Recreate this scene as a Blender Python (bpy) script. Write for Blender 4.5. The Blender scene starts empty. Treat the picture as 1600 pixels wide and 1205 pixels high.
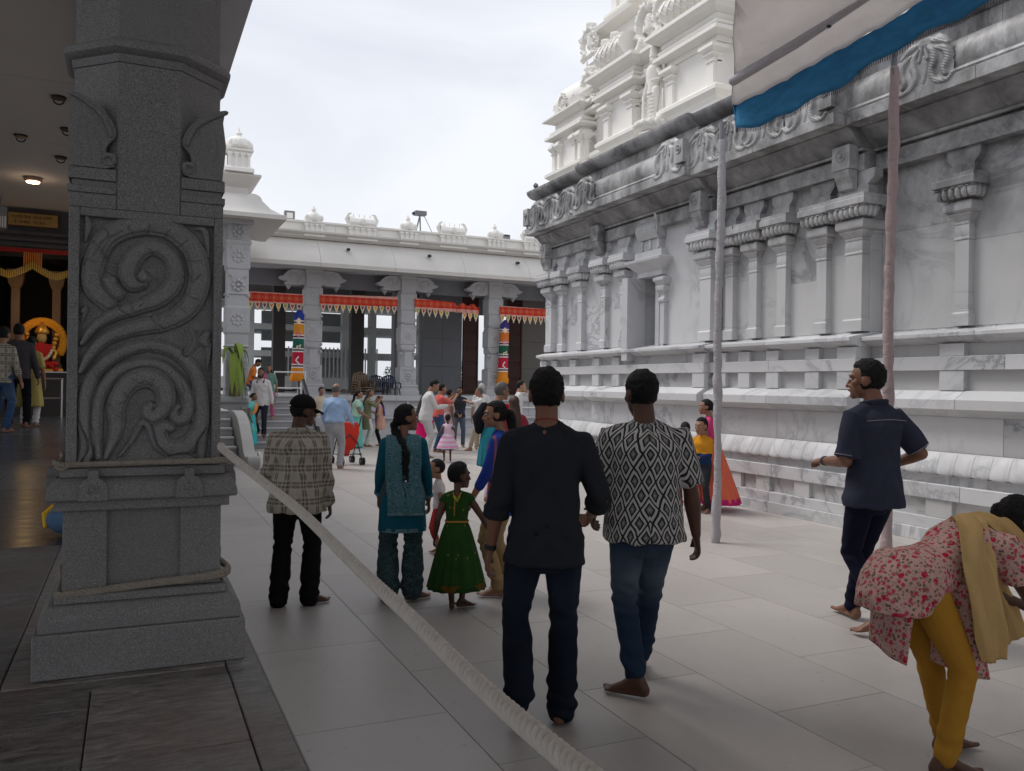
import bpy, bmesh, math, random
import numpy as np
from mathutils import Vector, Matrix, noise, Quaternion
rnd = random.Random(7)
S = bpy.context.scene
COL = S.collection
PI = math.pi
# ---------------------------------------------------------------- camera
F_PX, YAW, PIT, ROL, EYE = 1315.3, 0.424594, -0.000108, 0.0140247, 1.65
_f = Vector((math.sin(YAW)*math.cos(PIT), math.cos(YAW)*math.cos(PIT), math.sin(PIT)))
_r0 = Vector((math.cos(YAW), -math.sin(YAW), 0)); _u0 = _r0.cross(_f)
_r = _r0*math.cos(ROL)+_u0*math.sin(ROL); _u = -_r0*math.sin(ROL)+_u0*math.cos(ROL)
cam = bpy.data.cameras.new('camera'); cam.sensor_width = 36; cam.lens = F_PX/1600*36
cam.clip_start = .05; cam.clip_end = 600
co = bpy.data.objects.new('camera', cam); COL.objects.link(co)
co.matrix_world = Matrix(((_r.x,_u.x,-_f.x,0),(_r.y,_u.y,-_f.y,0),(_r.z,_u.z,-_f.z,EYE),(0,0,0,1)))
S.camera = co
# ---------------------------------------------------------------- light
S.view_settings.view_transform = 'Standard'; S.view_settings.look = 'None'
S.view_settings.gamma = 1; S.view_settings.use_curve_mapping = False
S.view_settings.exposure = 0.42
SUN_EL, SUN_AZ = math.radians(55), math.radians(-42)      # azimuth from +Y towards +X
wd = bpy.data.worlds.new('World'); S.world = wd; wd.use_nodes = True
nt = wd.node_tree; nt.nodes.clear()
sky = nt.nodes.new('ShaderNodeTexSky'); sky.sky_type = 'NISHITA'; sky.sun_disc = False
sky.sun_elevation = SUN_EL; sky.sun_rotation = SUN_AZ; sky.dust_density = 4; sky.air_density = 1.2
tc = nt.nodes.new('ShaderNodeTexCoord')
mp = nt.nodes.new('ShaderNodeMapping'); mp.inputs['Scale'].default_value = (1, 1, 2.6); nt.links.new(tc.outputs['Generated'], mp.inputs[0])
nz = nt.nodes.new('ShaderNodeTexNoise'); nz.inputs['Scale'].default_value = 1.7; nz.inputs['Detail'].default_value = 5; nz.inputs['Roughness'].default_value = .5
nz.inputs['Distortion'].default_value = .6
nt.links.new(mp.outputs[0], nz.inputs['Vector'])
cr = nt.nodes.new('ShaderNodeValToRGB'); cr.color_ramp.elements[0].position = .34; cr.color_ramp.elements[1].position = .66
cr.color_ramp.elements[0].color = (.62, .65, .72, 1); cr.color_ramp.elements[1].color = (.86, .87, .91, 1)
nt.links.new(nz.outputs['Fac'], cr.inputs[0])
sc = nt.nodes.new('ShaderNodeVectorMath'); sc.operation = 'SCALE'; sc.inputs['Scale'].default_value = 8.9
nt.links.new(cr.outputs[0], sc.inputs[0])
mx = nt.nodes.new('ShaderNodeMix'); mx.data_type = 'RGBA'; mx.inputs[0].default_value = .88
nt.links.new(sky.outputs[0], mx.inputs[6]); nt.links.new(sc.outputs[0], mx.inputs[7])
bg = nt.nodes.new('ShaderNodeBackground'); bg.inputs[1].default_value = .1
nt.links.new(mx.outputs[2], bg.inputs[0])
ow = nt.nodes.new('ShaderNodeOutputWorld'); nt.links.new(bg.outputs[0], ow.inputs[0])
sl = bpy.data.lights.new('sun', 'SUN'); sl.energy = 1.5; sl.angle = math.radians(25); sl.color = (1, .97, .93)
so = bpy.data.objects.new('sun', sl); COL.objects.link(so)
so.rotation_euler = Vector((math.sin(SUN_AZ)*math.cos(SUN_EL), math.cos(SUN_AZ)*math.cos(SUN_EL), math.sin(SUN_EL))).to_track_quat('Z', 'Y').to_euler()

# ---------------------------------------------------------------- helpers
class N:
    def __init__(s, name):
        s.m = bpy.data.materials.new(name); s.m.use_nodes = True; s.t = s.m.node_tree
        s.b = s.t.nodes['Principled BSDF']
    def n(s, k, **kw):
        o = s.t.nodes.new(k)
        for a, v in kw.items(): setattr(o, a, v)
        return o
    def put(s, sock, v):
        if isinstance(v, bpy.types.NodeSocket): s.t.links.new(v, sock)
        else: sock.default_value = v
    def ma(s, op, a, b=0.0, c=None):
        o = s.n('ShaderNodeMath', operation=op); s.put(o.inputs[0], a); s.put(o.inputs[1], b)
        if c is not None: s.put(o.inputs[2], c)
        return o.outputs[0]
    def mix(s, f, a, b, mode='MIX'):
        o = s.n('ShaderNodeMix', data_type='RGBA', blend_type=mode); s.put(o.inputs[0], f); s.put(o.inputs[6], c4(a)); s.put(o.inputs[7], c4(b))
        return o.outputs[2]
    def pos(s): return s.n('ShaderNodeNewGeometry').outputs['Position']
    def obj(s): return s.n('ShaderNodeTexCoord').outputs['Object']
    def rand(s): return s.n('ShaderNodeObjectInfo').outputs['Random']
    def xyz(s, v): 
        o = s.n('ShaderNodeSeparateXYZ'); s.put(o.inputs[0], v); return o.outputs
    def comb(s, x, y, z):
        o = s.n('ShaderNodeCombineXYZ'); s.put(o.inputs[0], x); s.put(o.inputs[1], y); s.put(o.inputs[2], z); return o.outputs[0]
    def scl(s, v, k):
        o = s.n('ShaderNodeMapping'); s.put(o.inputs[0], v); o.inputs['Scale'].default_value = k; return o.outputs[0]
    def noise(s, v, scale, det=4, rough=.55, dist=0):
        o = s.n('ShaderNodeTexNoise'); s.put(o.inputs['Vector'], v); o.inputs['Scale'].default_value = scale
        o.inputs['Detail'].default_value = det; o.inputs['Roughness'].default_value = rough; o.inputs['Distortion'].default_value = dist
        return o.outputs['Fac']
    def vor(s, v, scale, feat='F1', out='Distance'):
        o = s.n('ShaderNodeTexVoronoi', feature=feat); s.put(o.inputs['Vector'], v); o.inputs['Scale'].default_value = scale
        return o.outputs[out]
    def ramp(s, f, pts):
        o = s.n('ShaderNodeValToRGB'); s.put(o.inputs[0], f); e = o.color_ramp.elements
        while len(e) < len(pts): e.new(.5)
        for i, (p, c) in enumerate(pts):
            e[i].position = p; e[i].color = c4(c) if not isinstance(c, float) else (c, c, c, 1)
        return o.outputs[0]
    def bump(s, h, st=.3, d=.01):
        o = s.n('ShaderNodeBump'); s.put(o.inputs['Height'], h); o.inputs['Strength'].default_value = st; o.inputs['Distance'].default_value = d
        s.t.links.new(o.outputs[0], s.b.inputs['Normal'])
    def done(s, col, rough=.6, metal=0.0, spec=.5):
        s.put(s.b.inputs['Base Color'], c4(col)); s.put(s.b.inputs['Roughness'], rough); s.b.inputs['Metallic'].default_value = metal
        s.b.inputs['Specular IOR Level'].default_value = spec
        return s.m
def c4(c):
    if isinstance(c, (tuple, list)) and len(c) == 3: return (c[0], c[1], c[2], 1)
    return c
def hx(r, g, b):     # sRGB 0-255 -> linear
    f = lambda v: (v/255/12.92 if v/255 <= .04045 else ((v/255+.055)/1.055)**2.4)
    return (f(r), f(g), f(b))
def plain(name, col, rough=.6, var=.12, vs=6, bs=60, bst=.15, metal=0.0, world=True, spec=.4):
    a = N(name); p = a.pos() if world else a.obj()
    n1 = a.noise(p, vs, 3); f = a.ma('MULTIPLY_ADD', n1, var*2, 1-var)
    c = a.mix(1.0, col, a.comb(f, f, f), 'MULTIPLY')
    if bst: a.bump(a.noise(p, bs, 3), bst, .005)
    return a.done(c, rough, metal, spec)

class MB:
    def __init__(s): s.v = []; s.f = []
    def add(s, vs, fs):
        k = len(s.v); s.v += [tuple(v) for v in vs]; s.f += [tuple(i+k for i in f) for f in fs]; return s
    def box(s, x0, x1, y0, y1, z0, z1):
        return s.add([(x0,y0,z0),(x1,y0,z0),(x1,y1,z0),(x0,y1,z0),(x0,y0,z1),(x1,y0,z1),(x1,y1,z1),(x0,y1,z1)],
            [(0,3,2,1),(4,5,6,7),(0,1,5,4),(1,2,6,5),(2,3,7,6),(3,0,4,7)])
    def rings(s, rs, cap0=True, cap1=True, closed=True):
        n = len(rs[0]); k = len(s.v); s.v += [tuple(p) for r in rs for p in r]
        for i in range(len(rs)-1):
            for j in range(n if closed else n-1):
                j2 = (j+1) % n
                s.f.append((k+i*n+j, k+i*n+j2, k+(i+1)*n+j2, k+(i+1)*n+j))
        if cap0: s.f.append(tuple(k+j for j in reversed(range(n))))
        if cap1: s.f.append(tuple(k+(len(rs)-1)*n+j for j in range(n)))
        return s
    def prism(s, poly, fn, a, b):                 # poly of (u,v); fn(u,v,t) -> xyz
        return s.rings([[fn(u, v, a) for u, v in poly], [fn(u, v, b) for u, v in poly]])
    def ysweep(s, prof, y0, y1): return s.prism(prof, lambda u, v, t: (u, t, v), y0, y1)
    def xsweep(s, prof, x0, x1): return s.prism(prof, lambda u, v, t: (t, u, v), x0, x1)
    def stack(s, cx, cy, hx_, hy, prof):          # rectangle rings; prof of (out, z)
        return s.rings([[(cx-hx_-o, cy-hy-o, z), (cx+hx_+o, cy-hy-o, z), (cx+hx_+o, cy+hy+o, z), (cx-hx_-o, cy+hy+o, z)] for o, z in prof])
    def ngon(s, cx, cy, prof, n=16, rot=0, sx=1, sy=1):
        return s.rings([[(cx+sx*r*math.cos(rot+2*PI*i/n), cy+sy*r*math.sin(rot+2*PI*i/n), z) for i in range(n)] for r, z in prof])
    def tube(s, path, rad, n=8, side=None, ry=None, ex=2.0, caps=True, lobe=None):
        P = [Vector(p) for p in path]; m = len(P)
        if not hasattr(rad, '__len__'): rad = [rad]*m
        if ry is None: ry = rad
        elif not hasattr(ry, '__len__'): ry = [ry]*m
        rs = []; prev = Vector(side) if side else None
        for i in range(m):
            t = (P[min(i+1, m-1)]-P[max(i-1, 0)]).normalized()
            if prev is None: prev = t.orthogonal().normalized()
            a = (prev-t*prev.dot(t))
            a = a.normalized() if a.length > 1e-5 else t.orthogonal().normalized()
            if side is None: prev = a
            b = t.cross(a); r = []
            for j in range(n):
                th = 2*PI*j/n; c_, s_ = math.cos(th), math.sin(th)
                if ex != 2.0:
                    q = (abs(c_)**ex+abs(s_)**ex)**(-1/ex); c_, s_ = c_*q, s_*q
                k = 1 if lobe is None else lobe(th, i/(m-1))
                r.append(P[i]+a*(c_*rad[i]*k)+b*(s_*ry[i]*k))
            rs.append(r)
        return s.rings(rs, caps, caps)
    def limb(s, path, rad, n=12, **kw):           # tube with rounded ends
        P = [Vector(p) for p in path]; r = list(rad) if hasattr(rad, '__len__') else [rad]*len(P)
        a = (P[0]-P[1]).normalized(); b = (P[-1]-P[-2]).normalized(); r0, r1 = r[0], r[-1]
        ry = kw.pop('ry', None)
        Q = [P[0]+a*r0*k for k in (.95, .7, .38)]+P+[P[-1]+b*r1*k for k in (.38, .7, .95)]
        R = [r0*k for k in (.3, .7, .93)]+r+[r1*k for k in (.93, .7, .3)]
        if ry is not None:
            y = list(ry) if hasattr(ry, '__len__') else [ry]*len(P)
            ry = [y[0]*k for k in (.3, .7, .93)]+y+[y[-1]*k for k in (.93, .7, .3)]
        return s.tube(Q, R, n, ry=ry, **kw)
    def ball(s, c, r, n=14, m=9, M=None, fn=None):
        r = r if hasattr(r, '__len__') else (r, r, r); rs = []
        for i in range(1, m):
            ph = PI*i/m-PI/2; ring = []
            for j in range(n):
                th = 2*PI*j/n; d = Vector((math.cos(ph)*math.cos(th), math.cos(ph)*math.sin(th), math.sin(ph)))
                k = fn(d) if fn else 1
                ring.append(Vector((d.x*r[0]*k, d.y*r[1]*k, d.z*r[2]*k)))
            rs.append(ring)
        rs = [[(M @ p if M else p)+Vector(c) for p in ring] for ring in rs]
        return s.rings(rs)
    def xf(s, M, k=0):
        for i in range(k, len(s.v)): s.v[i] = tuple(M @ Vector(s.v[i]))
        return s
    def mesh(s, name, mat, smooth=False):
        me = bpy.data.meshes.new(name); me.from_pydata([tuple(v) for v in s.v], [], s.f); me.update()
        bm = bmesh.new(); bm.from_mesh(me); bmesh.ops.recalc_face_normals(bm, faces=bm.faces); bm.to_mesh(me); bm.free()
        if mat: me.materials.append(mat)
        if smooth: me.shade_smooth() if smooth is True else (me.shade_smooth(), me.set_sharp_from_angle(angle=math.radians(smooth)))
        return me
    def build(s, name, mat, parent=None, smooth=False, bevel=0, loc=None, **props):
        return ob(name, s.mesh(name, mat, smooth), parent, bevel, loc, **props)
def ob(name, me, parent=None, bevel=0, loc=None, rz=0, **props):
    o = bpy.data.objects.new(name, me); COL.objects.link(o)
    if parent: o.parent = parent
    if loc: o.location = loc
    if rz: o.rotation_euler = (0, 0, rz)
    if bevel:
        b = o.modifiers.new('bevel', 'BEVEL'); b.width = bevel; b.segments = 2 if bevel > .004 else 1; b.limit_method = 'ANGLE'; b.angle_limit = math.radians(40)
    for k, v in props.items(): o[k] = v
    return o
def thing(name, label, cat, loc=(0, 0, 0), rz=0, group=None):
    o = bpy.data.objects.new(name, None); COL.objects.link(o); o.location = loc; o.rotation_euler = (0, 0, rz); o.empty_display_size = .2
    o['label'] = label; o['category'] = cat
    if group: o['group'] = group
    return o
def copy_tree(o, parent=None):
    c = o.copy(); COL.objects.link(c); c.parent = parent
    for ch in list(o.children): copy_tree(ch, c)
    return c
def spline(pts, per=8):
    P = [np.array(p, float) for p in pts]; out = []
    P = [2*P[0]-P[1]]+P+[2*P[-1]-P[-2]]
    for i in range(1, len(P)-2):
        for k in range(per):
            t = k/per
            out.append(.5*((2*P[i])+(-P[i-1]+P[i+1])*t+(2*P[i-1]-5*P[i]+4*P[i+1]-P[i+2])*t*t+(-P[i-1]+3*P[i]-3*P[i+1]+P[i+2])*t**3))
    out.append(P[-2]); return np.array(out)
def heightfield(w, h, res, fn):
    """grid in local (u right, v up); fn(U,V)->height. returns verts (u, v, height), faces, with flat-zero cells dropped"""
    nx, ny = int(w/res)+1, int(h/res)+1
    U, V = np.meshgrid(np.linspace(0, w, nx), np.linspace(0, h, ny)); Hh = fn(U, V)
    return U, V, Hh, nx, ny
def hf_faces(nx, ny, keep=None):
    fs = []
    for j in range(ny-1):
        for i in range(nx-1):
            if keep is None or keep[j, i]: a = j*nx+i; fs.append((a, a+1, a+nx+1, a+nx))
    return fs
def bands(U, V, curves, flute=.12):
    """union of rounded raised bands. curves: list of (pts(u,v), radii, height)"""
    Hh = np.zeros_like(U)
    for pts, rad, ht in curves:
        sp = spline([tuple(p)+(r,) for p, r in zip(pts, rad)], 7)
        best = np.full(U.shape, 9.0); tt = np.zeros_like(U)
        acc = 0
        for i in range(len(sp)-1):
            a, b = sp[i, :2], sp[i+1, :2]; d = b-a; L2 = float(d@d)+1e-12
            t = np.clip(((U-a[0])*d[0]+(V-a[1])*d[1])/L2, 0, 1)
            rr = sp[i, 2]*(1-t)+sp[i+1, 2]*t
            q = np.hypot(U-a[0]-t*d[0], V-a[1]-t*d[1])/np.maximum(rr, 1e-4)
            m = q < best; best = np.where(m, q, best); tt = np.where(m, acc+t*math.sqrt(L2), tt)
            acc += math.sqrt(L2)
        inside = best < 1
        prof = np.sqrt(np.clip(1-best**2.6, 0, 1))
        prof -= flute*np.exp(-((best-.72)/.07)**2)
        Hh = np.where(inside & (prof*ht > Hh*.0+1e-4), np.where(best < 1, np.maximum(Hh*np.clip((best-.75)*4, 0, 1), prof*ht), Hh), Hh)
    return Hh
# ---------------------------------------------------------------- materials of the setting
def marble(name, base, vein, vs=.8, dirt=0, rough=.45, pervar=.1):
    a = N(name); p = a.pos(); r = a.rand()
    po = a.n('ShaderNodeVectorMath', operation='ADD'); a.put(po.inputs[0], p); a.put(po.inputs[1], a.comb(a.ma('MULTIPLY', r, 7.0), a.ma('MULTIPLY', r, 13.0), 0.0))
    q = a.scl(po.outputs[0], (1, 1, 1)); q.node.inputs['Rotation'].default_value = (.6, .3, .5)
    n1 = a.noise(q, vs, 6, .62, 1.6); d = a.ma('ABSOLUTE', a.ma('SUBTRACT', n1, .5))
    v = a.ramp(d, [(0, 1.0), (.012, .75), (.035, .15), (.09, 0.0)])
    n2 = a.noise(q, vs*.45, 3, .5); gate = a.ramp(n2, [(.4, 0.0), (.62, 1.0)])
    k = a.ma('MULTIPLY', v, gate)
    cloud = a.noise(p, 2.2, 5, .6)
    c = a.mix(a.ma('MULTIPLY', cloud, .4), base, tuple(x*.72 for x in base))
    c = a.mix(a.ma('MULTIPLY', k, .75), c, vein)
    f = a.ma('MULTIPLY_ADD', r, pervar*2, 1-pervar); c = a.mix(1.0, c, a.comb(f, f, f), 'MULTIPLY')
    if dirt:
        z = a.xyz(p)[2]; zm = a.ramp(a.ma('DIVIDE', z, 6.0), [(.48, 0.0), (.70, 1.0)]); s1 = a.noise(a.scl(p, (1.3, 1.3, .8)), 1.3, 6, .62, .2); s2 = a.noise(p, 7, 5, .7)
        m = a.ramp(a.ma('ADD', s1, a.ma('MULTIPLY', s2, .25)), [(.48, 0.0), (.80, 1.0)])
        c = a.mix(a.ma('MULTIPLY', a.ma('MULTIPLY', m, zm), dirt), c, (.045, .043, .042))
    a.bump(a.noise(p, 45, 4), .12, .004)
    return a.done(c, a.ma('MULTIPLY_ADD', cloud, .3, rough-.1))
def granite(name, base, dark, light, grain=260, rough=.75, blot=.25):
    a = N(name); p = a.pos()
    g1 = a.noise(p, grain, 2, .7); g2 = a.noise(p, grain*.42, 2, .8); big = a.noise(p, 3, 5, .6)
    c = a.mix(a.ramp(g1, [(.42, 0.0), (.6, 1.0)]), dark, base)
    c = a.mix(a.ramp(g2, [(.62, 0.0), (.72, 1.0)]), c, light)
    f = a.ma('MULTIPLY_ADD', big, blot*2, 1-blot); c = a.mix(1.0, c, a.comb(f, f, f), 'MULTIPLY')
    a.bump(a.ma('ADD', g1, a.ma('MULTIPLY', g2, .6)), .35, .002)
    return a.done(c, rough, 0, .35)
M = {}
M['marble'] = marble('white_marble', (.60, .60, .61), (.20, .21, .24), .8)
M['marble_d'] = marble('weathered_marble', (.53, .525, .525), (.15, .15, .17), .7, dirt=.85)
M['marble_s'] = marble('stained_marble', (.40, .40, .41), (.12, .12, .13), .7, dirt=.8, rough=.6)
M['lime'] = plain('cream_plaster', (.84, .82, .775), .7, .06, 2.5, 30, .12)
M['limes'] = plain('pale_plaster', (.60, .575, .54), .7, .10, 1.6, 30, .12)
M['gran'] = granite('grey_granite', (.35, .345, .34), (.085, .085, .087), (.54, .53, .52), 760, .72, .22)
M['granb'] = granite('pale_grey_granite', (.52, .52, .53), (.42, .42, .43), (.60, .60, .61), 120, .7, .08)
M['ceil'] = plain('ceiling_plaster', (.52, .48, .45), .85, .04, 2, 20, .08)
def tile_mat():
    a = N('courtyard_stone'); p = a.pos(); r = a.rand()
    n1 = a.noise(p, 1.1, 5, .6); n2 = a.noise(p, 170, 2, .7); n3 = a.noise(a.scl(p, (3, 1, 1)), 6, 5, .6)
    c = a.mix(n1, (.40, .372, .348), (.515, .488, .46)); c = a.mix(a.ma('MULTIPLY', n3, .25), c, (.28, .25, .23))
    f = a.ma('MULTIPLY_ADD', r, .16, .92); c = a.mix(1.0, c, a.comb(f, f, f), 'MULTIPLY')
    f2 = a.ma('MULTIPLY_ADD', n2, .3, .85); c = a.mix(1.0, c, a.comb(f2, f2, f2), 'MULTIPLY')
    st = a.noise(p, .55, 4, .65); c = a.mix(a.ma('MULTIPLY', a.ramp(st, [(.50, 0.0), (.72, 1.0)]), .4), c, (.19, .17, .155)); sp = a.noise(p, 14, 3, .7); c = a.mix(a.ma('MULTIPLY', a.ramp(sp, [(.66, 0.0), (.70, 1.0)]), .35), c, (.14, .12, .11))
    a.bump(n2, .12, .002)
    return a.done(c, a.ma('MULTIPLY_ADD', n1, .25, .30), 0, .45)
M['tile'] = tile_mat()
M['joint'] = plain('dark_joint', (.05, .043, .038), .9, .2, 10, 60, 0)
def slab_mat():
    a = N('rough_granite_slab'); p = a.pos(); r = a.rand()
    n1 = a.ramp(a.noise(a.scl(p, (1, 3.5, 1)), 11, 7, .75, .8), [(.32, 0.0), (.68, 1.0)]); n2 = a.noise(p, 260, 2, .7); n3 = a.noise(p, 2.2, 5, .6)
    c = a.mix(n1, (.05, .052, .055), (.31, .30, .28)); c = a.mix(a.ma('MULTIPLY', a.ramp(n3, [(.4, 0.0), (.7, 1.0)]), .6), c, (.15, .10, .08))
    f = a.ma('MULTIPLY_ADD', r, .5, .75); c = a.mix(1.0, c, a.comb(f, f, f), 'MULTIPLY')
    f2 = a.ma('MULTIPLY_ADD', n2, .9, .55); c = a.mix(1.0, c, a.comb(f2, f2, f2), 'MULTIPLY')
    a.bump(a.ma('ADD', n1, n2), .4, .003)
    return a.done(c, a.ma('MULTIPLY_ADD', n1, .3, .45), 0, .4)
M['slab'] = slab_mat()
def polished():
    a = N('polished_dark_granite'); p = a.pos(); r = a.rand()
    n1 = a.noise(a.scl(p, (1, 3, 1)), 2.5, 6, .65, 1.0); n2 = a.noise(p, 160, 2, .6)
    c = a.mix(n1, (.035, .042, .052), (.14, .15, .165)); f2 = a.ma('MULTIPLY_ADD', n2, .6, .7); c = a.mix(1.0, c, a.comb(f2, f2, f2), 'MULTIPLY')
    f = a.ma('MULTIPLY_ADD', r, .4, .8); c = a.mix(1.0, c, a.comb(f, f, f), 'MULTIPLY')
    return a.done(c, a.ma('MULTIPLY_ADD', n1, .25, .12), 0, .5)
M['pol'] = polished()
M['steel'] = plain('brushed_steel', (.55, .55, .56), .3, .05, 20, 60, 0, metal=1.0)
M['white_metal'] = plain('white_painted_metal', (.75, .75, .75), .4, .05, 8, 60, 0)
M['dark_metal'] = plain('black_metal', (.02, .02, .022), .45, .1, 8, 60, 0)
M['wood'] = plain('dark_red_wood', (.07, .022, .016), .5, .3, 4, 40, .2)
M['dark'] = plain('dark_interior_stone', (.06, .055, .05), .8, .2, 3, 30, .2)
M['wallgrey'] = plain('grey_marble_cladding', (.20, .205, .22), .5, .15, 1.5, 30, .1)
def mortar_ground():
    return M['joint']

# ---------------------------------------------------------------- ground and floors
g = MB().box(-60, 60, -40, 80, -.5, -.03).build('ground', M['joint'], kind='structure')
def in_view(x, y, z, marg=60):
    d = Vector((x, y, z-EYE)); k = d.dot(_f)
    if k < .3: return False
    return -marg < 800+F_PX*d.dot(_r)/k < 1600+marg and -marg < 602-F_PX*d.dot(_u)/k < 1205+marg
TW, TL = .768, 1.28
paving = MB().box(.40, 60, -40, 80, -.06, -.028).build('courtyard_floor', M['joint'], kind='structure')
tm = MB().box(.0022, TW-.0022, .0022, TL-.0022, -.03, 0).mesh('tile', M['tile'])
cells = []
for i in range(-1, 42):
    x0 = .705+TW*i
    for k in range(-10, 32):
        y0 = (3.99 if i % 2 == 0 else 3.35)+TL*k
        cells.append((math.hypot(x0, y0), x0, y0, in_view(x0+.4, y0+.6, 0, 120)))
cells.sort(key=lambda c: (not c[3], c[0]))
rest = MB()
for j, (d, x0, y0, vis) in enumerate(cells):
    if x0 < .36 : 
        if y0 > 3.0 and False: continue
    if j < 290 and vis: ob('tile', tm, paving, loc=(x0, y0, 0))
    else: rest.box(x0+.0015, x0+TW-.0015, y0+.0015, y0+TL-.0015, -.03, 0)
rest.build('far_tiles', M['tile'], paving, kind='stuff')

MB().box(-60, -9.01, -40, 80, -.06, .0).build('bounce_paving', M['tile'], kind='structure')  # unseen pale paving added left of the hall to bounce light inside
# hall platform: a raised granite plinth at z = .85 under and left of the camera
PZ = .85
plat = MB().box(-9, .30, -7, 18.0, -.02, PZ-.035).box(-9, -.30, 18.0, 22, -.02, PZ-.035).build('hall_platform', M['gran'], kind='structure')
def slab(x0, x1, y0, y1, mat, top=PZ, name='floor_slab', par=plat):
    e = .0015
    return MB().box(x0+e, x1-e, y0+e, y1-e, top-.04, top).build(name, mat, par, bevel=.003)
slab(.255, .345, -1.2, 1.4, M['slab'], name='edge_strip'); slab(.255, .345, 1.4, 3.3, M['slab'], name='edge_strip')
slab(.255, .345, 3.3, 6.5, M['slab'], name='edge_strip'); slab(.255, .345, 6.5, 10, M['slab'], name='edge_strip'); slab(.255, .345, 10, 17.9, M['slab'], name='edge_strip')
for y in (-1.2, 1.0, 1.95, 2.42):
    y1 = {-1.2: 1.0, 1.0: 1.95, 1.95: 2.42, 2.42: 2.5}[y]
    if y1 == 2.5:
        slab(-.30, .255, y, y1, M['slab'], PZ-.004, 'mortar_strip'); continue
    for a_, b_ in ((-.95, -.62), (-.62, -.085), (-.085, .255)): slab(a_, b_, y, y1, M['slab'])
slab(-.95, -.30, 2.42, 4.6, M['slab'], PZ-.001); slab(-.30, .255, 2.5, 4.6, M['slab'], PZ-.002)
for (a_, b_) in ((4.6, 7), (7, 9.6), (9.6, 12.2), (12.2, 14.8), (14.8, 17.9)): slab(-.95, .255, a_, b_, M['pol'], PZ-.002)
for i in range(7):
    for k in range(9):
        slab(-.95-1.1*(i+1), -.95-1.1*i, -1.2+2.45*k, -1.2+2.45*(k+1), M['pol'], PZ-.001)
slab(-1, -.30, 18.0, 21, M['pol'], PZ-.003)
MB().box(.346, .350, -1.5, 17.9, PZ-.05, PZ-.006).build('edge_trim', M['wallgrey'], plat)
for k in range(8):
    MB().box(.300, .342, -1.2+2.4*k+.004, 1.2+2.4*k-.004, .0, PZ-.045).build('plinth_stone', M['gran'], plat)

# ---------------------------------------------------------------- hall roof, ceiling, dim shrine inside
hall = thing('temple_hall', 'dim open temple hall on the left with a flat plaster ceiling and overhanging stone eave', 'hall')
MB().box(-9.2, .30, -7, 21.2, 5.30, 5.6).build('ceiling', M['ceil'], hall)
for i in range(9):      # ceiling board joints are shallow grooves between panels
    for j in range(3):
        MB().box(-9.0+3.02*j, -9.0+3.02*j+3.0, -6.9+3.1*i, -6.9+3.1*i+3.085, 5.285, 5.2995).build('ceiling_panel', M['ceil'], hall)
MB().ysweep([(.30, 5.0), (.62, 4.99), (.63, 4.93), (.80, 4.91), (.90, 4.90), (.905, 4.98), (.80, 5.16), (.62, 5.38), (.3, 5.6)], -7, 15.5).build('stone_eave', M['granb'], hall, smooth=30)
MB().box(-.12, .30, -7, 21.2, 4.75, 5.284).build('edge_beam', M['gran'], hall)
SY = 20.7
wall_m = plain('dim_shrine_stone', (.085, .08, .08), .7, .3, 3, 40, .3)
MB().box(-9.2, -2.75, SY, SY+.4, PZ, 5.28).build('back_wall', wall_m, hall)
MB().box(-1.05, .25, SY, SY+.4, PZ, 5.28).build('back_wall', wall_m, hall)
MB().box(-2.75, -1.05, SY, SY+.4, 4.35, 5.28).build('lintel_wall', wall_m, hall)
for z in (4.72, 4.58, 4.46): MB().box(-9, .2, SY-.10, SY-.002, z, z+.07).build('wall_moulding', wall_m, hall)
MB().box(-9.4, -9.2, 13, 21, -.0, 5.6).build('shade_wall', wall_m, hall)  # unseen wall added to keep the shrine end of the hall dark
pass
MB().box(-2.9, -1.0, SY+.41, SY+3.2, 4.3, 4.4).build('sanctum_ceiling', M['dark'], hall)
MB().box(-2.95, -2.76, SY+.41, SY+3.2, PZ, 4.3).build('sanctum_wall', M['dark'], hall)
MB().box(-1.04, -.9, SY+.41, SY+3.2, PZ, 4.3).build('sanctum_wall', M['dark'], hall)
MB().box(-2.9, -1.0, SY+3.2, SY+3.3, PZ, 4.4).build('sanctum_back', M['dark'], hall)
MB().box(-2.75, -1.05, SY+.0, SY+3.2, PZ-.1, PZ).build('sanctum_floor', M['pol'], hall)
MB().box(-2.75, -1.05, SY+.02, SY+.34, PZ, 1.78).build('sanctum_step', M['dark'], hall)
for x in (-2.3, -1.52):
    b = MB().stack(x, SY+.3, .08, .06, [(.04, 1.8), (.04, 1.95), (0, 2.0), (0, 3.6), (.05, 3.7), (.08, 3.85), (.08, 4.0)]); b.build('door_pilaster', plain('bronze_stone', (.16, .09, .045), .5, .2, 5, 40, .2), hall)
gm = plain('red_cloth_valance', (.35, .02, .015), .8, .2, 8, 60, 0)
MB().box(-2.9, -1.0, SY-.13, SY-.105, 4.33, 4.42).build('red_valance', gm, hall)
# second hall columns further in (dim)
def simple_col(x, y):
    b = MB().stack(x, y, .16, .16, [(.10, PZ), (.10, 1.05), (.04, 1.12), (0, 1.14), (0, 1.5), (.03, 1.52), (.03, 2.3), (0, 2.34), (0, 4.3), (.08, 4.4), (.16, 4.55), (.16, 4.75)])
    b.build('hall_column', M['gran'], hall)
for y in (-2.2, ): simple_col(.03, y)
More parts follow.
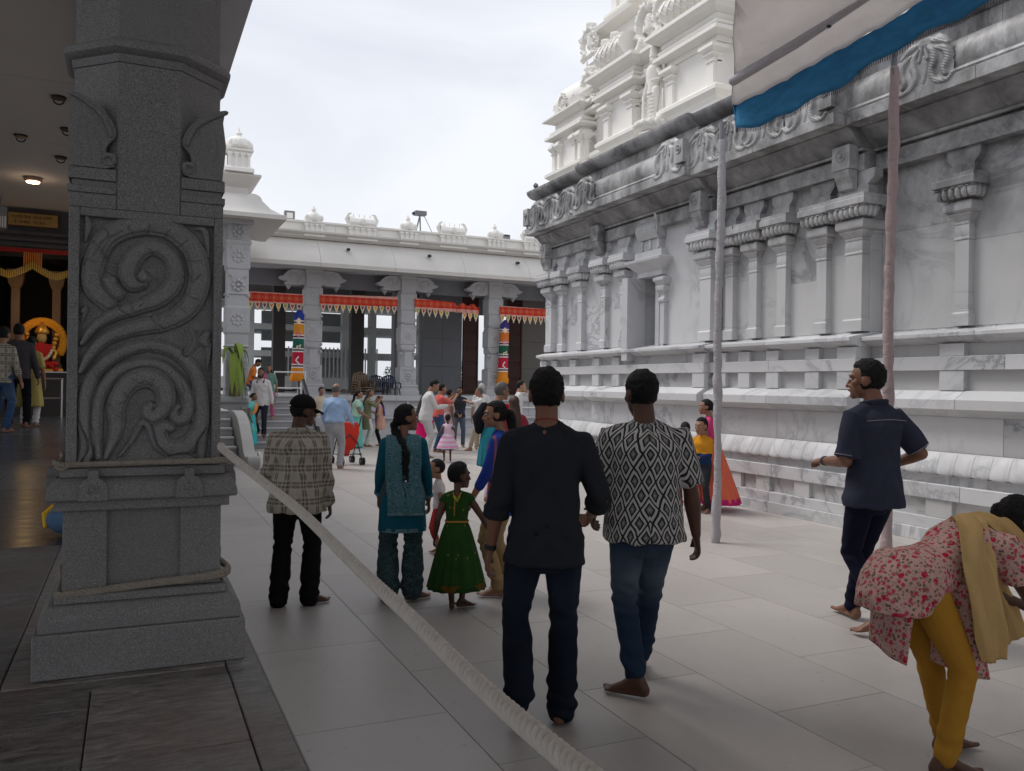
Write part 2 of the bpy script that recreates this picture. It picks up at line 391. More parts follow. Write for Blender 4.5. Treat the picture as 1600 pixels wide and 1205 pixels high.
# ---------------------------------------------------------------- the big carved granite column in front
CX, CY = .0385, 2.80
col = thing('stone_column', 'massive grey granite column with a deep scroll carving, rope tied round it, at the left', 'column', (CX, CY, PZ))
def Z(z): return z-PZ
G = M['gran']
b = MB().stack(0, 0, .270, .270, [(0, 0), (0, .118), (-.003, .12)]); b.build('base_block', G, col, bevel=.003)
b = MB().stack(0, 0, .258, .258, [(0, .1205), (0, .150), (-.004, .166), (-.020, .184), (-.028, .187)]); b.build('base_moulding', G, col, bevel=.002)
b = MB().stack(0, 0, .222, .222, [(0, .1875), (0, .208), (-.006, .212)]); b.build('base_fillet', G, col, bevel=.002)
b = MB().stack(0, 0, .188, .188, [(0, .2125), (0, .44)]); b.build('die', G, col, bevel=.002)
for sx in (-1, 1):
    for sy in (-1, 1):
        MB().box(min(sx*.205, sx*.095), max(sx*.205, sx*.095), min(sy*.205, sy*.095), max(sy*.205, sy*.095), .213, .439).build('corner_strip', G, col, bevel=.002)
MB().stack(0, 0, .226, .226, [(0, .4405), (0, .468)]).build('cap_fillet', G, col, bevel=.002)
prof = [(0, .469), (.0, .482)]
prof = [(.020, .469), (.024, .474), (.024, .486), (.021, .50), (.014, .514), (.002, .524), (-.012, .530)]
MB().stack(0, 0, .222, .222, prof).build('rolled_cap', G, col, smooth=35)
MB().stack(0, 0, .213, .213, [(0, .531), (0, .552), (-.004, .556)]).build('cap_fillet', G, col, bevel=.002)
def nasi(side, u):      # horseshoe bump on the rolled cap, with a ring in it
    P = []
    for i in range(13):
        t = PI*i/12; P.append((.034*math.cos(t)+0, .508+.024*math.sin(t)))
    P = [(.036, .470)]+P+[(-.036, .470)]
    P = [(x, z) for x, z in P]; top = [(x, z) for x, z in P if z >= .53]
    fn = (lambda a, z, t: (u+a, -t, z)) if side == 0 else (lambda a, z, t: (t*side, u+a, z))
    o = MB().prism(P, fn, .225, .2505)
    o.prism([(-.013, .525), (.013, .525), (.012, .552), (-.012, .552)], fn, .21, .247)
    ring = [fn(.012*math.cos(2*PI*k/16), .502+.012*math.sin(2*PI*k/16), .2515) for k in range(17)]
    o.tube(ring, .0022, 6)
    o.build('horseshoe_boss', G, col, smooth=35)
for u in (-.13, .115): nasi(0, u)
for u in (-.12, .12): nasi(1, u); nasi(-1, u)
# shaft block with carved panels
sh = MB().box(-.2005, .2005, -.176, .2005, .5565, 1.275); sh.build('shaft_block', G, col, bevel=.002)
# frame borders round the front panel (proud of the sunk ground)
W_, H_ = .401, .7185; Bz0 = .5565
MB().box(-.2005, -.1735, -.2005, -.1765, Bz0, 1.275).build('panel_border', G, col, bevel=.002)
MB().box(.1765, .2005, -.2005, -.1765, Bz0, 1.275).build('panel_border', G, col, bevel=.002)
MB().box(-.173, .176, -.2005, -.1765, 1.252, 1.275).build('panel_border', G, col, bevel=.002)
# carved relief: traced scrolls. photo crop coords (x 318..1048 -> .401 m, y 30..1150)
def pt(x, y): return ((x-318)/730*.401, (1150-y)/1150*.742)
def cv(pts, rad, ht): return ([pt(*p) for p in pts], [r/730*.401*1.02 for r in rad], ht*1.45)
curves = [
 cv([(500,440),(432,372),(436,262),(500,150),(640,92),(790,100),(905,190),(935,320),(885,440),(770,510),(620,545),(500,590),(425,660),(378,740)], [46,54,54,55,56,58,58,58,56,50,42,36,28,16], .021),
 cv([(540,395),(500,345),(520,340)], [40,36,24], .020),
 cv([(655,345),(612,350),(590,290),(640,210),(720,185),(800,235),(812,330),(745,405),(640,450),(530,490),(440,545),(385,620)], [34,44,52,48,44,44,46,46,40,34,26,14], .022),
 cv([(660,318),(664,322)], [36,36], .024),
 cv([(408,1140),(432,1060),(408,960),(404,850),(445,745),(540,665),(680,620),(820,645),(920,735),(952,860),(945,990),(880,1065),(790,1070),(745,1010),(770,975),(805,985)], [16,26,34,34,34,34,34,36,38,40,46,52,48,44,34,26], .021),
 cv([(470,1120),(452,1000),(462,860),(530,750),(640,700),(750,705),(840,770),(885,860),(880,930),(835,945),(815,905),(838,890)], [20,32,32,32,30,30,34,38,40,34,28,22], .018),
 cv([(500,1110),(545,990),(545,880),(600,790),(690,760),(765,800),(775,880),(715,935),(690,905),(702,885)], [16,36,48,52,56,52,48,40,36,28], .022),
 cv([(560,1105),(620,1035),(665,960),(700,985),(730,1060),(790,1110)], [10,16,22,20,16,8], .012),
 cv([(395,70),(405,110),(392,180)], [8,22,6], .012), cv([(900,90),(960,95),(978,210)], [4,22,6], .012), cv([(955,560),(985,620),(980,720)], [24,20,4], .012),
 cv([(385,480),(400,470),(385,520)], [18,16,6], .010), cv([(372,960),(400,1060),(372,1135)], [6,28,10], .012), cv([(985,985),(955,1060),(960,1135)], [6,30,14], .012),
 cv([(560,1140),(650,1146),(760,1138),(860,1120),(940,1135)], [14,26,22,30,10], .010),
 cv([(430,1142),(480,1130),(520,1140)], [8,18,8], .010),
 cv([(890,560),(900,600),(870,650)], [34,38,20], .008), cv([(975,560),(960,590),(980,610)], [26,26,18], .010),
]
grooves = [ # fine incised lines
 [(470,105),(500,150),(460,190)], [(590,110),(610,150),(575,190),(540,215)], [(690,95),(670,140),(640,165)], [(785,105),(760,140),(730,160)], [(870,150),(845,170),(805,185)],
 [(940,235),(900,240),(870,235)], [(935,300),(900,330),(885,300),(855,310)], [(930,410),(890,400),(860,375)], [(870,470),(830,440),(790,430),(800,470),(770,490)], [(440,270),(400,260),(390,285)], [(430,180),(470,220),(500,260)],
 [(690,200),(720,240),(700,275),(760,260)], [(770,300),(730,330),(710,370),(745,390)], [(640,400),(665,430),(650,450)], [(600,430),(620,470)], [(545,430),(560,470),(600,500)], [(700,480),(720,520),(760,545)],
 [(735,470),(740,510)], [(440,700),(480,760)], [(425,720),(465,775)], [(620,770),(650,790),(680,780),(710,800),(715,770)], [(560,880),(600,860),(580,830)], [(510,880),(560,920),(610,910)], [(520,900),(565,940),(600,935)],
 [(850,780),(870,820),(850,850),(880,870)], [(930,900),(900,950),(930,990)], [(900,960),(860,1000),(880,1040)], [(585,1100),(660,975),(720,1105),(645,1145),(585,1100)], [(610,1100),(658,1010),(698,1100),(645,1125),(610,1100)],
 [(860,540),(885,590),(850,640)], [(880,535),(905,590),(870,650)], [(420,960),(445,1020),(440,1100)], [(430,240),(480,180),(560,130)], [(500,170),(470,230),(520,260),(550,300)]]
def front(U, V):
    H = bands(U, V, curves, .20)
    for gl in grooves:
        sp = spline([pt(*p) for p in gl], 6); dmin = np.full(U.shape, 9.0)
        for i in range(len(sp)-1):
            a, b2 = sp[i], sp[i+1]; d = b2-a; L2 = float(d@d)+1e-12
            t = np.clip(((U-a[0])*d[0]+(V-a[1])*d[1])/L2, 0, 1); dmin = np.minimum(dmin, np.hypot(U-a[0]-t*d[0], V-a[1]-t*d[1]))
        H = H-.0055*np.exp(-(dmin/.0023)**2)
    # vertical rim fade so the relief dies into the frame
    return H+.0012*np.sin(U*90+np.sin(V*70))*np.sin(V*63)
res = .0021
uu = np.linspace(.027, .377, int(.35/res)); vv = np.linspace(.0, .6965, int(.6965/res))
U, V = np.meshgrid(uu, vv); Hh = front(U, V)
vs = [(-.2005+U[j, i], -.1763-Hh[j, i], Bz0+.0+V[j, i]) for j in range(len(vv)) for i in range(len(uu))]
mb = MB(); mb.v = vs; mb.f = hf_faces(len(uu), len(vv)); o = mb.build('scroll_carving', G, col, smooth=True)
# upper shaft: octagon with ledge, leaf volutes on the four chamfers
def octa(prof): return MB().ngon(0, 0, [(r/math.cos(PI/8), z) for r, z in prof], 8, PI/8)
octa([(.198, 1.2755), (.198, 1.690)]).build('octagonal_shaft', G, col, bevel=.002)
octa([(.200, 1.6905), (.203, 1.70), (.205, 1.706), (.205, 1.712), (.216, 1.716), (.225, 1.725), (.226, 1.737), (.219, 1.75), (.206, 1.757), (.200, 1.759)]).build('shaft_ledge', G, col, smooth=40)
octa([(.196, 1.7595), (.196, 2.6), (.196, 3.30)]).build('octagonal_shaft', G, col, bevel=.002)
octa([(.20, 3.301), (.26, 3.40), (.26, 3.5), (.34, 3.62), (.34, 3.9)]).build('capital', G, col, bevel=.003)
for sx, sy in ((-1, -1), (1, -1), (1, 1), (-1, 1)):
    # stepped block on which the leaf stands: fills the square corner outside the octagon
    for z0, z1, o_ in ((1.2755, 1.315, 0), (1.3155, 1.335, .004), (1.336, 1.352, -.006), (1.3525, 1.385, .003)):
        P = [(.0835, .2005+o_), (.2005+o_, .2005+o_), (.2005+o_, .0835)]
        MB().prism(P, lambda u, v, t: (u*sx, v*sy, t), z0, z1).build('corner_block', G, col, bevel=.0015)
    # curled leaf
    L = [(.196, 0), (.110, 0), (.092, .006), (.084, .020), (.086, .035), (.100, .040), (.108, .034), (.112, .045), (.106, .062), (.088, .080), (.0855, .094), (.096, .118), (.118, .146), (.150, .168), (.186, .180), (.202, .184), (.196, .150), (.205, .09)]
    q = MB()
    for off, y0, y1 in ((0, .150, .208),): q.prism([(u, v) for u, v in L], lambda u, v, t: (u*sx, t*sy, 1.3855+v*1.12), y0, y1)
    rim = spline([(.200, .176), (.165, .160), (.125, .132), (.104, .100), (.100, .085)], 5)
    q.limb([(p[0]*sx, (.209)*sy, 1.3855+p[1]*1.12) for p in rim], [.011]*len(rim), 8, ry=[.007]*len(rim), side=(0, 1, 0))
    q.limb([((.104+.012*math.cos(t))*sx, (.209)*sy, 1.3855+(.022+.012*math.sin(t))*1.12) for t in np.linspace(.5, 6.4, 14)], [.007*(1-.04*i) for i in range(14)], 8)
    for k in range(3):
        pl = spline([(.125+.024*k, .012), (.122+.026*k, .05), (.138+.022*k, .085), (.132+.022*k, .118)], 4)
        q.limb([(p[0]*sx, (.207)*sy, 1.3855+p[1]*1.12) for p in pl], [.003]*len(pl), 6)
    o = q.build('carved_leaf', G, col, smooth=40)
    pass
for o in list(col.children): pass

# ---------------------------------------------------------------- ropes
def rope_mat(name, c1, c2):
    a = N(name); p = a.pos(); n1 = a.noise(p, 60, 4, .7); n2 = a.noise(p, 700, 2, .6)
    c = a.mix(n1, c1, c2); a.bump(n2, .5, .002); return a.done(c, .9, 0, .2)
M['rope'] = rope_mat('worn_cotton_rope', (.50, .46, .41), (.74, .70, .64))
M['rope2'] = rope_mat('jute_rope', (.20, .175, .14), (.40, .36, .30))
def twisted(mb, path, R, pitch, n=3, seg=8, q=.52, per=10):
    P = [Vector(p) for p in path]; L = [0]
    for a, b_ in zip(P, P[1:]): L.append(L[-1]+(b_-a).length)
    m = max(8, int(L[-1]/pitch*per)); pts = []; j = 0; prev = None
    for i in range(m+1):
        s_ = L[-1]*i/m
        while j < len(L)-2 and L[j+1] < s_: j += 1
        t = (s_-L[j])/max(L[j+1]-L[j], 1e-9); p = P[j].lerp(P[j+1], t); pts.append((p, s_))
    frames = []
    for i, (p, s_) in enumerate(pts):
        d = (pts[min(i+1, m)][0]-pts[max(i-1, 0)][0]).normalized()
        if prev is None: prev = d.orthogonal().normalized()
        a = (prev-d*prev.dot(d)).normalized(); prev = a; frames.append((p, a, d.cross(a), s_))
    for k in range(n):
        mb.tube([p+(a*math.cos(2*PI*(s_/pitch+k/n))+b_*math.sin(2*PI*(s_/pitch+k/n)))*R*q for p, a, b_, s_ in frames], R*.56, seg)
    return mb
def ray(x, y, d):   # point seen at photo pixel (x, y) at view depth d
    return Vector((0, 0, EYE))+(_f+_r*((x-800)/F_PX)-_u*((y-602.5)/F_PX))*d
# long rope slung from the column over the courtyard edge, past the viewer
pts = []
for x, y, w in [(345,697,15.5),(352,705,16),(410,752,17.5),(470,800,20),(560,888,25),(640,963,30),(740,1062,38),(850,1158,49),(960,1245,62),(1100,1340,80)]:
    pts.append(ray(x, y, .0285*F_PX/w))
sp = [Vector(p) for p in spline(pts, 10)]
# smooth the depth so the rope hangs in one gentle curve
rp = MB(); twisted(rp, sp, .0092, .047, 3, 12, .68, 16)
o = rp.build('barrier_rope', M['rope'], None, smooth=True, label='thick pale twisted rope slung from the granite column diagonally across the walkway', category='rope')
def loop(z, hw, dz_front, R, turns, zo=0):
    pts = []
    for k in range(turns):
        r = hw+.010; zz = z+k*.020*0
        c = [(-r, -r, 0), (0, -r-.004, 0), (r, -r, 0), (r+.002, 0, 0), (r, r, 0), (0, r+.002, 0), (-r, r, 0), (-r-.002, 0, 0)]
        for x, y, _ in c: pts.append((CX+x, CY+y, PZ+zz+dz_front*(x/r)+k*.016+(.004 if y > 0 else 0)))
    return [Vector(p) for p in spline(pts+[pts[0]], 6)]
r1 = MB(); twisted(r1, loop(.5685, .203, .003, .009, 1), .0085, .040); twisted(r1, [p+Vector((0, 0, .006)) for p in loop(.562, .206, -.001, .007, 1)], .0055, .03)
r1.build('waist_rope', M['rope2'], None, smooth=True, label='twisted jute rope wound round the column just under the scroll carving', category='rope')
r2 = MB(); twisted(r2, loop(.228, .204, .016, .009, 1), .0095, .042); twisted(r2, loop(.222, .207, .014, .007, 1), .006, .03)
r2.limb([ray(498*.42+70, 925, 2.50), ray(285, 915, 2.48), ray(278, 905, 2.47)], .0018, 6)
r2.build('foot_rope', M['rope2'], None, smooth=True, label='lower jute rope tied round the foot of the granite column', category='rope')
kn = MB(); twisted(kn, [Vector(p) for p in spline([(CX-.20, CY-.225, PZ+.565), (CX-.225, CY-.20, PZ+.572), (CX-.228, CY-.1, PZ+.565), (CX-.22, CY-.19, PZ+.56), (CX-.205, CY-.215, PZ+.556), (CX-.19, CY-.22, PZ+.57)], 5)], .007, .03)
kn.build('rope_knot', M['rope2'], None, smooth=True, label='pale rope knot at the left corner of the column under the carving', category='rope')
# ---------------------------------------------------------------- marble temple on the right
tem = thing('marble_temple', 'grey marble temple with stepped plinth, pilasters and a cream tower above, filling the right side', 'temple')
SEC = {'A': (13.75, 16.05, 0.0), 'B': (10.30, 13.75, -.10), 'C': (7.50, 10.30, 0.0), 'D': (-1.0, 7.50, .18)}
MA, MD, MS = M['marble'], M['marble_d'], M['marble_s']
XB = 9.2
class Rnd: pass
rr = random.Random(3)
def joints(y0, y1, L):
    n = max(1, round((y1-y0)/L)); ys = [y0+(y1-y0)*i/n+(rr.uniform(-.12, .12) if 0 < i < n else 0) for i in range(n+1)]
    return list(zip(ys, ys[1:]))
def course(name, prof, mat, L=1.3, secs='ABCD', end=None, g_=.0015, smooth=False, bevel=.004, yext=0):
    for s in secs:
        y0, y1, dx = SEC[s]; y0 -= yext; 
        if s == 'A': y1 += yext
        for a, b_ in joints(y0, y1, L):
            P = [(x+dx, z) for x, z in prof]+[(XB, prof[-1][1]), (XB, prof[0][1])]
            MB().ysweep(P, a+g_, b_-g_).build(name, mat, tem, smooth=smooth, bevel=bevel)
course('plinth_step', [(7.79, 0), (7.79, .142)], MA, 1.5)
course('plinth_step', [(7.83, .143), (7.83, .268)], MA, 1.2)
course('recessed_band', [(7.92, .269), (7.92, .47)], MD, 2.0, bevel=0)
course('plinth_band', [(7.84, .471), (7.84, .635), (7.86, .64)], MA, 1.4)
course('recessed_band', [(7.90, .641), (7.90, .735)], MA, 1.8, bevel=0)
course('petal_backing', [(7.92, .736), (7.93, .95), (7.955, .985)], MA, 2.2, bevel=0)
course('plinth_block', [(7.955, .986), (7.955, 1.375)], MA, 1.6)
course('projecting_band', [(7.955, 1.376), (7.80, 1.452), (7.775, 1.456), (7.775, 1.565), (7.80, 1.58), (7.93, 1.66)], MA, 1.5)
course('recessed_band', [(7.985, 1.661), (7.985, 1.88)], MD, 2.5, bevel=0)
course('plinth_band', [(7.90, 1.881), (7.90, 2.030), (7.905, 2.034)], MA, 1.7)
course('recessed_band', [(7.985, 2.035), (7.985, 2.172)], MD, 2.5, bevel=0)
course('ledge_moulding', [(7.97, 2.173), (7.94, 2.185), (7.86, 2.225), (7.80, 2.243), (7.80, 2.288), (7.86, 2.30), (8.02, 2.335), (8.14, 2.345), (8.14, 2.365)], MA, 1.5)
# lotus petals, one by one, along the plinth
def petal_mesh(w):
    n, m = 10, 9; pr = [(0.0, .735), (.080, .738), (.100, .755), (.096, .80), (.070, .87), (.034, .94), (.0, .985)]
    sp = spline(pr, 2); vs = []; m = len(sp)
    for j in range(m):
        for i in range(n+1):
            u = i/n*2-1; e = abs(u)**3; cut = .030*e if j < 4 else 0
            groove = .008*math.exp(-((abs(u)-.78)/.09)**2)
            vs.append((-(sp[j][0]*(1-.10*e)+.002*(1-u*u)-groove), u*w/2*.985, sp[j][1]+max(0, cut*(1-j/4))))
    mb = MB(); mb.v = vs; mb.f = hf_faces(n+1, m); return mb.mesh('petal', MA, True)
for s in 'ABCD':
    y0, y1, dx = SEC[s]; n = round((y1-y0)/.205); w = (y1-y0)/n; pm = petal_mesh(w)
    for i in range(n): 
        if y0+w*(i+.5) > 3.0: ob('lotus_petal', pm, tem, loc=(7.925+dx, y0+w*(i+.5), 0))
# small blocks in the recessed bands
PIL = {'A': [15.92, 15.42, 14.62], 'B': [13.55, 12.85, 10.52], 'C': [10.05, 9.53, 8.95, 8.22, 7.66], 'D': [6.35, 4.6, 2.9]}
def blk(y, w, z0, z1, x0, x1, mat=MA, name='spacer_block'):
    MB().box(x0, x1, y-w/2, y+w/2, z0+.001, z1-.001).build(name, mat, tem, bevel=.003)
for s in 'ABCD':
    y0, y1, dx = SEC[s]
    for y in PIL[s]:
        w = .30 if y in (7.66, 10.52, 15.92, 6.35) else .24
        if s == 'C' and y == 7.66: y_ = 7.50+w/2+.0
        elif s == 'B' and y == 10.52: y_ = 10.30+w/2
        else: y_ = y
        for z0, z1 in ((1.661, 1.88), (2.035, 2.172)): blk(y_, w, z0, z1, 7.91+dx, 7.99+dx)
        if y < 13: blk(y_+.1, w*1.1, .269, .47, 7.865+dx, 7.925+dx, MD)
# wall slabs
for s in 'ABCD':
    y0, y1, dx = SEC[s]
    ys = sorted([y0]+PIL[s]+[y1]); ys = [ys[0]]+[y for y in ys[1:-1] if y-ys[0] > .4 and ys[-1]-y > .3]+[ys[-1]]
    for a, b_ in zip(ys, ys[1:]):
        if s == 'B' and a < 12 < b_: continue
        hz = 3.30+rr.uniform(-.25, .25)
        for z0, z1 in ((2.366, hz), (hz, 4.33)):
            MB().box(8.14+dx+(0 if z0 > 3 else -.002), XB, a+.001, b_-.001, z0+.001, z1-.001).build('wall_slab', MA if s in 'AB' else MD, tem, bevel=.002)
# niche in section B : opening Y 11.78-12.25
dx = -.10; X0 = 8.14+dx
NY0, NY1 = 11.93, 12.36
for a, b_, z0, z1 in ((10.52, NY0-.12, 2.366, 4.33), (NY1+.02, 12.85, 2.366, 4.33), (NY0-.12, NY1+.02, 3.62, 4.33)):
    MB().box(X0, XB, a+.001, b_-.001, z0, z1-.001).build('wall_slab', MA, tem, bevel=.002)
MB().box(X0+.42, XB, NY0-.118, NY1+.019, 2.02, 3.619).build('niche_back', MA, tem)
MB().box(7.72, X0+.05, NY1-.03, NY1+.15, 2.10, 3.52).build('niche_jamb', MA, tem, bevel=.004)
MB().box(X0-.02, X0+.40, NY1-.001, NY1+.02, 2.1, 3.6).build('niche_jamb', MA, tem)
MB().box(X0-.02, X0+.40, NY0-.11, NY0-.001, 2.1, 3.6).build('niche_jamb', MA, tem)
# little roof over the niche
q = MB().stack(X0, 12.0, .10, .36, [(0, 3.52), (.0, 3.60), (.10, 3.70), (.17, 3.76), (.18, 3.80), (.04, 3.84), (.04, 3.94), (.0, 3.96)]); q.build('niche_cornice', MA, tem, bevel=.003)
q = MB().stack(X0, 12.0, .09, .30, [(0, 3.962), (0, 4.14)]); q.build('niche_attic', MA, tem, bevel=.003)
for y in (11.74, 11.98, 12.22): MB().box(X0-.115, X0-.088, y-.025, y+.03, 3.97, 4.138).build('attic_post', MA, tem)
barrel = []
for t in np.linspace(0, PI, 14): barrel.append((X0-.20*math.sin(t)**.6 if t > 0 else X0, 4.19+.34*(1-math.cos(t))/2*1.0))
MB().ysweep([(X0+.02, 4.145), (X0-.14, 4.145), (X0-.16, 4.19), (X0-.20, 4.26), (X0-.20, 4.34), (X0-.15, 4.42), (X0-.08, 4.47), (X0+.02, 4.48)], 11.70, 12.30).build('niche_roof', MA, tem, smooth=35)
for y in np.arange(11.74, 12.3, .075): MB().limb([(X0-.15, y, 4.20), (X0-.205, y, 4.30), (X0-.16, y, 4.42), (X0-.08, y, 4.475), (X0-.06, y, 4.53)], [.013]*4+[.006], 6).build('roof_rib', MA, tem, smooth=True)
q = MB().box(X0-.19, X0, 11.66, 11.70, 4.13, 4.40); q.prism([(X0, 4.40), (X0-.19, 4.40), (X0-.23, 4.52), (X0-.14, 4.47), (X0, 4.50)], lambda u, v, t: (u, t, v), 11.655, 11.70); q.build('roof_gable', MA, tem)
# pilasters
def lotus(mb, cy, x0, hw, dep, z0, z1, out):
    """scalloped flared lotus under the abacus"""
    n = 9; rs = []
    for j in range(5):
        t = j/4; o = out*(t**.55); ring = []
        per = []
        y_a, y_b = cy-hw, cy+hw
        for i in range(13): per.append(('s0', i/12))
        for i in range(1, 25): per.append(('f', i/24))
        for i in range(1, 13): per.append(('s1', i/12))
        for kind, u in per:
            wv = abs(math.sin(u*PI*(3 if kind != 'f' else 5)))*.030*t
            zz = z0+(z1-z0)*t-(.030*abs(math.sin(u*PI*(3 if kind != 'f' else 5)))*t if j == 4 else (-.02 if j == 3 else 0))
            if kind == 's0': ring.append((x0+.03-(dep+o+.03)*u, y_a-o-wv, zz))
            elif kind == 'f': ring.append((x0-dep-o-wv, y_a-o+(y_b-y_a+2*o)*u, zz))
            else: ring.append((x0-dep-o+(dep+o+.03)*u, y_b+o+wv, zz))
        rs.append(ring)
    mb.rings(rs, closed=True)
    nf = max(3, round((2*hw+2*out)/.075)); sp_ = (2*hw+2*out)/nf; zm = (z0*.45+z1*.55)
    for i in range(nf): mb.ball((x0-dep-out*.80, cy-hw-out+sp_*(i+.5), zm), (.045, sp_*.50, (z1-z0)*.50), 10, 8)
    for i in range(3):
        for e_ in (-1, 1): mb.ball((x0-(dep+out)*(.25+.27*i), cy+e_*(hw+out*.80), zm), (sp_*.50, .045, (z1-z0)*.50), 10, 8)
    return mb
def pilaster(y, dx, w=.17, dep=.09, mat=MA, zt=3.92, niche=False):
    p = MB(); x = 8.14+dx; hw = w/2
    par = ob('pilaster', None, tem)
    MB().stack(x, y, dep, hw, [(.022, 2.367), (.022, 2.50), (.004, 2.52), (.004, 2.545), (0, 2.55)]).build('pilaster_base', mat, par, bevel=.002)
    MB().box(x-dep, x+.02, y-hw, y+hw, 2.551, zt-.62).build('shaft', mat, par, bevel=.003)
    MB().stack(x, y, dep, hw, [(0, zt-.619), (.008, zt-.61), (.008, zt-.59), (0, zt-.58), (.004, zt-.55), (.006, zt-.52), (.0, zt-.46), (-.004, zt-.45), (.006, zt-.44), (.006, zt-.42), (0, zt-.41)]).build('neck', mat, par, smooth=40)
    MB().stack(x, y, dep, hw, [(0, zt-.409), (.03, zt-.37), (.055, zt-.345), (.055, zt-.33)]).build('flare', mat, par, bevel=.002)
    MB().stack(x, y, dep, hw, [(.05, zt-.329), (.085, zt-.30), (.09, zt-.27), (.088, zt-.22), (.07, zt-.20), (.05, zt-.192)]).build('cushion', mat, par, smooth=40)
    lotus(MB(), y, x, hw, dep, zt-.191, zt-.045, .15).build('lotus_capital', mat, par, smooth=50)
    MB().stack(x, y, dep, hw, [(.16, zt-.05), (.175, zt-.04), (.175, zt+.03), (.16, zt+.04), (.16, zt+.085)]).build('abacus', mat, par, bevel=.002)
    # corbel blocks above
    ce = .10 if w > .2 else .07
    MB().box(x-dep-.02, x+.02, y-hw-ce, y+hw+ce, zt+.086, zt+.20).build('corbel', mat, par, bevel=.002)
    MB().prism([(-hw-ce*1.7, zt+.39), (-hw-ce*1.7, zt+.29), (-hw-ce*.6, zt+.20), (hw+ce*.6, zt+.20), (hw+ce*1.7, zt+.29), (hw+ce*1.7, zt+.39)], lambda u, v, t: (t, y+u, v), x-dep, x+.02).build('corbel', mat, par, bevel=.002)
    return par
for s in 'ABCD':
    y0, y1, dx = SEC[s]; mt = MA if s in 'AB' else MD
    for y in PIL[s]:
        corner = y in (7.66, 10.52, 15.92)
        pilaster(y if y != 10.52 else 10.45, dx, .26 if corner else .17, .12 if corner else .09, mt)
# small jamb pilaster of the niche
jp = ob('pilaster', None, tem); jx = X0; jy = 11.66
MB().box(jx-.07, jx+.02, jy-.06, jy+.06, 2.37, 3.05).build('shaft', MA, jp, bevel=.002)
MB().stack(jx, jy, .07, .06, [(0, 3.051), (.03, 3.08), (.03, 3.12), (0, 3.15), (.0, 3.2), (.05, 3.26), (.06, 3.32), (.03, 3.34), (.09, 3.42), (.09, 3.46), (0, 3.5)]).build('lotus_capital', MA, jp, bevel=.002)
jq = ob('pilaster', None, tem)
MB().stack(jx, 12.52, .03, .05, [(0, 3.05), (.05, 3.10), (.05, 3.12), (.0, 3.2), (.0, 3.24), (.08, 3.32), (.08, 3.36), (0, 3.4)]).build('lotus_capital', MA, jq, bevel=.002)
# entablature
course('beam', [(8.00, 4.31), (8.00, 4.50), (7.99, 4.505)], MD, 1.9)
course('beam', [(8.05, 4.506), (8.05, 4.54)], MD, 2.6, bevel=0)
course('beam', [(7.97, 4.541), (7.97, 4.575)], MD, 2.2)
course('cyma_cornice', [(7.99, 4.576), (7.97, 4.60), (7.90, 4.64), (7.84, 4.69), (7.80, 4.745), (7.76, 4.77), (7.72, 4.775), (7.72, 4.795)], MS, 1.7, smooth=35, bevel=0)
course('frieze_foot', [(7.50, 4.796), (7.50, 4.93), (7.52, 4.935)], MD, 1.6, yext=.0)
course('frieze_block', [(7.545, 4.936), (7.53, 4.97), (7.545, 5.0), (7.56, 5.01), (7.54, 5.08), (7.55, 5.2), (7.60, 5.30), (7.66, 5.345), (7.72, 5.36)], MD, 1.5, smooth=35, bevel=0)
course('frieze_wall', [(7.74, 5.361), (7.74, 5.56)], MD, 1.8)
course('top_cornice', [(7.70, 5.561), (7.62, 5.585), (7.56, 5.63), (7.53, 5.68), (7.53, 5.72), (7.56, 5.725)], MS, 1.5, smooth=35, bevel=0)
MB().box(7.9, 14, 1.0, 16.0, 5.70, 5.74).build('roof_slab', M['lime'], tem)
MB().box(8.3, 14, -16, -1.01, 0, 5.70).build('light_block_wall', MD, tem)  # unseen mass added behind the camera to block light from that side
MB().box(9.1, 14, -1.0, 16.05, 0, 5.70).build('core_wall', MD, tem)
# returns of the overhanging frieze at the section ends, so each end shows a stone face
def endcap(s, ye):
    dx = SEC[s][2]
# square carved end blocks under the cornice at the corners (makara blocks)
for s, y in (('A', 15.90), ('B', 13.55), ('B', 10.50), ('C', 7.72)):
    dx = SEC[s][2]; x = 8.0+dx
    MB().box(x-.16, x+.0, y-.14, y+.14, 4.33, 4.62).build('corbel_head', MD, tem, bevel=.004)
    MB().prism([(x, 4.328), (x-.15, 4.328), (x-.13, 4.24), (x-.09, 4.17), (x-.07, 4.10), (x, 4.08)], lambda u, v, t: (u, t, v), y-.12, y+.12).build('corbel_head', MD, tem, bevel=.003)
    q = MB(); q.tube([(x-.163, y+.07*math.cos(t), 4.50+.07*math.sin(t)) for t in np.linspace(0, 2*PI, 17)], .009, 6); q.ball((x-.16, y, 4.5), .03, 8, 6)
    q.build('rosette', MD, tem, smooth=True)
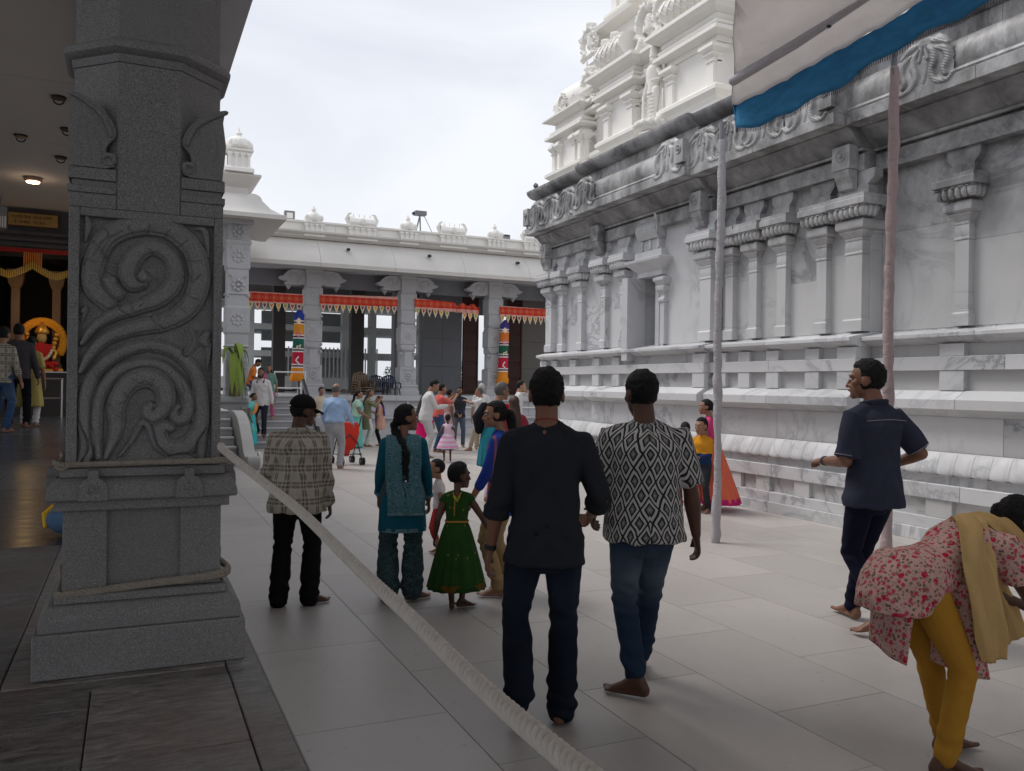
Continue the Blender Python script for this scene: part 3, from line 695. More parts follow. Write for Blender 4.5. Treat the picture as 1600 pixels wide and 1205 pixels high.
# carved supporter motifs (heart between two ribbed S scrolls) on the frieze
def motif(U, V):
    w = .40; c = [([(w, .02), (w, .16), (w, .34), (w, .50)], [.32, .37, .31, .14], .022)]
    for sgn in (-1, 1):
        f = lambda x, y: (w+sgn*x, y)
        c.append(([f(.05, .46), f(.12, .40), f(.13, .30), f(.10, .20), f(.14, .10), f(.21, .06), f(.30, .05), f(.36, .10)], [.03, .05, .055, .05, .045, .04, .035, .03], .05))
        c.append(([f(.16, .43), f(.26, .38), f(.29, .28), f(.25, .18), f(.27, .12)], [.03, .05, .055, .045, .03], .045))
        c.append(([f(.10, .52), f(.20, .50), f(.28, .44)], [.03, .045, .03], .04))
    c.append(([(w, .10), (w, .18), (w, .28), (w, .36)], [.015, .05, .075, .05], .035))
    c.append(([(w-.05, .35), (w-.01, .50)], [.035, .025], .045)); c.append(([(w+.05, .35), (w+.01, .50)], [.035, .025], .045))
    H = bands(U, V, c, .25)
    rib = np.sin((V*1.0+np.abs(U-w)*.6)*2*PI/.030)
    return np.where((H > .024) & (np.abs(U-w) > .09), H+.0035*rib, H)-.008
def relief(name, w, h, res, fn, thr=0):
    U, V, Hh, nx, ny = heightfield(w, h, res, fn)
    keep = (Hh[:-1, :-1] > thr)|(Hh[1:, 1:] > thr)|(Hh[:-1, 1:] > thr)|(Hh[1:, :-1] > thr)
    mb = MB(); mb.v = [(-Hh[j, i], U[j, i]-w/2, V[j, i]) for j in range(ny) for i in range(nx)]; mb.f = hf_faces(nx, ny, keep)
    return mb
mm = relief('m', .80, .58, .008, motif).mesh('carved_supporter', MD, True)
for y, s in [(3.0,'D'),(4.65,'D'),(6.42,'D'),(7.98,'C'),(8.72,'C'),(9.40,'C'),(10.02,'C'),(10.75,'B'),(13.35,'B'),(14.2,'A'),(14.85,'A'),(15.5,'A')]:
    dx = SEC[s][2]; ob('carved_supporter', mm, tem, loc=(7.525+dx, y, 4.85))
for s, y in (('C', 7.62), ('B', 10.42), ('A', 15.97)):
    dx = SEC[s][2]
    q = MB().box(7.47+dx, 7.58+dx, y-.11, y+.11, 5.0, 5.34); q.tube([(7.465+dx, y+.06*math.cos(t), 5.2+.06*math.sin(t)) for t in np.linspace(0, 2*PI, 15)], .01, 6); q.ball((7.465+dx, y, 5.2), .028, 8, 6)
    q.build('corner_boss', MD, tem, smooth=30)

# ---------------------------------------------------------------- cream tower over the sanctum
LM = M['lime']
tw = thing('temple_tower', 'cream painted stepped temple tower with small pilasters, figures and domed shrines above the marble wall', 'tower')
def bay(y0, y1, x, z0, prof, name, mat=LM, par=tw, xb=10.5, smooth=False):   # profile (out,z) wrapped round a block
    MB().rings([[(x-o, y0-o, z0+z), (xb, y0-o, z0+z), (xb, y1+o, z0+z), (x-o, y1+o, z0+z)] for o, z in prof]).build(name, mat, par, smooth=smooth)
BASE = [(.0, 0), (.0, .14), (.03, .16), (.03, .27), (.05, .29)]
BASE2 = [(.05, .291), (.07, .33), (.15, .40), (.15, .46), (.10, .50), (.03, .52), (0, .53)]
WALL = [(0, .531), (0, 1.16)]
COR = [[(.03, 1.161), (.03, 1.25)], [(.06, 1.251), (.20, 1.28), (.20, 1.34), (.10, 1.38)], [(.10, 1.381), (.14, 1.40), (.14, 1.44), (.07, 1.46)], [(.07, 1.461), (.10, 1.50), (.10, 1.56)], [(.12, 1.561), (.22, 1.60), (.30, 1.66), (.30, 1.72), (.26, 1.74), (.10, 1.76)]]
def tier(y0, y1, x, z0, k=1.0, pil=(), pw=.16):
    sc_ = lambda pr: [(o*k, z*k) for o, z in pr]
    bay(y0, y1, x, z0, sc_(BASE), 'tower_base'); bay(y0, y1, x, z0, sc_(BASE2), 'tower_base_moulding'); bay(y0, y1, x, z0, sc_(WALL), 'tower_wall')
    for c in COR: bay(y0, y1, x, z0, sc_(c), 'tower_cornice')
    for y in pil:
        p = ob('small_pilaster', None, tw)
        MB().stack(x, y, .06*k, pw/2*k, [(0, z0+.531*k), (0, z0+.86*k)]).build('shaft', LM, p)
        MB().stack(x, y, .06*k, pw/2*k, [(0, z0+.861*k), (.02, z0+.87*k), (.02, z0+.89*k), (0, z0+.90*k), (0, z0+.93*k), (.05*k, z0+.97*k), (.05*k, z0+.99*k), (.02, z0+1.0*k), (.10*k, z0+1.06*k), (.10*k, z0+1.11*k), (.03, z0+1.16*k)]).build('small_capital', LM, p)
def lattice(y0, y1, x, z0, r, name='barrel_roof'):
    """barrel vault with raised diamond lattice"""
    prof = [(x-r*math.sin(t)*(.95), z0+r*1.15*(1-math.cos(t))/1.0*.5*1.2) for t in np.linspace(.35, PI*.96, 10)]
    par = MB().ysweep(prof+[(x+.6, prof[-1][1]), (x+.6, prof[0][1])], y0, y1).build(name, LM, tw, smooth=40)
    q = MB(); n = max(2, int((y1-y0)/.16))
    for i in range(-3, n+3):
        for sg in (1, -1):
            P = []
            for j in range(8):
                t = .45+j/7*1.9; y = y0+(i+.5)*(y1-y0)/n+sg*(j/7-.5)*.45
                if y0 <= y <= y1: P.append((x-(r*math.sin(t)*.95+.006), y, z0+r*1.15*(1-math.cos(t))*.6))
            if len(P) > 1: q.tube(P, .010, 5)
    q.build('lattice', LM, par, smooth=True)
def gable_fn(U, V):   # leafy horseshoe gable relief
    c = []; w = .35
    for sgn in (-1, 1):
        f = lambda x, y: (w+sgn*x, y)
        c.append(([f(.0, .62), f(.14, .58), f(.25, .44), f(.26, .26), f(.16, .12), f(.26, .06)], [.06, .065, .06, .055, .05, .05], .09))
        for a in range(6):
            t = .2+a*.42; c.append(([f(.30*math.sin(t), .36+.32*math.cos(t)), f(.34*math.sin(t), .36+.36*math.cos(t))], [.045, .03], .07))
    c.append(([(w, .30), (w, .42)], [.10, .07], .07)); c.append(([(w, .62), (w, .72)], [.06, .05], .10)); c.append(([(w-.08, .1), (w+.08, .1)], [.06, .06], .05))
    H = bands(U, V, c, .3)
    return np.where(H > .02, H+.010*np.sin(U*2*PI/.05)*np.sin(V*2*PI/.045), H)-.01
gm_ = relief('g', .70, .80, .014, gable_fn).mesh('leaf_gable', LM, True)
def gable(x, y, z, s=1.0, rz=0):
    o = ob('leaf_gable', gm_, tw, loc=(x, y, z)); o.scale = (s, s, s); o.rotation_euler = (0, 0, rz); return o
Z0 = 5.741
tier(10.36, 11.62, 8.02, Z0, 1, (10.46, 11.52)); tier(11.60, 12.70, 8.22, Z0, 1, (12.55,)); tier(12.68, 13.70, 8.05, Z0, 1, (12.78, 13.60)); tier(13.66, 14.40, 8.25, Z0, 1, ())
MB().box(8.0, 8.6, 11.62, 11.72, Z0+.531, Z0+1.16).build('tower_wall', LM, tw)
tier(3.0, 7.0, 8.4, Z0, 1, (6.9, 6.2, 5.5)); tier(7.0, 10.2, 8.5, Z0, 1, (9.9, 9.0, 8.0))
# corner shrine with dome
kx, ky = 8.42, 15.12; kp = tw
k = .78
def st(pr, hxx, hyy, name, **kw): MB().stack(kx, ky, hxx, hyy, pr).build(name, LM, kp, **kw)
st([(0, Z0), (0, Z0+.10), (.05, Z0+.14), (.05, Z0+.20)], .42, .62, 'shrine_base'); st([(.05, Z0+.201), (.14, Z0+.27), (.14, Z0+.33), (.02, Z0+.37)], .42, .62, 'shrine_base')
st([(0, Z0+.371), (0, Z0+.95)], .40, .60, 'shrine_wall')
for y in (-.55, -.33, 0.33, .55):
    for face in (0,):
        p = ob('small_pilaster', None, tw)
        MB().stack(kx-.42, ky+y, .045, .055, [(0, Z0+.372), (0, Z0+.7), (.03, Z0+.73), (0, Z0+.75), (.07, Z0+.84), (.07, Z0+.88), (.02, Z0+.95)]).build('shaft', LM, p)
for x in (-.34, -.1):
    p = ob('small_pilaster', None, tw)
    MB().stack(kx+x, ky-.62, .05, .045, [(0, Z0+.372), (0, Z0+.7), (.03, Z0+.73), (0, Z0+.75), (.07, Z0+.84), (.07, Z0+.88), (.02, Z0+.95)]).build('shaft', LM, p)
st([(.02, Z0+.951), (.02, Z0+1.0), (.17, Z0+1.04), (.17, Z0+1.09), (.05, Z0+1.12)], .40, .60, 'shrine_cornice'); st([(.05, Z0+1.121), (.09, Z0+1.15), (.09, Z0+1.19), (.0, Z0+1.22), (.0, Z0+1.36)], .40, .60, 'shrine_cornice')
st([(.04, Z0+1.361), (.22, Z0+1.42), (.22, Z0+1.45), (.05, Z0+1.50)], .40, .58, 'shrine_cornice')
dome = MB(); dome.rings([[(kx+sx_*rx, ky+sy_*ry, z) for sx_, sy_ in [(math.cos(t)*q, math.sin(t)*q) for t, q in [(2*PI*i/24, (abs(math.cos(2*PI*i/24))**3.2+abs(math.sin(2*PI*i/24))**3.2)**(-1/3.2)) for i in range(24)]]] for rx, ry, z in [(.50, .66, Z0+1.50), (.56, .73, Z0+1.62), (.55, .70, Z0+1.78), (.44, .56, Z0+1.96), (.26, .34, Z0+2.08), (.10, .12, Z0+2.14), (.05, .05, Z0+2.20)]])
dm = dome.build('shrine_dome', LM, kp, smooth=50)
MB().ngon(kx, ky, [(.05, Z0+2.18), (.12, Z0+2.24), (.10, Z0+2.31), (.045, Z0+2.35), (.07, Z0+2.40), (.02, Z0+2.50), (.008, Z0+2.60)], 12).build('finial', LM, dm, smooth=50)
q = MB()
for i in range(24):
    for sg in (1, -1):
        P = []
        for j in range(6):
            t = 2*PI*(i+sg*j*.22)/24; s_ = j/5; rx, ry = .52*(1-s_)**.55+.03, .68*(1-s_)**.55+.03; qq = (abs(math.cos(t))**3.2+abs(math.sin(t))**3.2)**(-1/3.2)
            P.append((kx+(rx+.03)*qq*math.cos(t), ky+(ry+.03)*qq*math.sin(t), Z0+1.66+.42*s_))
        q.tube(P, .009, 4)
q.build('lattice', LM, dm)
gable(kx-.55, ky, Z0+1.46, .50)
gable(kx+.0, ky-.70, Z0+1.46, .50, PI/2)
# second register: barrels, gables, wall, cornice
Z1 = Z0+1.76
lattice(10.42, 11.5, 8.02, Z1, .34); lattice(12.75, 13.65, 8.05, Z1, .34)
for y in (11.50,): gable(7.98, y+.15, Z1-.05, 1.15)
gable(8.0, 10.5, Z1-.02, 1.1); gable(8.02, 13.7, Z1-.10, 1.0); gable(8.02, 12.2, Z1-.05, 1.25); gable(8.06, 14.35, Z1-.38, 1.0)
MB().box(8.55, 12, 3.0, 15.2, Z0, Z1+.01).build('tower_wall', LM, tw)
T2 = Z1-.10
def tier2(y0, y1, x, z0):
    bay(y0, y1, x, z0, [(0, 0), (0, .62)], 'tower_wall'); bay(y0, y1, x, z0, [(.02, .621), (.02, .68), (.16, .73), (.16, .79), (.06, .82)], 'tower_cornice'); bay(y0, y1, x, z0, [(.06, .821), (.10, .85), (.10, .90), (0, .92)], 'tower_cornice')
    bay(y0, y1, x, z0, [(.0, .921), (.0, 1.30)], 'tower_wall'); bay(y0, y1, x, z0, [(.03, 1.301), (.24, 1.36), (.26, 1.43), (.08, 1.47)], 'tower_cornice')
tier2(12.9, 15.15, 8.62, T2); tier2(9.5, 13.1, 8.50, T2); tier2(3.0, 9.6, 8.75, T2)
gable(8.42, 15.0, T2+.90, 1.0); gable(8.35, 13.9, T2+.2, 1.1); gable(8.30, 12.4, T2+.45, 1.3); gable(8.3, 11.2, T2+.5, 1.4); gable(8.3, 10.0, T2+.5, 1.4)
for y0, y1, x, z in ((12.0, 14.9, 8.85, T2+1.47), (9.0, 12.1, 8.8, T2+1.47), (3.2, 9.1, 8.95, T2+1.47)): tier(y0, y1, x, z, .8, (y0+.2, y1-.2, (y0+y1)/2))
# perched figures on the ledges (small seated forms)
def seated(y, x, z, s):
    q = MB(); q.ball((x, y, z+.12*s), (.12*s, .17*s, .10*s)); q.limb([(x, y, z+.15*s), (x, y, z+.36*s)], [.085*s, .095*s], 10); q.ball((x, y, z+.50*s), .07*s); q.ngon(x, y, [(.075*s, z+.53*s), (.05*s, z+.64*s), (.02*s, z+.70*s)], 10)
    for sg in (-1, 1): q.limb([(x, y+sg*.10*s, z+.38*s), (x-.06*s, y+sg*.19*s, z+.26*s), (x-.13*s, y+sg*.07*s, z+.22*s)], [.035*s, .03*s, .025*s], 8)
    q.build('seated_figure', LM, tw, smooth=True)
seated(12.15, 8.05, Z1+.55, 1.1); seated(11.3, 8.0, Z1+.75, 1.1)
# standing statue on lotus pedestal in front of the recess
sx0, sy0, sz0 = 7.93, 11.93, 5.76
st_ = thing('deity_statue', 'white standing statue with tall crown on a lotus pedestal in front of the cream tower', 'statue', (sx0, sy0, sz0), -PI/2+.0)
MB().ngon(0, 0, [(.20, 0), (.28, .05), (.30, .10), (.22, .15), (.18, .17)], 20).build('pedestal', LM, st_, smooth=40)
q = MB(); q.ngon(0, 0, [(.19, .171), (.26, .21), (.31, .28), (.30, .33), (.22, .36)], 24)
for i in range(16):
    t = 2*PI*i/16; q.ball((.29*math.cos(t), .29*math.sin(t), .27), (.05, .05, .06), 8, 6)
q.build('lotus_seat', LM, st_, smooth=40)
q = MB()
for sg in (-1, 1): q.limb([(sg*.055, 0, .37), (sg*.06, -.01, .60), (sg*.075, 0, .86)], [.045, .055, .075], 12)
q.limb([(0, 0, .84), (0, 0, .95), (0, .0, 1.08), (0, 0, 1.20)], [.115, .10, .125, .13], 14, ry=[.085, .07, .08, .075]); q.limb([(0, 0, 1.2), (0, 0, 1.30)], .04, 10)
for sg in (-1, 1):
    q.limb([(sg*.14, 0, 1.18), (sg*.22, .02, 1.02), (sg*.14, -.12, .98)] if sg > 0 else [(sg*.14, 0, 1.18), (sg*.21, 0, 1.0), (sg*.24, -.04, .84)], [.042, .035, .028], 10)
    q.limb([(sg*.14, .03, 1.18), (sg*.25, .05, 1.12), (sg*.26, .0, 1.30)], [.04, .032, .026], 10)
q.build('figure', LM, st_, smooth=True)
q = MB().ball((0, 0, 1.375), (.068, .078, .09), 14, 10); q.ball((0, -.075, 1.365), (.014, .018, .02), 8, 6)
for sg in (-1, 1): q.ball((sg*.07, 0, 1.35), (.015, .02, .045), 8, 6)
q.build('head', LM, st_, smooth=True)
MB().ngon(0, 0, [(.078, 1.42), (.085, 1.46), (.07, 1.50), (.078, 1.53), (.06, 1.60), (.062, 1.63), (.03, 1.68), (.01, 1.71)], 16).build('crown', LM, st_, smooth=40)
q = MB().tube([(.0, -.02, .40), (.0, -.03, .84)], [.03, .05], 8)
for i in range(7): q.tube([(.10*math.cos(t), -.02+.085*math.sin(t)-.0, .45+.06*i) for t in np.linspace(0, 2*PI, 17)], .010, 6)
q.tube([(.20, .04, .37), (.18, .06, .86)], [.03, .02], 6); q.limb([(-.24, -.05, .84), (-.22, -.06, .37)], [.02, .035], 8)
q.build('drapery', LM, st_, smooth=True)
# pigeons on the ledge
pm_ = plain('pigeon_grey', (.05, .055, .06), .6, .3, 30, 100, 0)
for y, x in ((14.02, 7.66), (15.75, 7.60)):
    pg = thing('pigeon', 'dark pigeon sitting on the ledge in front of the small domed shrine' if y < 15 else 'small dark pigeon at the far end of the marble ledge', 'bird', (x, y, 5.725), 1.2)
    MB().limb([(-.10, 0, .05), (0, 0, .075), (.08, 0, .10)], [.025, .055, .035], 10).build('body', pm_, pg, smooth=True)
    MB().ball((.11, 0, .14), (.028, .022, .026), 8, 6).limb([(.13, 0, .138), (.155, 0, .13)], .006, 5).build('head', pm_, pg, smooth=True)
    MB().limb([(-.10, 0, .05), (-.18, 0, .035)], [.025, .012], 8).build('tail', pm_, pg, smooth=True)
# ---------------------------------------------------------------- colonnade at the back
PF = 1.27
cl = thing('colonnade', 'long pale stone colonnade across the far side of the courtyard with small roof shrines', 'colonnade')
LS, GB = M['limes'], M['granb']
MB().box(1.2, 26, 26.6, 44, -.02, PF-.05).build('platform_core', GB, cl)
for z0, z1, o_ in ((0, .22, .45), (.22, .52, .30), (.52, .60, .42), (.60, 1.10, .16), (1.10, PF, .30)):
    for x0 in np.arange(4.6, 26, 1.6): MB().box(x0+.003, x0+1.597, 26.6-o_, 26.61, z0+.002, z1).build('plinth_stone', GB, cl, bevel=.006)
for x0 in np.arange(1.2, 26, 1.2):
    for k, y0 in enumerate((26.62, 28.6, 30.6)): MB().box(x0+.003, x0+1.197, y0, y0+1.97, PF-.05, PF).build('floor_slab', GB, cl)
pil0 = None
def far_pillar(x, y):
    p = ob('pillar', None, cl); p.location = (x, y, 0)
    MB().stack(0, 0, .30, .30, [(.08, PF), (.08, PF+.14), (.04, PF+.18), (.04, PF+.26), (.06, PF+.30), (.02, PF+.36)]).build('pillar_base', GB, p)
    MB().stack(0, 0, .25, .25, [(.04, PF+.361), (.04, PF+.92), (.0, PF+.96)]).build('lower_block', GB, p, bevel=.008)
    MB().ngon(0, 0, [(.285, PF+.961), (.285, PF+1.50)], 8, PI/8).build('shaft', GB, p)
    MB().ngon(0, 0, [(.30, PF+1.501), (.33, PF+1.53), (.30, PF+1.56)], 16).build('shaft_ring', GB, p, smooth=40)
    MB().stack(0, 0, .25, .25, [(.0, PF+1.561), (.0, PF+1.72), (.03, PF+1.74), (.03, PF+2.30), (0, PF+2.33), (0, PF+2.42)]).build('middle_block', GB, p, bevel=.008)
    MB().ngon(0, 0, [(.30, PF+2.421), (.33, PF+2.45), (.30, PF+2.48)], 16).build('shaft_ring', GB, p, smooth=40)
    MB().stack(0, 0, .25, .25, [(.0, PF+2.481), (.0, PF+2.9), (.035, PF+2.92), (.035, PF+3.45), (.0, PF+3.5), (0, PF+3.95)]).build('upper_block', GB, p, bevel=.008)
    q = MB()   # carved ornament on the blocks: scrolls and lotus
    for zc in (PF+.66, PF+2.02, PF+3.18):
        f = -.305 if zc < PF+1 else -.288
        for i in range(8):
            t = 2*PI*i/8; q.ball((.10*math.cos(t), f+.01, zc+.10*math.sin(t)), (.045, .02, .045), 8, 6)
        q.ball((0, f+.005, zc), (.04, .025, .04), 8, 6)
        for sg in (-1, 1):
            for zz in (-.2, .2): q.tube([(sg*(.17+.05*math.cos(a)), f+.012, zc+zz+.05*math.sin(a)) for a in np.linspace(0, 5, 9)], .014, 5)
    for sg in (-1, 1):
        for zc in (PF+1.40, PF+1.64, PF+2.36, PF+2.56, PF+2.98): q.ball((sg*.25, -.24, zc), (.05, .05, .06), 8, 6)
        for i in range(5): q.tube([(sg*(.04+.03*i), -.302, PF+.45+.09*i), (sg*.0, -.302, PF+.52+.09*i)], .010, 5)
    q.build('carved_ornament', GB, p, smooth=True, kind='stuff')
    for sg in (-1, 1):
        br = MB(); P = [(0, 3.60), (.22, 3.56), (.60, 3.56), (.66, 3.62), (.58, 3.66), (.80, 3.74), (.84, 3.80), (.70, 3.84), (.66, 3.92), (.54, 4.02), (.40, 4.06), (0, 4.06)]
        br.prism([(sg*(.25+u), PF+v) for u, v in P], lambda u, v, t: (u, t, v), -.17, .17)
        br.ball((sg*.78, 0, PF+3.53), (.08, .08, .08), 10, 8); br.limb([(sg*.78, 0, PF+3.62), (sg*.78, 0, PF+3.44)], [.035, .03], 8)
        br.tube([(sg*(.62+.12*math.cos(a)), -.178, PF+3.82+.10*math.sin(a)) for a in np.linspace(-.4, 4.6, 12)], .018, 5)
        br.tube([(sg*(.30+.02), -.178, PF+3.98), (sg*.40, -.178, PF+3.80), (sg*.52, -.178, PF+3.64)], .018, 5)
        br.build('bracket', GB, p, smooth=35)
    MB().box(-.27, .27, -.27, .27, PF+3.951, PF+4.07).build('capital', GB, p)
    return p
pp = far_pillar(5.40, 28.0)
for x in (8.62, 11.86, 15.08, 18.3): 
    c = copy_tree(pp, cl); c.location = (x, 28.0, 0)
MB().box(2.6, 26, 27.72, 28.28, PF+4.075, PF+4.50).build('beam', GB, cl)
MB().box(2.6, 26, 27.76, 28.24, PF+3.86, PF+4.05).build('beam_shadow_strip', M['dark'], cl) if False else None
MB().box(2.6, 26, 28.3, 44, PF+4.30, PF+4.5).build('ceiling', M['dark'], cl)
MB().box(3.2, 26, 28.30, 28.42, PF+3.55, PF+4.29).build('inner_lintel', M['wallgrey'], cl)
# eave: broad sloping stone slab, cornice, parapet
for x0 in np.arange(2.9, 26, 2.4):
    MB().xsweep([(28.3, PF+4.50), (26.9, PF+4.22), (26.3, PF+3.97), (26.22, PF+3.98), (26.2, PF+4.10), (26.45, PF+4.50), (26.8, PF+4.80), (27.0, PF+4.92), (28.3, PF+4.92)], x0+.004, x0+2.396).build('eave_slab', LS, cl, smooth=30)
MB().xsweep([(26.95, PF+4.93), (26.85, PF+5.0), (26.85, PF+5.04), (26.7, PF+5.10), (26.7, PF+5.15), (28.3, PF+5.15), (28.3, PF+4.93)], 2.9, 26).build('cornice', LS, cl)
for x0 in np.arange(2.9, 26, 3.0):
    MB().box(x0+.003, x0+2.997, 27.0, 27.3, PF+5.151, PF+5.42).build('parapet', LM, cl); 
    MB().xsweep([(26.96, PF+5.421), (26.92, PF+5.45), (26.92, PF+5.50), (27.38, PF+5.50), (27.38, PF+5.421)], x0+.003, x0+2.997).build('parapet_coping', LM, cl)
def mini(x, kind, name):
    p = ob(name, None, cl); p.location = (x, 27.0, PF+5.0)
    w = .30 if kind == 0 else .46
    MB().stack(0, 0, w, .16, [(.03, .0), (.03, .08), (0, .10)]).build('shrine_base', LM, p)
    MB().stack(0, 0, w-.05, .13, [(0, .10), (0, .40)]).build('shrine_body', LM, p)
    for u in ((-1, -.35, .35, 1) if kind == 0 else (-1, -.5, .0, .5, 1)):
        MB().stack(u*(w-.06), -.14, .035, .03, [(.01, .10), (0, .13), (0, .30), (.03, .36), (.03, .40)]).build('small_pilaster', LM, p)
    MB().stack(0, 0, w-.03, .15, [(0, .40), (.05, .43), (.05, .47), (0, .49)]).build('shrine_cornice', LM, p)
    if kind == 0:
        q = MB().ngon(0, 0, [(.26, .49), (.30, .55), (.28, .64), (.18, .74), (.07, .80), (.06, .84), (.09, .87), (.03, .93), (.01, 1.0)], 12, 0, 1, .7)
        q.ball((0, -.2, .60), (.10, .05, .12), 8, 6)
        for sg in (-1, 1): q.ball((sg*.22, -.08, .60), (.08, .08, .11), 8, 6)
        q.build('shrine_dome', LM, p, smooth=40)
    else:
        q = MB().xsweep([(-.16, .49), (-.20, .56), (-.16, .68), (-.06, .76), (.06, .76), (.16, .68), (.20, .56), (.16, .49)], -.42, .42)
        for i in range(4): q.limb([(-.27+.18*i, 0, .74), (-.27+.18*i, 0, .86)], [.03, .012], 6)
        for sg in (-1, 1): q.limb([(sg*.42, 0, .50), (sg*.50, 0, .70), (sg*.43, 0, .86), (sg*.36, 0, .88)], [.07, .07, .05, .03], 8)
        q.ball((0, -.2, .60), (.10, .05, .12), 8, 6)
        q.build('shrine_vault', LM, p, smooth=40)
    return p
m0 = mini(5.21, 0, 'roof_shrine'); m1 = mini(6.76, 1, 'roof_shrine')
for x in (8.32, 11.46, 14.6): c = copy_tree(m0, cl); c.location = (x, 27.0, PF+5.0)
for x in (9.88, 13.0): c = copy_tree(m1, cl); c.location = (x, 27.0, PF+5.0)
for x in (6.2, 8.9, 12.1): MB().limb([(x, 26.5, PF+4.62), (x, 26.36, PF+4.60)], .05, 8).build('rain_spout', M['dark_metal'], cl)
# back row: dark piers, grey clad wall with wooden doors
def ox(px, Y, py=520):
    d = _f+_r*((px-800)/F_PX)-_u*((py-602.5)/F_PX); return d.x/d.y*Y
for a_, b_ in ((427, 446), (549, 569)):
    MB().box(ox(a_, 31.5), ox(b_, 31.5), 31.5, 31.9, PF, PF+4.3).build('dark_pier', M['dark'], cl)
MB().box(ox(616, 31.5), ox(624, 31.5)+.1, 31.5, 31.9, PF, PF+4.3).build('dark_pier', M['wallgrey'], cl)
xa, xb_ = ox(660, 31), ox(722, 31)
for j in range(4):
    for i in range(2):
        MB().box(xa+(xb_-xa)/2*i+.004, xa+(xb_-xa)/2*(i+1)-.004, 31, 31.4, PF+1.08*j+.004, PF+1.08*(j+1)-.004).build('wall_panel', M['wallgrey'], cl)
def door(x0, x1, y, name='wooden_door'):
    d = MB().box(x0, x1, y, y+.12, PF, PF+4.3).build(name, M['wood'], cl)
    for k in range(7): MB().box(x0+.06, x1-.06, y-.04, y-.001, PF+.10+.6*k, PF+.10+.6*k+.48).build('door_panel', M['wood'], d, bevel=.01)
    for x in (x0, x1-.05): MB().box(x, x+.05, y-.06, y-.001, PF, PF+4.3).build('door_stile', plain('red_brown_wood', (.10, .03, .022), .5, .2, 4, 40, .1), d)
door(ox(724, 31), ox(747, 31), 31.0); door(ox(792, 31), ox(815, 31), 31.0)
for j in range(4):
    for i in range(3):
        x0 = ox(816, 31); MB().box(x0+1.5*i+.004, x0+1.5*i+1.496, 31, 31.4, PF+1.08*j+.004, PF+1.08*(j+1)-.004).build('wall_panel', M['wallgrey'] if False else plain('beige_grey_cladding', (.24, .22, .20), .6, .1, 2, 30, .1) if (i == 0 and j == 0) else bpy.data.materials['beige_grey_cladding'], cl)
# ---------------------------------------------------------------- white unfinished concrete building behind, seen through the colonnade
wb = thing('concrete_building', 'white multi-storey concrete frame building seen through the colonnade openings', 'building')
WM = plain('white_concrete', (.80, .81, .80), .7, .08, 1, 20, .1); GMt = plain('grey_render', (.50, .53, .53), .8, .2, 2, 20, .1)
yb = 42
for i, x in enumerate((2.5, 5.0, 7.4, 9.6, 11.0, 12.9, 13.6)):
    MB().box(x, x+.35, yb, yb+.4, 0, 9).build('concrete_column', WM, wb)
for z in (1.6, 2.9, 4.2, 5.5, 6.8): MB().box(2, 13.9, yb-.05, yb-.001, z, z+.28).build('floor_beam', WM, wb); MB().box(2, 13.9, yb+.4, yb+5, z+.05, z+.2).build('floor_plate', GMt, wb)
for i, (x0, x1) in enumerate(((2.2, 4.2), (6.1, 8.7), (9.0, 11.3), (11.4, 12.3))):
    for z in (1.9, 3.8, 5.8): 
        MB().box(x0, x1-.9 if i == 3 else x1-.35, yb+3, yb+3.2, z, z+1.55).build('grey_wall', GMt, wb)
for i in range(26): MB().box(6.3+.2*i, 6.36+.2*i, yb-.3, yb-.24, 1.9, 3.4).build('white_baluster', WM, wb)
MB().box(2, 14, yb-.35, yb-.15, 1.35, 1.9).build('balcony_wall', WM, wb)
for x in (6.0, 9.7): MB().box(x, x+1.1, yb-.45, yb-.36, 1.3, 1.95).build('balcony_panel', LM, wb)
# low wall + trees far behind the gaps
MB().box(1, 26, 44.5, 44.8, 0, 1.9).build('boundary_wall', M['limes'], None, label='low pale boundary wall seen behind the colonnade gaps', category='wall')
def leafmat(name, c1, c2):
    a = N(name); r = a.n('ShaderNodeNewGeometry').outputs['Random Per Island']; c = a.mix(r, c1, c2); return a.done(c, .6, 0, .3)
lfm = leafmat('tree_leaf', (.03, .06, .02), (.07, .12, .04))
for i, (x, s_) in enumerate(((14.6, 1.0), (17.9, .8), (19.0, 1.2))):
    tr = thing('tree', ['small dark tree beyond the wall, behind the right edge of the concrete building', 'small tree tip showing in the bright gap left of the grey wall', 'dark tree beyond the wall, furthest right'][i], 'tree', (x, 50, 0))
    MB().tube([(0, 0, 0), (.05, 0, 1.2), (0, .05, 2.2*s_)], [.12, .09, .04], 8).build('trunk', plain('bark', (.08, .06, .045), .9, .3, 10, 60, .4), tr)
    q = MB()
    for k in range(500):
        t = rnd.random()*2*PI; r_ = rnd.random()**.5*.8*s_; z = 1.6*s_+rnd.random()*1.1*s_; c_ = Vector((r_*math.cos(t)*(1-(z-1.6*s_)*.4), r_*math.sin(t)*(1-(z-1.6*s_)*.4), z)); e = .07; n_ = Vector((rnd.uniform(-1, 1), rnd.uniform(-1, 1), rnd.uniform(-1, 1))).normalized(); b1 = n_.orthogonal().normalized(); b2 = n_.cross(b1)
        q.add([c_-b1*e, c_+b2*e*.5, c_+b1*e, c_-b2*e*.5], [(0, 1, 2, 3)])
    q.build('crown', lfm, tr)

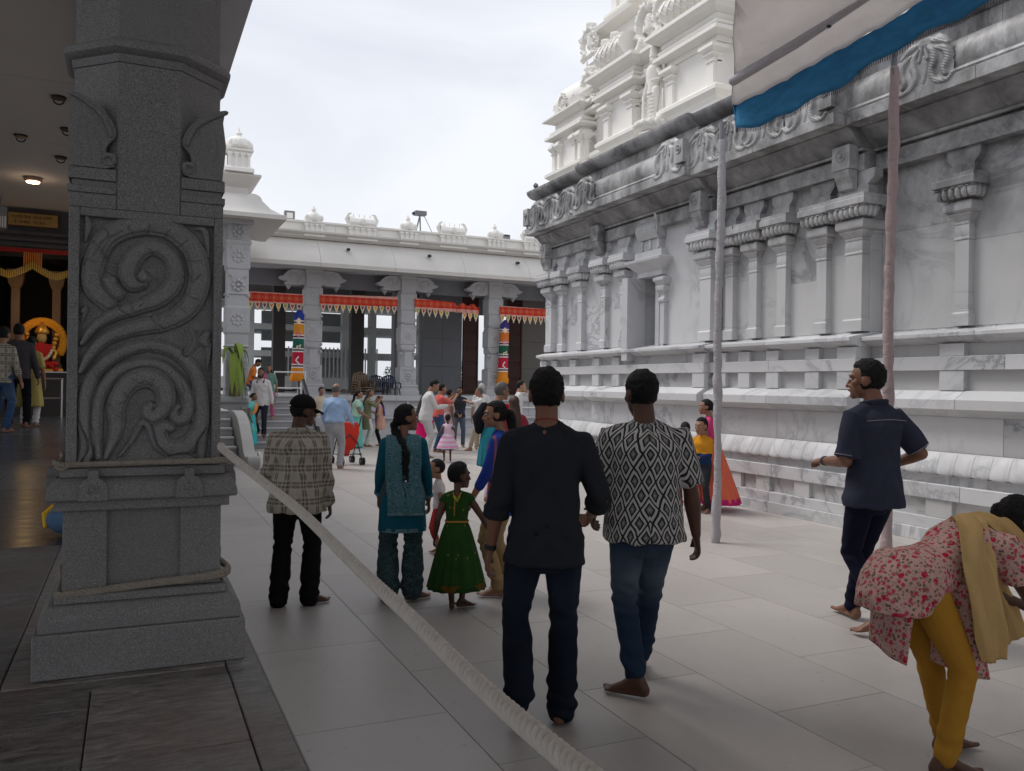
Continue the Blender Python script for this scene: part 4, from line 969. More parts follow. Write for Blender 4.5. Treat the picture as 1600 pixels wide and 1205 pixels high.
# ---------------------------------------------------------------- festive banners (toran) and hanging cloth tubes
def toran_mat():
    a = N('red_embroidered_cloth'); o = a.xyz(a.obj()); u = a.ma('FRACT', a.ma('MULTIPLY', o[0], 4.2)); v = a.ma('DIVIDE', o[2], .33)
    du = a.ma('ABSOLUTE', a.ma('SUBTRACT', u, .5)); dv = a.ma('ABSOLUTE', a.ma('SUBTRACT', v, .5))
    d = a.ma('ADD', a.ma('MULTIPLY', du, 1.0), a.ma('MULTIPLY', dv, 1.25))
    c = a.ramp(d, [(0, (.03, .01, .01)), (.07, (.03, .01, .01)), (.08, (.75, .22, .10)), (.24, (.78, .28, .14)), (.26, (.62, .03, .02)), (.47, (.60, .025, .02)), (.49, (.75, .25, .12)), (.55, (.6, .03, .02))])
    c.node.color_ramp.interpolation = 'CONSTANT'
    e = a.ma('GREATER_THAN', dv, .40); dots = a.ma('GREATER_THAN', a.ma('FRACT', a.ma('MULTIPLY', o[0], 26.0)), .5)
    c = a.mix(e, c, (.65, .05, .04)); c = a.mix(a.ma('MULTIPLY', e, dots), c, (.85, .75, .62))
    return a.done(c, .8, 0, .2)
TM = toran_mat()
tabc = [plain('cloth_'+n, c, .8, .08, 20, 80, 0) for n, c in (('crimson', (.55, .03, .05)), ('marigold', (.80, .38, .03)), ('plum', (.18, .06, .14)), ('olive', (.35, .36, .05)), ('orange', (.75, .22, .04)))]
cream = plain('cream_beads', (.85, .68, .48), .6, .08, 20, 60, 0)
def toran(x0, x1, z0, z1, y, label, sag=0, crumple=None):
    w = x1-x0; L = math.hypot(w, z1-z0); sl_ = (z1-z0)/w
    t = thing('banner', label, 'banner', (x0, y, z0-.33), 0, 'embroidered door hangings between the far pillars')
    n = 40; q = MB(); P = []
    rs = []
    for i in range(n+1):
        u = i/n; zc = sl_*w*u-sag*4*u*(1-u); hh = .33 if crumple is None or u < crumple else .30-.06*math.sin(u*40)
        yy = .02*math.sin(u*23)+(0 if crumple is None or u < crumple else .05*math.sin(u*60))
        rs.append([(u*w, yy-.008, zc), (u*w, yy+.008, zc), (u*w, yy+.008, zc+hh), (u*w, yy-.008, zc+hh)])
    q.rings(rs).build('cloth_band', TM, t)
    m = int(w/.205)
    for i in range(m):
        u = (i+.5)/m; 
        if crumple and abs(u-crumple-.06) < .05: continue
        zc = sl_*w*u-sag*4*u*(1-u)-.006; x = u*w; hw = .075
        P = [(-hw, 0), (hw, 0), (hw*.95, -.08), (.02, -.20), (-.02, -.20), (-hw*.95, -.08)]
        tb = MB().prism([(x+a_, zc+b_) for a_, b_ in P], lambda a_, b_, c_: (a_, c_, b_), -.012, .004).build('pennant', cream, t)
        P2 = [(-hw*.6, -.02), (hw*.6, -.02), (hw*.55, -.07), (0, -.15), (-hw*.55, -.07)]
        MB().prism([(x+a_, zc+b_) for a_, b_ in P2], lambda a_, b_, c_: (a_, c_, b_), -.018, -.0125).build('pennant_centre', tabc[(i*2+int(x0)) % 5], tb)
        MB().ball((x, -.005, zc-.23), .026, 8, 6).build('bead', cream, tb)
    return t
def oz(px, py, Y):
    d = _f+_r*((px-800)/F_PX)-_u*((py-602.5)/F_PX); t = Y/d.y; return d.x*t, EYE+d.z*t
for (pa, ya, pb, yb_, lab, cr_) in ((386, 455, 473, 460, 'red embroidered hanging with pennants at the left end of the colonnade', None), (500, 460, 621, 464, 'red embroidered hanging between the first and second pillar, in front of the white building', None), (648, 466, 748, 477, 'red embroidered hanging whose right end is folded over, left of the third pillar', .58), (781, 478, 866, 484, 'red embroidered hanging next to the marble temple, right of the third pillar', None)):
    xa_, za_ = oz(pa, ya, 27.68); xb2, zb_ = oz(pb, yb_, 27.68); toran(xa_, xb2, za_, zb_, 27.68, lab, 0 if cr_ is None else .0, cr_)
def tube_mat(name, cols):
    a = N(name); o = a.xyz(a.obj()); v = a.ma('DIVIDE', o[2], 2.55)   # local z from 0 (bottom) to 2.55
    pts = []; seq = [(0, (.80, .27, .02)), (.165, (.85, .8, .75)), (.18, (.08, .02, .05)), (.20, (.85, .8, .75)), (.215, cols[0]), (.365, (.85, .8, .75)), (.38, (.06, .04, .10)), (.40, (.85, .8, .75)), (.415, cols[1]), (.535, (.85, .8, .75)), (.55, (.08, .02, .05)), (.57, (.85, .8, .75)), (.585, cols[2]), (.715, (.85, .8, .75)), (.73, (.08, .02, .05)), (.75, (.85, .8, .75)), (.765, cols[3]), (.90, (.85, .8, .75)), (.92, (.35, .03, .08)), (.935, (.85, .8, .75)), (.95, cols[4])]
    # two ramps of constant bands (max 32 stops each)
    c = a.ramp(v, seq); c.node.color_ramp.interpolation = 'CONSTANT'
    s_ = a.noise(a.scl(a.obj(), (1, 1, .1)), 40, 2); c = a.mix(a.ma('MULTIPLY', s_, .25), c, (.02, .01, .01))
    return a.done(c, .8, 0, .2)
def hang_tube(px, top, bot, Y, label, cols, mat_name):
    x0, z0 = oz(px-2, bot, Y); x1, z1 = oz(px+2, top, Y)
    t = thing('hanging_cloth', label, 'decoration', (x0, Y, z0)); L = z1-z0
    q = MB(); n = 26; rs = []
    mt = tube_mat(mat_name, cols)
    for i in range(n+1):
        u = i/n; r_ = .19-.035*u if u < .93 else .155-(u-.93)/.07*.13
        if u < .10: r_ += .03
        rs.append([(x+.0+.0, y, z) for x, y, z in [((x1-x0)*u+math.cos(a_)*r_*(1+.03*math.sin(a_*7+u*3)), math.sin(a_)*r_, 2.55*u*L/2.55) for a_ in np.linspace(0, 2*PI, 25)[:-1]]])
    b_ = q.rings(rs).build('cloth_tube', mt, t, smooth=True)
    motif_c = [cream, tabc[1], plain('rose_thread', (.75, .2, .3), .8, .1), M['white_metal']]
    for k, zc in enumerate((.29, .475, .65, .83)):
        z = zc*L; r_ = .19-.035*zc+.004; mb = MB()
        if k == 0: mb.tube([(-.03+.05*math.cos(s_*1.0)*(1 if s_ < 3 else .7), -r_, z+.04*s_-.12) for s_ in np.linspace(0, 6, 14)], [.022]*14, 6)
        elif k == 1: mb.limb([(-.05, -r_, z-.06), (-.04, -r_, z+.02), (.04, -r_, z+.03), (.05, -r_, z-.06)], .022, 6); mb.ball((.06, -r_, z+.05), .03, 6, 5)
        elif k == 2:
            for i in range(8): mb.ball((.07*math.cos(i*PI/4), -r_+.004, z+.07*math.sin(i*PI/4)), (.026, .012, .026), 6, 5)
        else: mb.prism([(0, z+.11), (.10, z), (0, z-.11), (-.10, z)], lambda a_, b2, c_: (a_, c_, b2), -r_-.008, -r_+.02)
        mb.build('stitched_motif', [M['white_metal'], motif_c[0], motif_c[2], cream][k], b_)
    return t
hang_tube(466, 483, 596, 27.45, 'striped cloth tube with orange tassel hanging left of the first pillar', [(.55, .02, .05), (.02, .14, .10), (.80, .33, .03), (.03, .06, .35), (.60, .02, .03)], 'banded_cloth_a')
hang_tube(787, 500, 600, 27.45, 'striped cloth tube with yellow end hanging right of the third pillar', [(.60, .02, .05), (.02, .12, .07), (.75, .20, .03), (.06, .05, .22), (.05, .05, .3)], 'banded_cloth_b')
# pole stand under the first cloth tube
MB().limb([oz_ for oz_ in [Vector((oz(467, 596, 27.4)[0], 27.4, oz(467, 596, 27.4)[1])), Vector((oz(467, 640, 27.4)[0], 27.4, PF))]], .03, 8).build('thin_pole', M['dark_metal'], None, label='thin dark pole standing below the left cloth tube', category='pole')

# surveillance / floodlight on tripod on the roof, loudspeaker boxes
x, z = oz(656, 350, 27.2); tp = thing('roof_floodlight', 'grey box floodlight on a tripod standing on the colonnade parapet', 'light', (x, 27.2, 0))
zt = oz(656, 336, 27.2)[1]; zb0 = PF+5.5
q = MB()
MB().box(-.20, .20, -.14, .14, zt-.02, zt+.12).build('lamp_box', M['wallgrey'], tp, bevel=.01)
MB().box(-.27, -.20, -.06, .06, zt, zt+.06).build('lens', M['dark_metal'], tp)
for dx_, dy_ in ((-.14, 0), (.04, .05), (.5, .1)): MB().limb([(0 if dx_ < .4 else .15, 0, zt-.02), (dx_, dy_, zb0)], .025 if dx_ < .4 else .012, 8).build('leg', M['wallgrey'], tp)
for px, py, lb in ((452, 338, 'small square loudspeaker box on the roof beside the curved eave'), (790, 369, 'flat grey box lying on the parapet near the marble temple')):
    x, z = oz(px, py, 27.3); w_ = .16 if px < 600 else .14
    bx = thing('roof_box', lb, 'box', (x, 27.3, z)); h_ = .16 if px < 600 else .04
    MB().box(-w_, w_, -.1, .1, -h_ if px < 600 else zb0-z, h_).build('casing', M['wallgrey'], bx, bevel=.01); MB().box(-w_*.6, w_*.6, -.11, -.101, -h_*.5, h_*.6).build('grille', LM if px < 600 else M['dark_metal'], bx)
# ---------------------------------------------------------------- railing and chairs on the colonnade platform
def rail(x0, x1, y, z, label, posts=3, h=.75, mt=None):
    t = thing('railing', label, 'railing', (x0, y, z)); mt = mt or M['white_metal']
    for k in (1.0, .5): MB().limb([(0, 0, h*k), (x1-x0, 0, h*k)], .022, 8).build('rail', mt, t)
    for i in range(posts+1): MB().limb([((x1-x0)*i/posts, 0, 0), ((x1-x0)*i/posts, 0, h)], .02, 8).build('post', mt, t)
    return t
rail(8.2, 15.8, 26.35, .60, 'white pipe railing along the foot of the colonnade behind the crowd', 6, .58)
rail(ox(430, 26.9), ox(478, 26.9), 26.9, PF-.3, 'white metal railing at the top of the far steps', 1, 1.0)
chm = plain('navy_plastic', (.012, .018, .045), .35, .05, 5, 60, 0); chb = plain('brown_plastic', (.16, .11, .065), .4, .1, 5, 60, 0)
def chair(x, y, z, mt, label, rz=0, group=None, nest=0, s=1.0):
    t = thing('plastic_chair', label, 'chair', (x, y, z), rz, group)
    for sx_ in (-1, 1):
        for sy_ in (-1, 1): MB().limb([(sx_*.20, sy_*.19, .43), (sx_*.25, sy_*.24, 0.01)], [.022, .018], 6).build('leg', mt, t)
    MB().rings([[(.22*math.cos(a_)*q_, .22*math.sin(a_)*q_, z_) for a_, q_ in [(2*PI*i/20, (abs(math.cos(2*PI*i/20))**4+abs(math.sin(2*PI*i/20))**4)**(-.25)) for i in range(20)]] for z_ in (.42, .445)]).build('seat', mt, t, smooth=40)
    q = MB(); q.tube([(-.24, .22, .43), (-.25, .25, .62), (-.20, .28, .82), (0, .30, .88), (.20, .28, .82), (.25, .25, .62), (.24, .22, .43)], .022, 8)
    for i in range(-2, 3): q.tube([(i*.07, .24, .46), (i*.075, .27, .66), (i*.065, .295, .86)], [.026, .03, .022], 6, side=(1, 0, 0), ry=.008)
    q.build('backrest', mt, t, smooth=True)
    for sx_ in (-1, 1): MB().tube([(sx_*.24, .23, .62), (sx_*.27, 0, .64), (sx_*.25, -.20, .60), (sx_*.23, -.22, .44)], [.022]*4, 8, ry=.014).build('armrest', mt, t, smooth=True)
    t.scale = (s, s, s)
    return t
for px, lb in ((593, 'left navy plastic chair standing on the colonnade platform'), (613, 'navy plastic chair standing close to the second pillar')):
    chair(ox(px, 27.5), 27.5, PF-.22, chm, lb, .1, 'navy chairs on the platform')
MB().box(8.0, 8.35, 27.1, 27.9, .1, .2) if False else None
for k in range(7):
    chair(ox(568, 27.3)+.004*k, 27.3-.01*k, PF-.75+.085*k, chb, ['brown plastic chair at the bottom of the tall stack', 'second brown chair from the bottom of the stack', 'third brown chair from the bottom of the stack', 'middle brown chair of the stack', 'third brown chair from the top of the stack', 'second brown chair from the top of the stack', 'topmost brown plastic chair of the stack'][k], .2, 'stacked brown chairs', s=1.12)

# ---------------------------------------------------------------- left pavilion (porch) with curved eave, pillar, steps
pv = thing('porch', 'pale granite porch with curved overhanging eave and small domed roof shrine, left of the courtyard', 'porch')
py_, px_ = 23.5, 2.53
MB().stack(px_, py_, .46, .46, [(0.05, 0), (.05, .42), (.0, .48), (0, .55), (-.06, .60), (-.06, 1.05), (.03, 1.12), (.03, 1.22), (-.05, 1.27)]).build('pedestal', GB, pv, bevel=.01)
MB().stack(px_, py_, .27, .27, [(.02, 1.272), (.02, 2.2), (0, 2.25), (0, 2.55)]).build('shaft_block', GB, pv, bevel=.01)
MB().stack(px_, py_, .275, .275, [(.0, 2.551), (.04, 2.58), (.0, 2.62), (0, 2.9), (.03, 2.95), (.03, 3.6), (0, 3.65), (0, 3.95)]).build('shaft_block', GB, pv, bevel=.01)
MB().stack(px_, py_, .27, .27, [(.04, 3.951), (.04, 3.99), (.0, 4.02), (0, 4.6), (.03, 4.64), (.03, 5.25), (.06, 5.3), (.06, 5.38), (0, 5.4), (0, 5.8)]).build('shaft_block', GB, pv, bevel=.01)
q = MB()
for zc in (1.75, 3.28, 4.2, 4.95, 5.6):
    f = py_-.305
    for i in range(8): t = 2*PI*i/8; q.ball((px_+.13*math.cos(t), f, zc+.13*math.sin(t)), (.05, .02, .05), 8, 6)
    q.ball((px_, f, zc), (.05, .025, .05), 8, 6)
    for sg in (-1, 1): q.tube([(px_+sg*(.19+.04*math.cos(a_)), f+.005, zc+sg*.0+.22+.04*math.sin(a_)) for a_ in np.linspace(0, 5, 9)], .012, 5); q.ball((px_+sg*.26, f+.04, zc-.27), (.05, .05, .07), 8, 6)
q.build('carved_ornament', GB, pv, smooth=True, kind='stuff')
MB().box(-1.5, 2.9, 23.1, 29, 5.801, 6.0).build('beam', GB, pv)
MB().box(-1.5, 2.9, 22.8, 27.5, 5.60, 5.80).build('soffit', M['wallgrey'], pv) if False else None
# curved eave: swept profile round the corner
ev = [(0.0, 6.62), (.30, 6.60), (.55, 6.42), (.75, 6.18), (1.0, 6.02), (1.12, 5.98), (1.12, 5.87), (1.0, 5.86), (.6, 5.90), (.0, 5.98)]
MB().rings([[(-3, 23.5-u, z) for u, z in ev], [(2.55+u*.96, 23.5-u, z) for u, z in ev], [(2.55+u*.96, 26.2, z) for u, z in ev]], cap0=True, cap1=True).build('curved_eave', M['limes'], pv, smooth=35)
cx_, cz_ = oz(413, 325, 22.7); MB().ngon(0, 0, [(.22, 0), (.22, .03)], 24).xf(Matrix.Translation((2.86, 22.98, 6.40)) @ Matrix.Rotation(math.radians(62), 4, 'X')).build('round_boss', M['limes'], pv)
MB().box(-3, 2.55, 23.5, 26.2, 6.0, 6.62).build('roof_core', LM, pv)
MB().stack(1.75, 24.6, 1.05, 1.0, [(0, 6.62), (0, 6.85), (.12, 6.95), (.30, 7.12), (.30, 7.18)]).build('roof_moulding', M['limes'], pv)
ks = ob('roof_shrine', None, pv); ks.location = (2.53, 23.55, 7.2)
MB().stack(0, 0, .34, .34, [(.03, 0), (.03, .08), (-.02, .12)]).build('shrine_base', LM, ks); MB().stack(0, 0, .27, .27, [(0, .12), (0, .52)]).build('shrine_body', LM, ks)
for u in (-.24, -.08, .08, .24): MB().stack(u, -.28, .03, .03, [(.01, .12), (0, .16), (0, .38), (.03, .46), (.03, .5)]).build('small_pilaster', LM, ks)
MB().stack(0, 0, .27, .27, [(0, .52), (.08, .56), (.08, .60), (0, .62)]).build('shrine_cornice', LM, ks)
q = MB().ngon(0, 0, [(.26, .62), (.36, .70), (.35, .82), (.24, .93), (.10, .99), (.06, 1.03), (.10, 1.07), (.03, 1.14), (.012, 1.24)], 16)
for sx_, sy_ in ((-1, 0), (1, 0), (0, -1), (-.7, -.7), (.7, -.7)): q.ball((sx_*.28, sy_*.28, .76), (.10, .10, .13), 8, 6)
q.build('shrine_dome', LM, ks, smooth=40)
MB().box(-3, 2.2, 23.6, 25.5, 7.18, 7.9).build('roof_parapet', LM, pv)
# steps: wide flight beside the pedestal, flight left of the curved balustrade
STP = plain('step_stone', (.36, .35, .35), .7, .12, 2, 40, .15)
for k in range(8):
    MB().box(2.62, 4.35, 21.45+.30*k, 21.45+.30*k+.34 if k < 7 else 26.6, .16*k, .16*(k+1)-.03).build('step', M['granb'] if False else STP, pv, bevel=.004)
    MB().box(2.62, 4.35, 21.42+.30*k, 21.45+.30*k+.33 if k < 7 else 26.6, .16*(k+1)-.029, .16*(k+1)).build('tread', GB, pv, bevel=.006)
for k in range(6):
    MB().box(.4, 1.94, 17.3+.38*k, 17.3+.38*k+.42 if k < 5 else 23.0, .17*k, .17*(k+1)-.035).build('step', STP, pv, bevel=.004)
    MB().box(.4, 1.94, 17.26+.38*k, 17.3+.38*k+.41 if k < 5 else 23.0, .17*(k+1)-.034, .17*(k+1)).build('tread', GB, pv, bevel=.006)
MB().box(.4, 1.94, 19.6, 27, 0, .98).build('platform_core', GB, pv)
MB().box(1.95, 3.0, 22.95, 23.8, 0, .30).build('pedestal_foot', GB, pv, bevel=.01)
bal = []
for yy, zz in spline([(19.3, 1.02), (18.8, 1.02), (18.0, .90), (17.3, .55), (16.9, .30), (16.55, .22), (16.3, .27), (16.2, .16), (16.25, .0)], 5): bal.append((yy, zz))
MB().xsweep(bal+[(19.3, 0)], 1.98, 2.20).build('curved_balustrade', plain('worn_grey_stone', (.36, .35, .34), .7, .15, 4, 40, .2), pv, smooth=30, bevel=.01)
q = MB()
q.tube([(2.21, 16.42+.15*math.cos(t), .17+.15*math.sin(t)) for t in np.linspace(0, 2*PI, 15)], .022, 6); q.build('balustrade_scroll', M['limes'], pv, smooth=True)
MB().prism([(24.0, 1.75), (21.6, .35), (21.6, .22), (24.0, 1.62)], lambda u, v, t: (t, u, v), 4.36, 4.44).build('stair_handrail', M['dark_metal'], pv)
for y_, z_ in ((21.7, .3), (23.9, 1.6)): MB().box(4.37, 4.43, y_, y_+.05, 0.0, z_).build('handrail_post', M['dark_metal'], pv)
MB().box(4.36, 4.6, 21.9, 26.6, 0, .75).build('stair_side', GB, pv)
for i, (y0, y1) in enumerate(((15.6, 16.4), (14.2, 14.9))):
    dr = thing('drain_grate', ['long dark drain grate in the paving near the curved balustrade', 'dark square drain grate in the paving closer to the man in the plaid shirt'][i], 'drain', (2.55, y0, 0))
    MB().box(0, .42, 0, y1-y0, .001, .004).build('pit', M['dark_metal'], dr)
    for k in range(7): MB().box(.02+.06*k, .03+.06*k, .0, y1-y0, .004, .012).build('bar', M['wallgrey'], dr)
# banana plant tied to the porch pillar
bl = leafmat('banana_leaf', (.16, .26, .04), (.30, .38, .07)); bst = plain('banana_stem', (.30, .22, .12), .7, .3, 20, 60, .2)
bp = thing('banana_plant', 'drooping green banana leaves tied to the porch pillar', 'plant', (2.45, 23.1, 1.27))
for i, (a_, b_) in enumerate(((-.1, 0), (.12, .05), (0, -.05))): MB().tube([(a_, b_, 0), (a_*.6, b_, .45), (a_*.2, b_, .95)], [.035, .03, .02], 7).build('stem', bst, bp, smooth=True)
for i in range(10):
    t = rnd.uniform(0, 2*PI) if i > 3 else [-.3, 2.9, -1.4, 3.6][i]; L = rnd.uniform(.35, .6); z0 = rnd.uniform(.8, 1.15); q = MB(); rs = []
    for j in range(9):
        u = j/8; r_ = L*.75*math.sin(u*1.4)*.8; z = z0+.5*math.sin(u*PI*.75)*(.9 if i % 2 else .3)-.9*u*u*(1.3 if i % 2 == 0 else .5); w = .10*math.sin(PI*min(1, u*.95+.04))**.7
        c_ = Vector((r_*math.cos(t), r_*math.sin(t)-.12, z)); sd = Vector((-math.sin(t), math.cos(t), 0))
        rs.append([c_-sd*w, c_-sd*w*.5+Vector((0, 0, -.02+.02*math.sin(j*2))), c_+Vector((0, 0, .015)), c_+sd*w*.5+Vector((0, 0, -.02)), c_+sd*w])
    q.rings(rs, False, False, closed=False).build('leaf', bl, bp, smooth=True)
# ---------------------------------------------------------------- cloth canopy, wrapped poles
def cloth_mat(name, col, v=.1, rough=.85, fold=40, st=.4, trans=0.0):
    a = N(name); p = a.pos(); n1 = a.noise(a.scl(p, (1, 1, 3)), 5, 4, .6, .6); f = a.ma('MULTIPLY_ADD', n1, v*2, 1-v)
    c = a.mix(1.0, col, a.comb(f, f, f), 'MULTIPLY'); a.bump(a.noise(a.scl(p, (1, .5, 1)), fold*.2, 4, .6, .8), st, .02)
    m = a.done(c, rough, 0, .2)
    if trans:
        t = a.n('ShaderNodeBsdfTranslucent'); a.put(t.inputs[0], c); x = a.n('ShaderNodeMixShader'); x.inputs[0].default_value = trans
        a.t.links.new(a.b.outputs[0], x.inputs[1]); a.t.links.new(t.outputs[0], x.inputs[2]); a.t.links.new(x.outputs[0], a.t.nodes['Material Output'].inputs[0])
    return m
cw = cloth_mat('cream_canopy_cloth', (.84, .81, .80), .08, trans=.40); cb = cloth_mat('blue_border_cloth', (.07, .29, .50), .35, trans=.45, st=1.0); pw = cloth_mat('pole_wrap', (.42, .40, .42), .12, fold=90, st=.8); pw2 = cloth_mat('pinkish_pole_wrap', (.40, .31, .31), .12, fold=60, st=.8)
can = thing('cloth_canopy', 'cream festival canopy with blue border stretched overhead between wrapped poles at upper right', 'canopy', (0, 0, 0))
# edge line (u along Y from 7.2 down to -6), v up the slope
def edge(y): 
    k = (7.25-y)
    sg = .10*math.sin(max(0, min(1, (7.25-y)/2.4))*PI) if y > 4.85 else .05*abs(math.sin((4.85-y)/2.4*PI))
    return Vector((5.62+.02*math.sin(y*3), y, 4.58+.12*min(1, max(0, k/2.4))-(.05*math.sin(max(0, min(1, k/2.4))*PI)) if y > 4.85 else 4.74-.02*abs(math.sin((4.85-y)/2.4*PI))))
yl = [7.40-.12*i for i in range(180)]  # unseen length behind the camera, extended to darken the near floor
def bw(y): return .22+.08*math.sin(max(0, min(1, (7.3-y)/2.4))*PI) if y > 4.85 else .24
def P_(y, s_):     # s_: metres from the border's upper edge up the cloth
    e = edge(y); k = min(1, s_/5.2)
    x = e.x-s_*.88; z = e.z+.33*s_**.9-.02*s_*s_+.02*math.sin(y*5+s_*2)*min(1, s_)
    yy = y
    lim = x/.8035+.02*math.sin(s_*9) if x > 4.3 else 5.35+(4.3-x)/3.4*1.2   # cut edge; its out-of-view part is widened left to shade the near floor
    return Vector((x, min(y, lim), z))
ss = [0, .06, .15, .3, .34, .37, .40, .45, .6, .8, 1.1, 1.25, 1.6, 2.0, 2.5, 2.55, 2.6, 3.0, 3.5, 4.0, 4.5, 4.75, 5.2]
rs = []
for s_ in ss: rs.append([P_(y, s_)+Vector((0, 0, (-.03 if .33 < s_ < .41 or 2.54 < s_ < 2.61 else 0)+.012*math.sin(y*17+s_*3)*math.exp(-s_*1.5))) for y in yl])
q = MB(); q.rings(rs, False, False, closed=False); o = q.build('canopy_cloth', cw, can, smooth=True)
o.modifiers.new('thick', 'SOLIDIFY').thickness = .004
rs = []
for j in range(7):
    u = j/6; rs.append([P_(y, 0)+Vector((.02*math.sin(y*7)*u+.06*u, 0, -(bw(y))*u+.02*math.sin(y*11)*u)) for y in yl])
q = MB(); q.rings(rs, False, False, closed=False); o = q.build('blue_border', cb, can, smooth=True)
o.modifiers.new('thick', 'SOLIDIFY').thickness = .004
fr = MB()
for i in range(420):
    y = 7.2-i*.022; 
    if y < -2: break
    e = P_(y, 0)+Vector((.06+.02*math.sin(y*7), 0, -bw(y)+.02*math.sin(y*11))); fr.tube([e+Vector((0, 0, .01)), e+Vector((.003, .004, -.035))], [.005, .003], 4)
fr.build('fringe', plain('grey_fringe', (.10, .10, .12), .9, .2), can, kind='stuff')
for s_ in (.37, 2.575): MB().limb([P_(y, s_)+Vector((0, 0, -.05)) for y in np.linspace(min(7.2, (5.62-s_*.88)/.8035+.20), -5, 12)], [.05, .045]+[.016]*10, 10).build('roof_bamboo', pw, can, smooth=True)
for yk in (5.35, 4.72): MB().ball(P_(yk, .37)+Vector((0, 0, -.08)), .022, 8, 6).build('tie_knot', M['dark_metal'], can)
# side wrap: gathered cloth hanging at the cut edge
def wrapped_pole(x, y, z1, mt, label, x1, y1, r=.045, loose=False):
    t = thing('wrapped_pole', label, 'pole', (x, y, 0)); q = MB(); n = 260; rs = []
    for i in range(n+1):
        u = i/n; z = z1*u; cx2, cy2 = (x1-x)*u+.012*math.sin(u*9), (y1-y)*u; ring = []
        for j in range(20):
            a_ = 2*PI*j/20; tw_ = a_+u*z1*14.0; k = 1+.20*max(0, math.sin(tw_+math.sin(u*31)))**2+.05*math.sin(2*tw_+2*math.sin(u*40))+.06*math.sin(u*50+math.sin(u*17)*3)+.06*math.sin(u*23)+(.35*math.exp(-((u-.10)/.03)**2)*max(0, math.sin(a_+2)) if False else 0)
            rr_ = r*k*(1.0+.10*math.sin(u*17+1)); ring.append((cx2+rr_*math.cos(a_), cy2+rr_*math.sin(a_), z))
        rs.append(ring)
    q.rings(rs).build('cloth_wrap', mt, t, smooth=True)
    MB().tube([((x1-x)*.97, (y1-y)*.97, z1*.97), (x1-x, y1-y, z1+.2)], .026, 8).build('pole_core', M['wallgrey'], t)
    return t
wrapped_pole(5.711, 7.294, 4.34, pw, 'tall pole wrapped in twisted grey cloth in front of the woman and boy', 5.80, 7.40, .040)
wrapped_pole(5.47, 4.86, 4.35, pw2, 'tall pole wrapped in pinkish cloth behind the man in the navy shirt', 5.76, 5.10, .037)

# ---------------------------------------------------------------- shrine: idol, flowers, lamp, sign, garlands, railing
gold = plain('gold_ornament', (.80, .42, .08), .35, .2, 30, 90, .4, metal=.6); mari = plain('marigold_petals', (.85, .35, .02), .8, .25, 60, 200, .6); redc = plain('red_silk', (.60, .015, .01), .6, .2, 20, 60, .1); face = plain('dark_idol_stone', (.55, .36, .12), .5, .1)
ix, iy = -1.78, SY-.35+.55
idol = thing('shrine_idol', 'garlanded golden idol in red cloth inside the lit shrine, framed by marigolds', 'idol', (ix, iy, 1.80))
MB().stack(0, 0, .42, .16, [(0, 0), (0, .06), (-.05, .10)]).build('pedestal', gold, idol)
q = MB()
for i in range(30):
    t = -.55+(PI+1.1)*i/29; r_ = .46; q.ball((r_*math.cos(t)*.92, .02, .66+r_*math.sin(t)), (.075, .06, .075), 8, 6)
for i in range(26):
    t = -.5+(PI+1.0)*i/25; q.ball((.39*math.cos(t)*.92, .0, .66+.39*math.sin(t)), (.05, .05, .05), 8, 6)
q.build('marigold_arch', mari, idol, smooth=True)
q = MB().limb([(0, -.05, .12), (0, -.05, .40), (0, -.05, .56)], [.20, .17, .12], 12, ry=[.10, .10, .08]); q.prism([(-.22, .60), (.22, .60), (.10, .30), (0, .22), (-.10, .30)], lambda u, v, t: (u, t, v), -.18, -.14); q.build('red_garment', redc, idol, smooth=40)
MB().ball((0, -.10, .74), (.10, .09, .12)).build('face', face, idol, smooth=True)
q = MB(); q.ngon(0, -.05, [(.13, .82), (.15, .87), (.10, .96), (.05, 1.03), (.02, 1.08)], 12)
for sg in (-1, 1):
    for k in range(5): q.ball((sg*(.20+.02*k), -.08, .45+.09*k), (.055, .04, .05), 8, 6)
    q.limb([(sg*.16, -.1, .56), (sg*.28, -.12, .42), (sg*.24, -.18, .30)], .04, 8)
q.build('gold_ornaments', gold, idol, smooth=True)
q = MB()
for t in np.linspace(-2.7, -.44, 15): q.ball((.22*math.cos(t), -.20, .60+.34*math.sin(t)), .035, 8, 6)
q.build('white_garland', plain('jasmine', (.8, .7, .5), .7, .1), idol, smooth=True)
q = MB()
for k in range(16): q.ball((rnd.uniform(-.32, .32), -.16, rnd.uniform(.05, .22)), .055, 8, 6)
q.build('offering_flowers', redc, idol, smooth=True)
# warm lamps that the shrine really has
def lamp(loc, e, col_, size=.1, name='shrine_lamp_light', parent=None):
    l = bpy.data.lights.new(name, 'POINT'); l.energy = e; l.color = col_; l.shadow_soft_size = size
    o = bpy.data.objects.new(name, l); COL.objects.link(o); o.location = loc; return o
lamp((ix-.25, iy-.75, 3.2), 4.5, (1, .62, .25), .1)
em = N('lamp_glow'); em.b.inputs['Emission Color'].default_value = (1, .72, .45, 1); em.b.inputs['Emission Strength'].default_value = 9; em.done((1, .8, .6)); em = em.m
dl = thing('ceiling_lamp', 'round glowing ceiling lamp under the hall ceiling', 'lamp', (-1.667, 17.45, 5.28))
MB().ngon(0, 0, [(.15, -.0), (.155, -.04), (.13, -.07)], 24).build('housing', plain('lamp_housing', (.3, .2, .14), .5, .1), dl, smooth=40)
MB().ngon(0, 0, [(.11, -.071), (.10, -.09), (.04, -.095)], 24).build('diffuser', em, dl, smooth=40)
lamp((-1.667, 17.45, 5.0), 2, (1, .75, .5), .15)
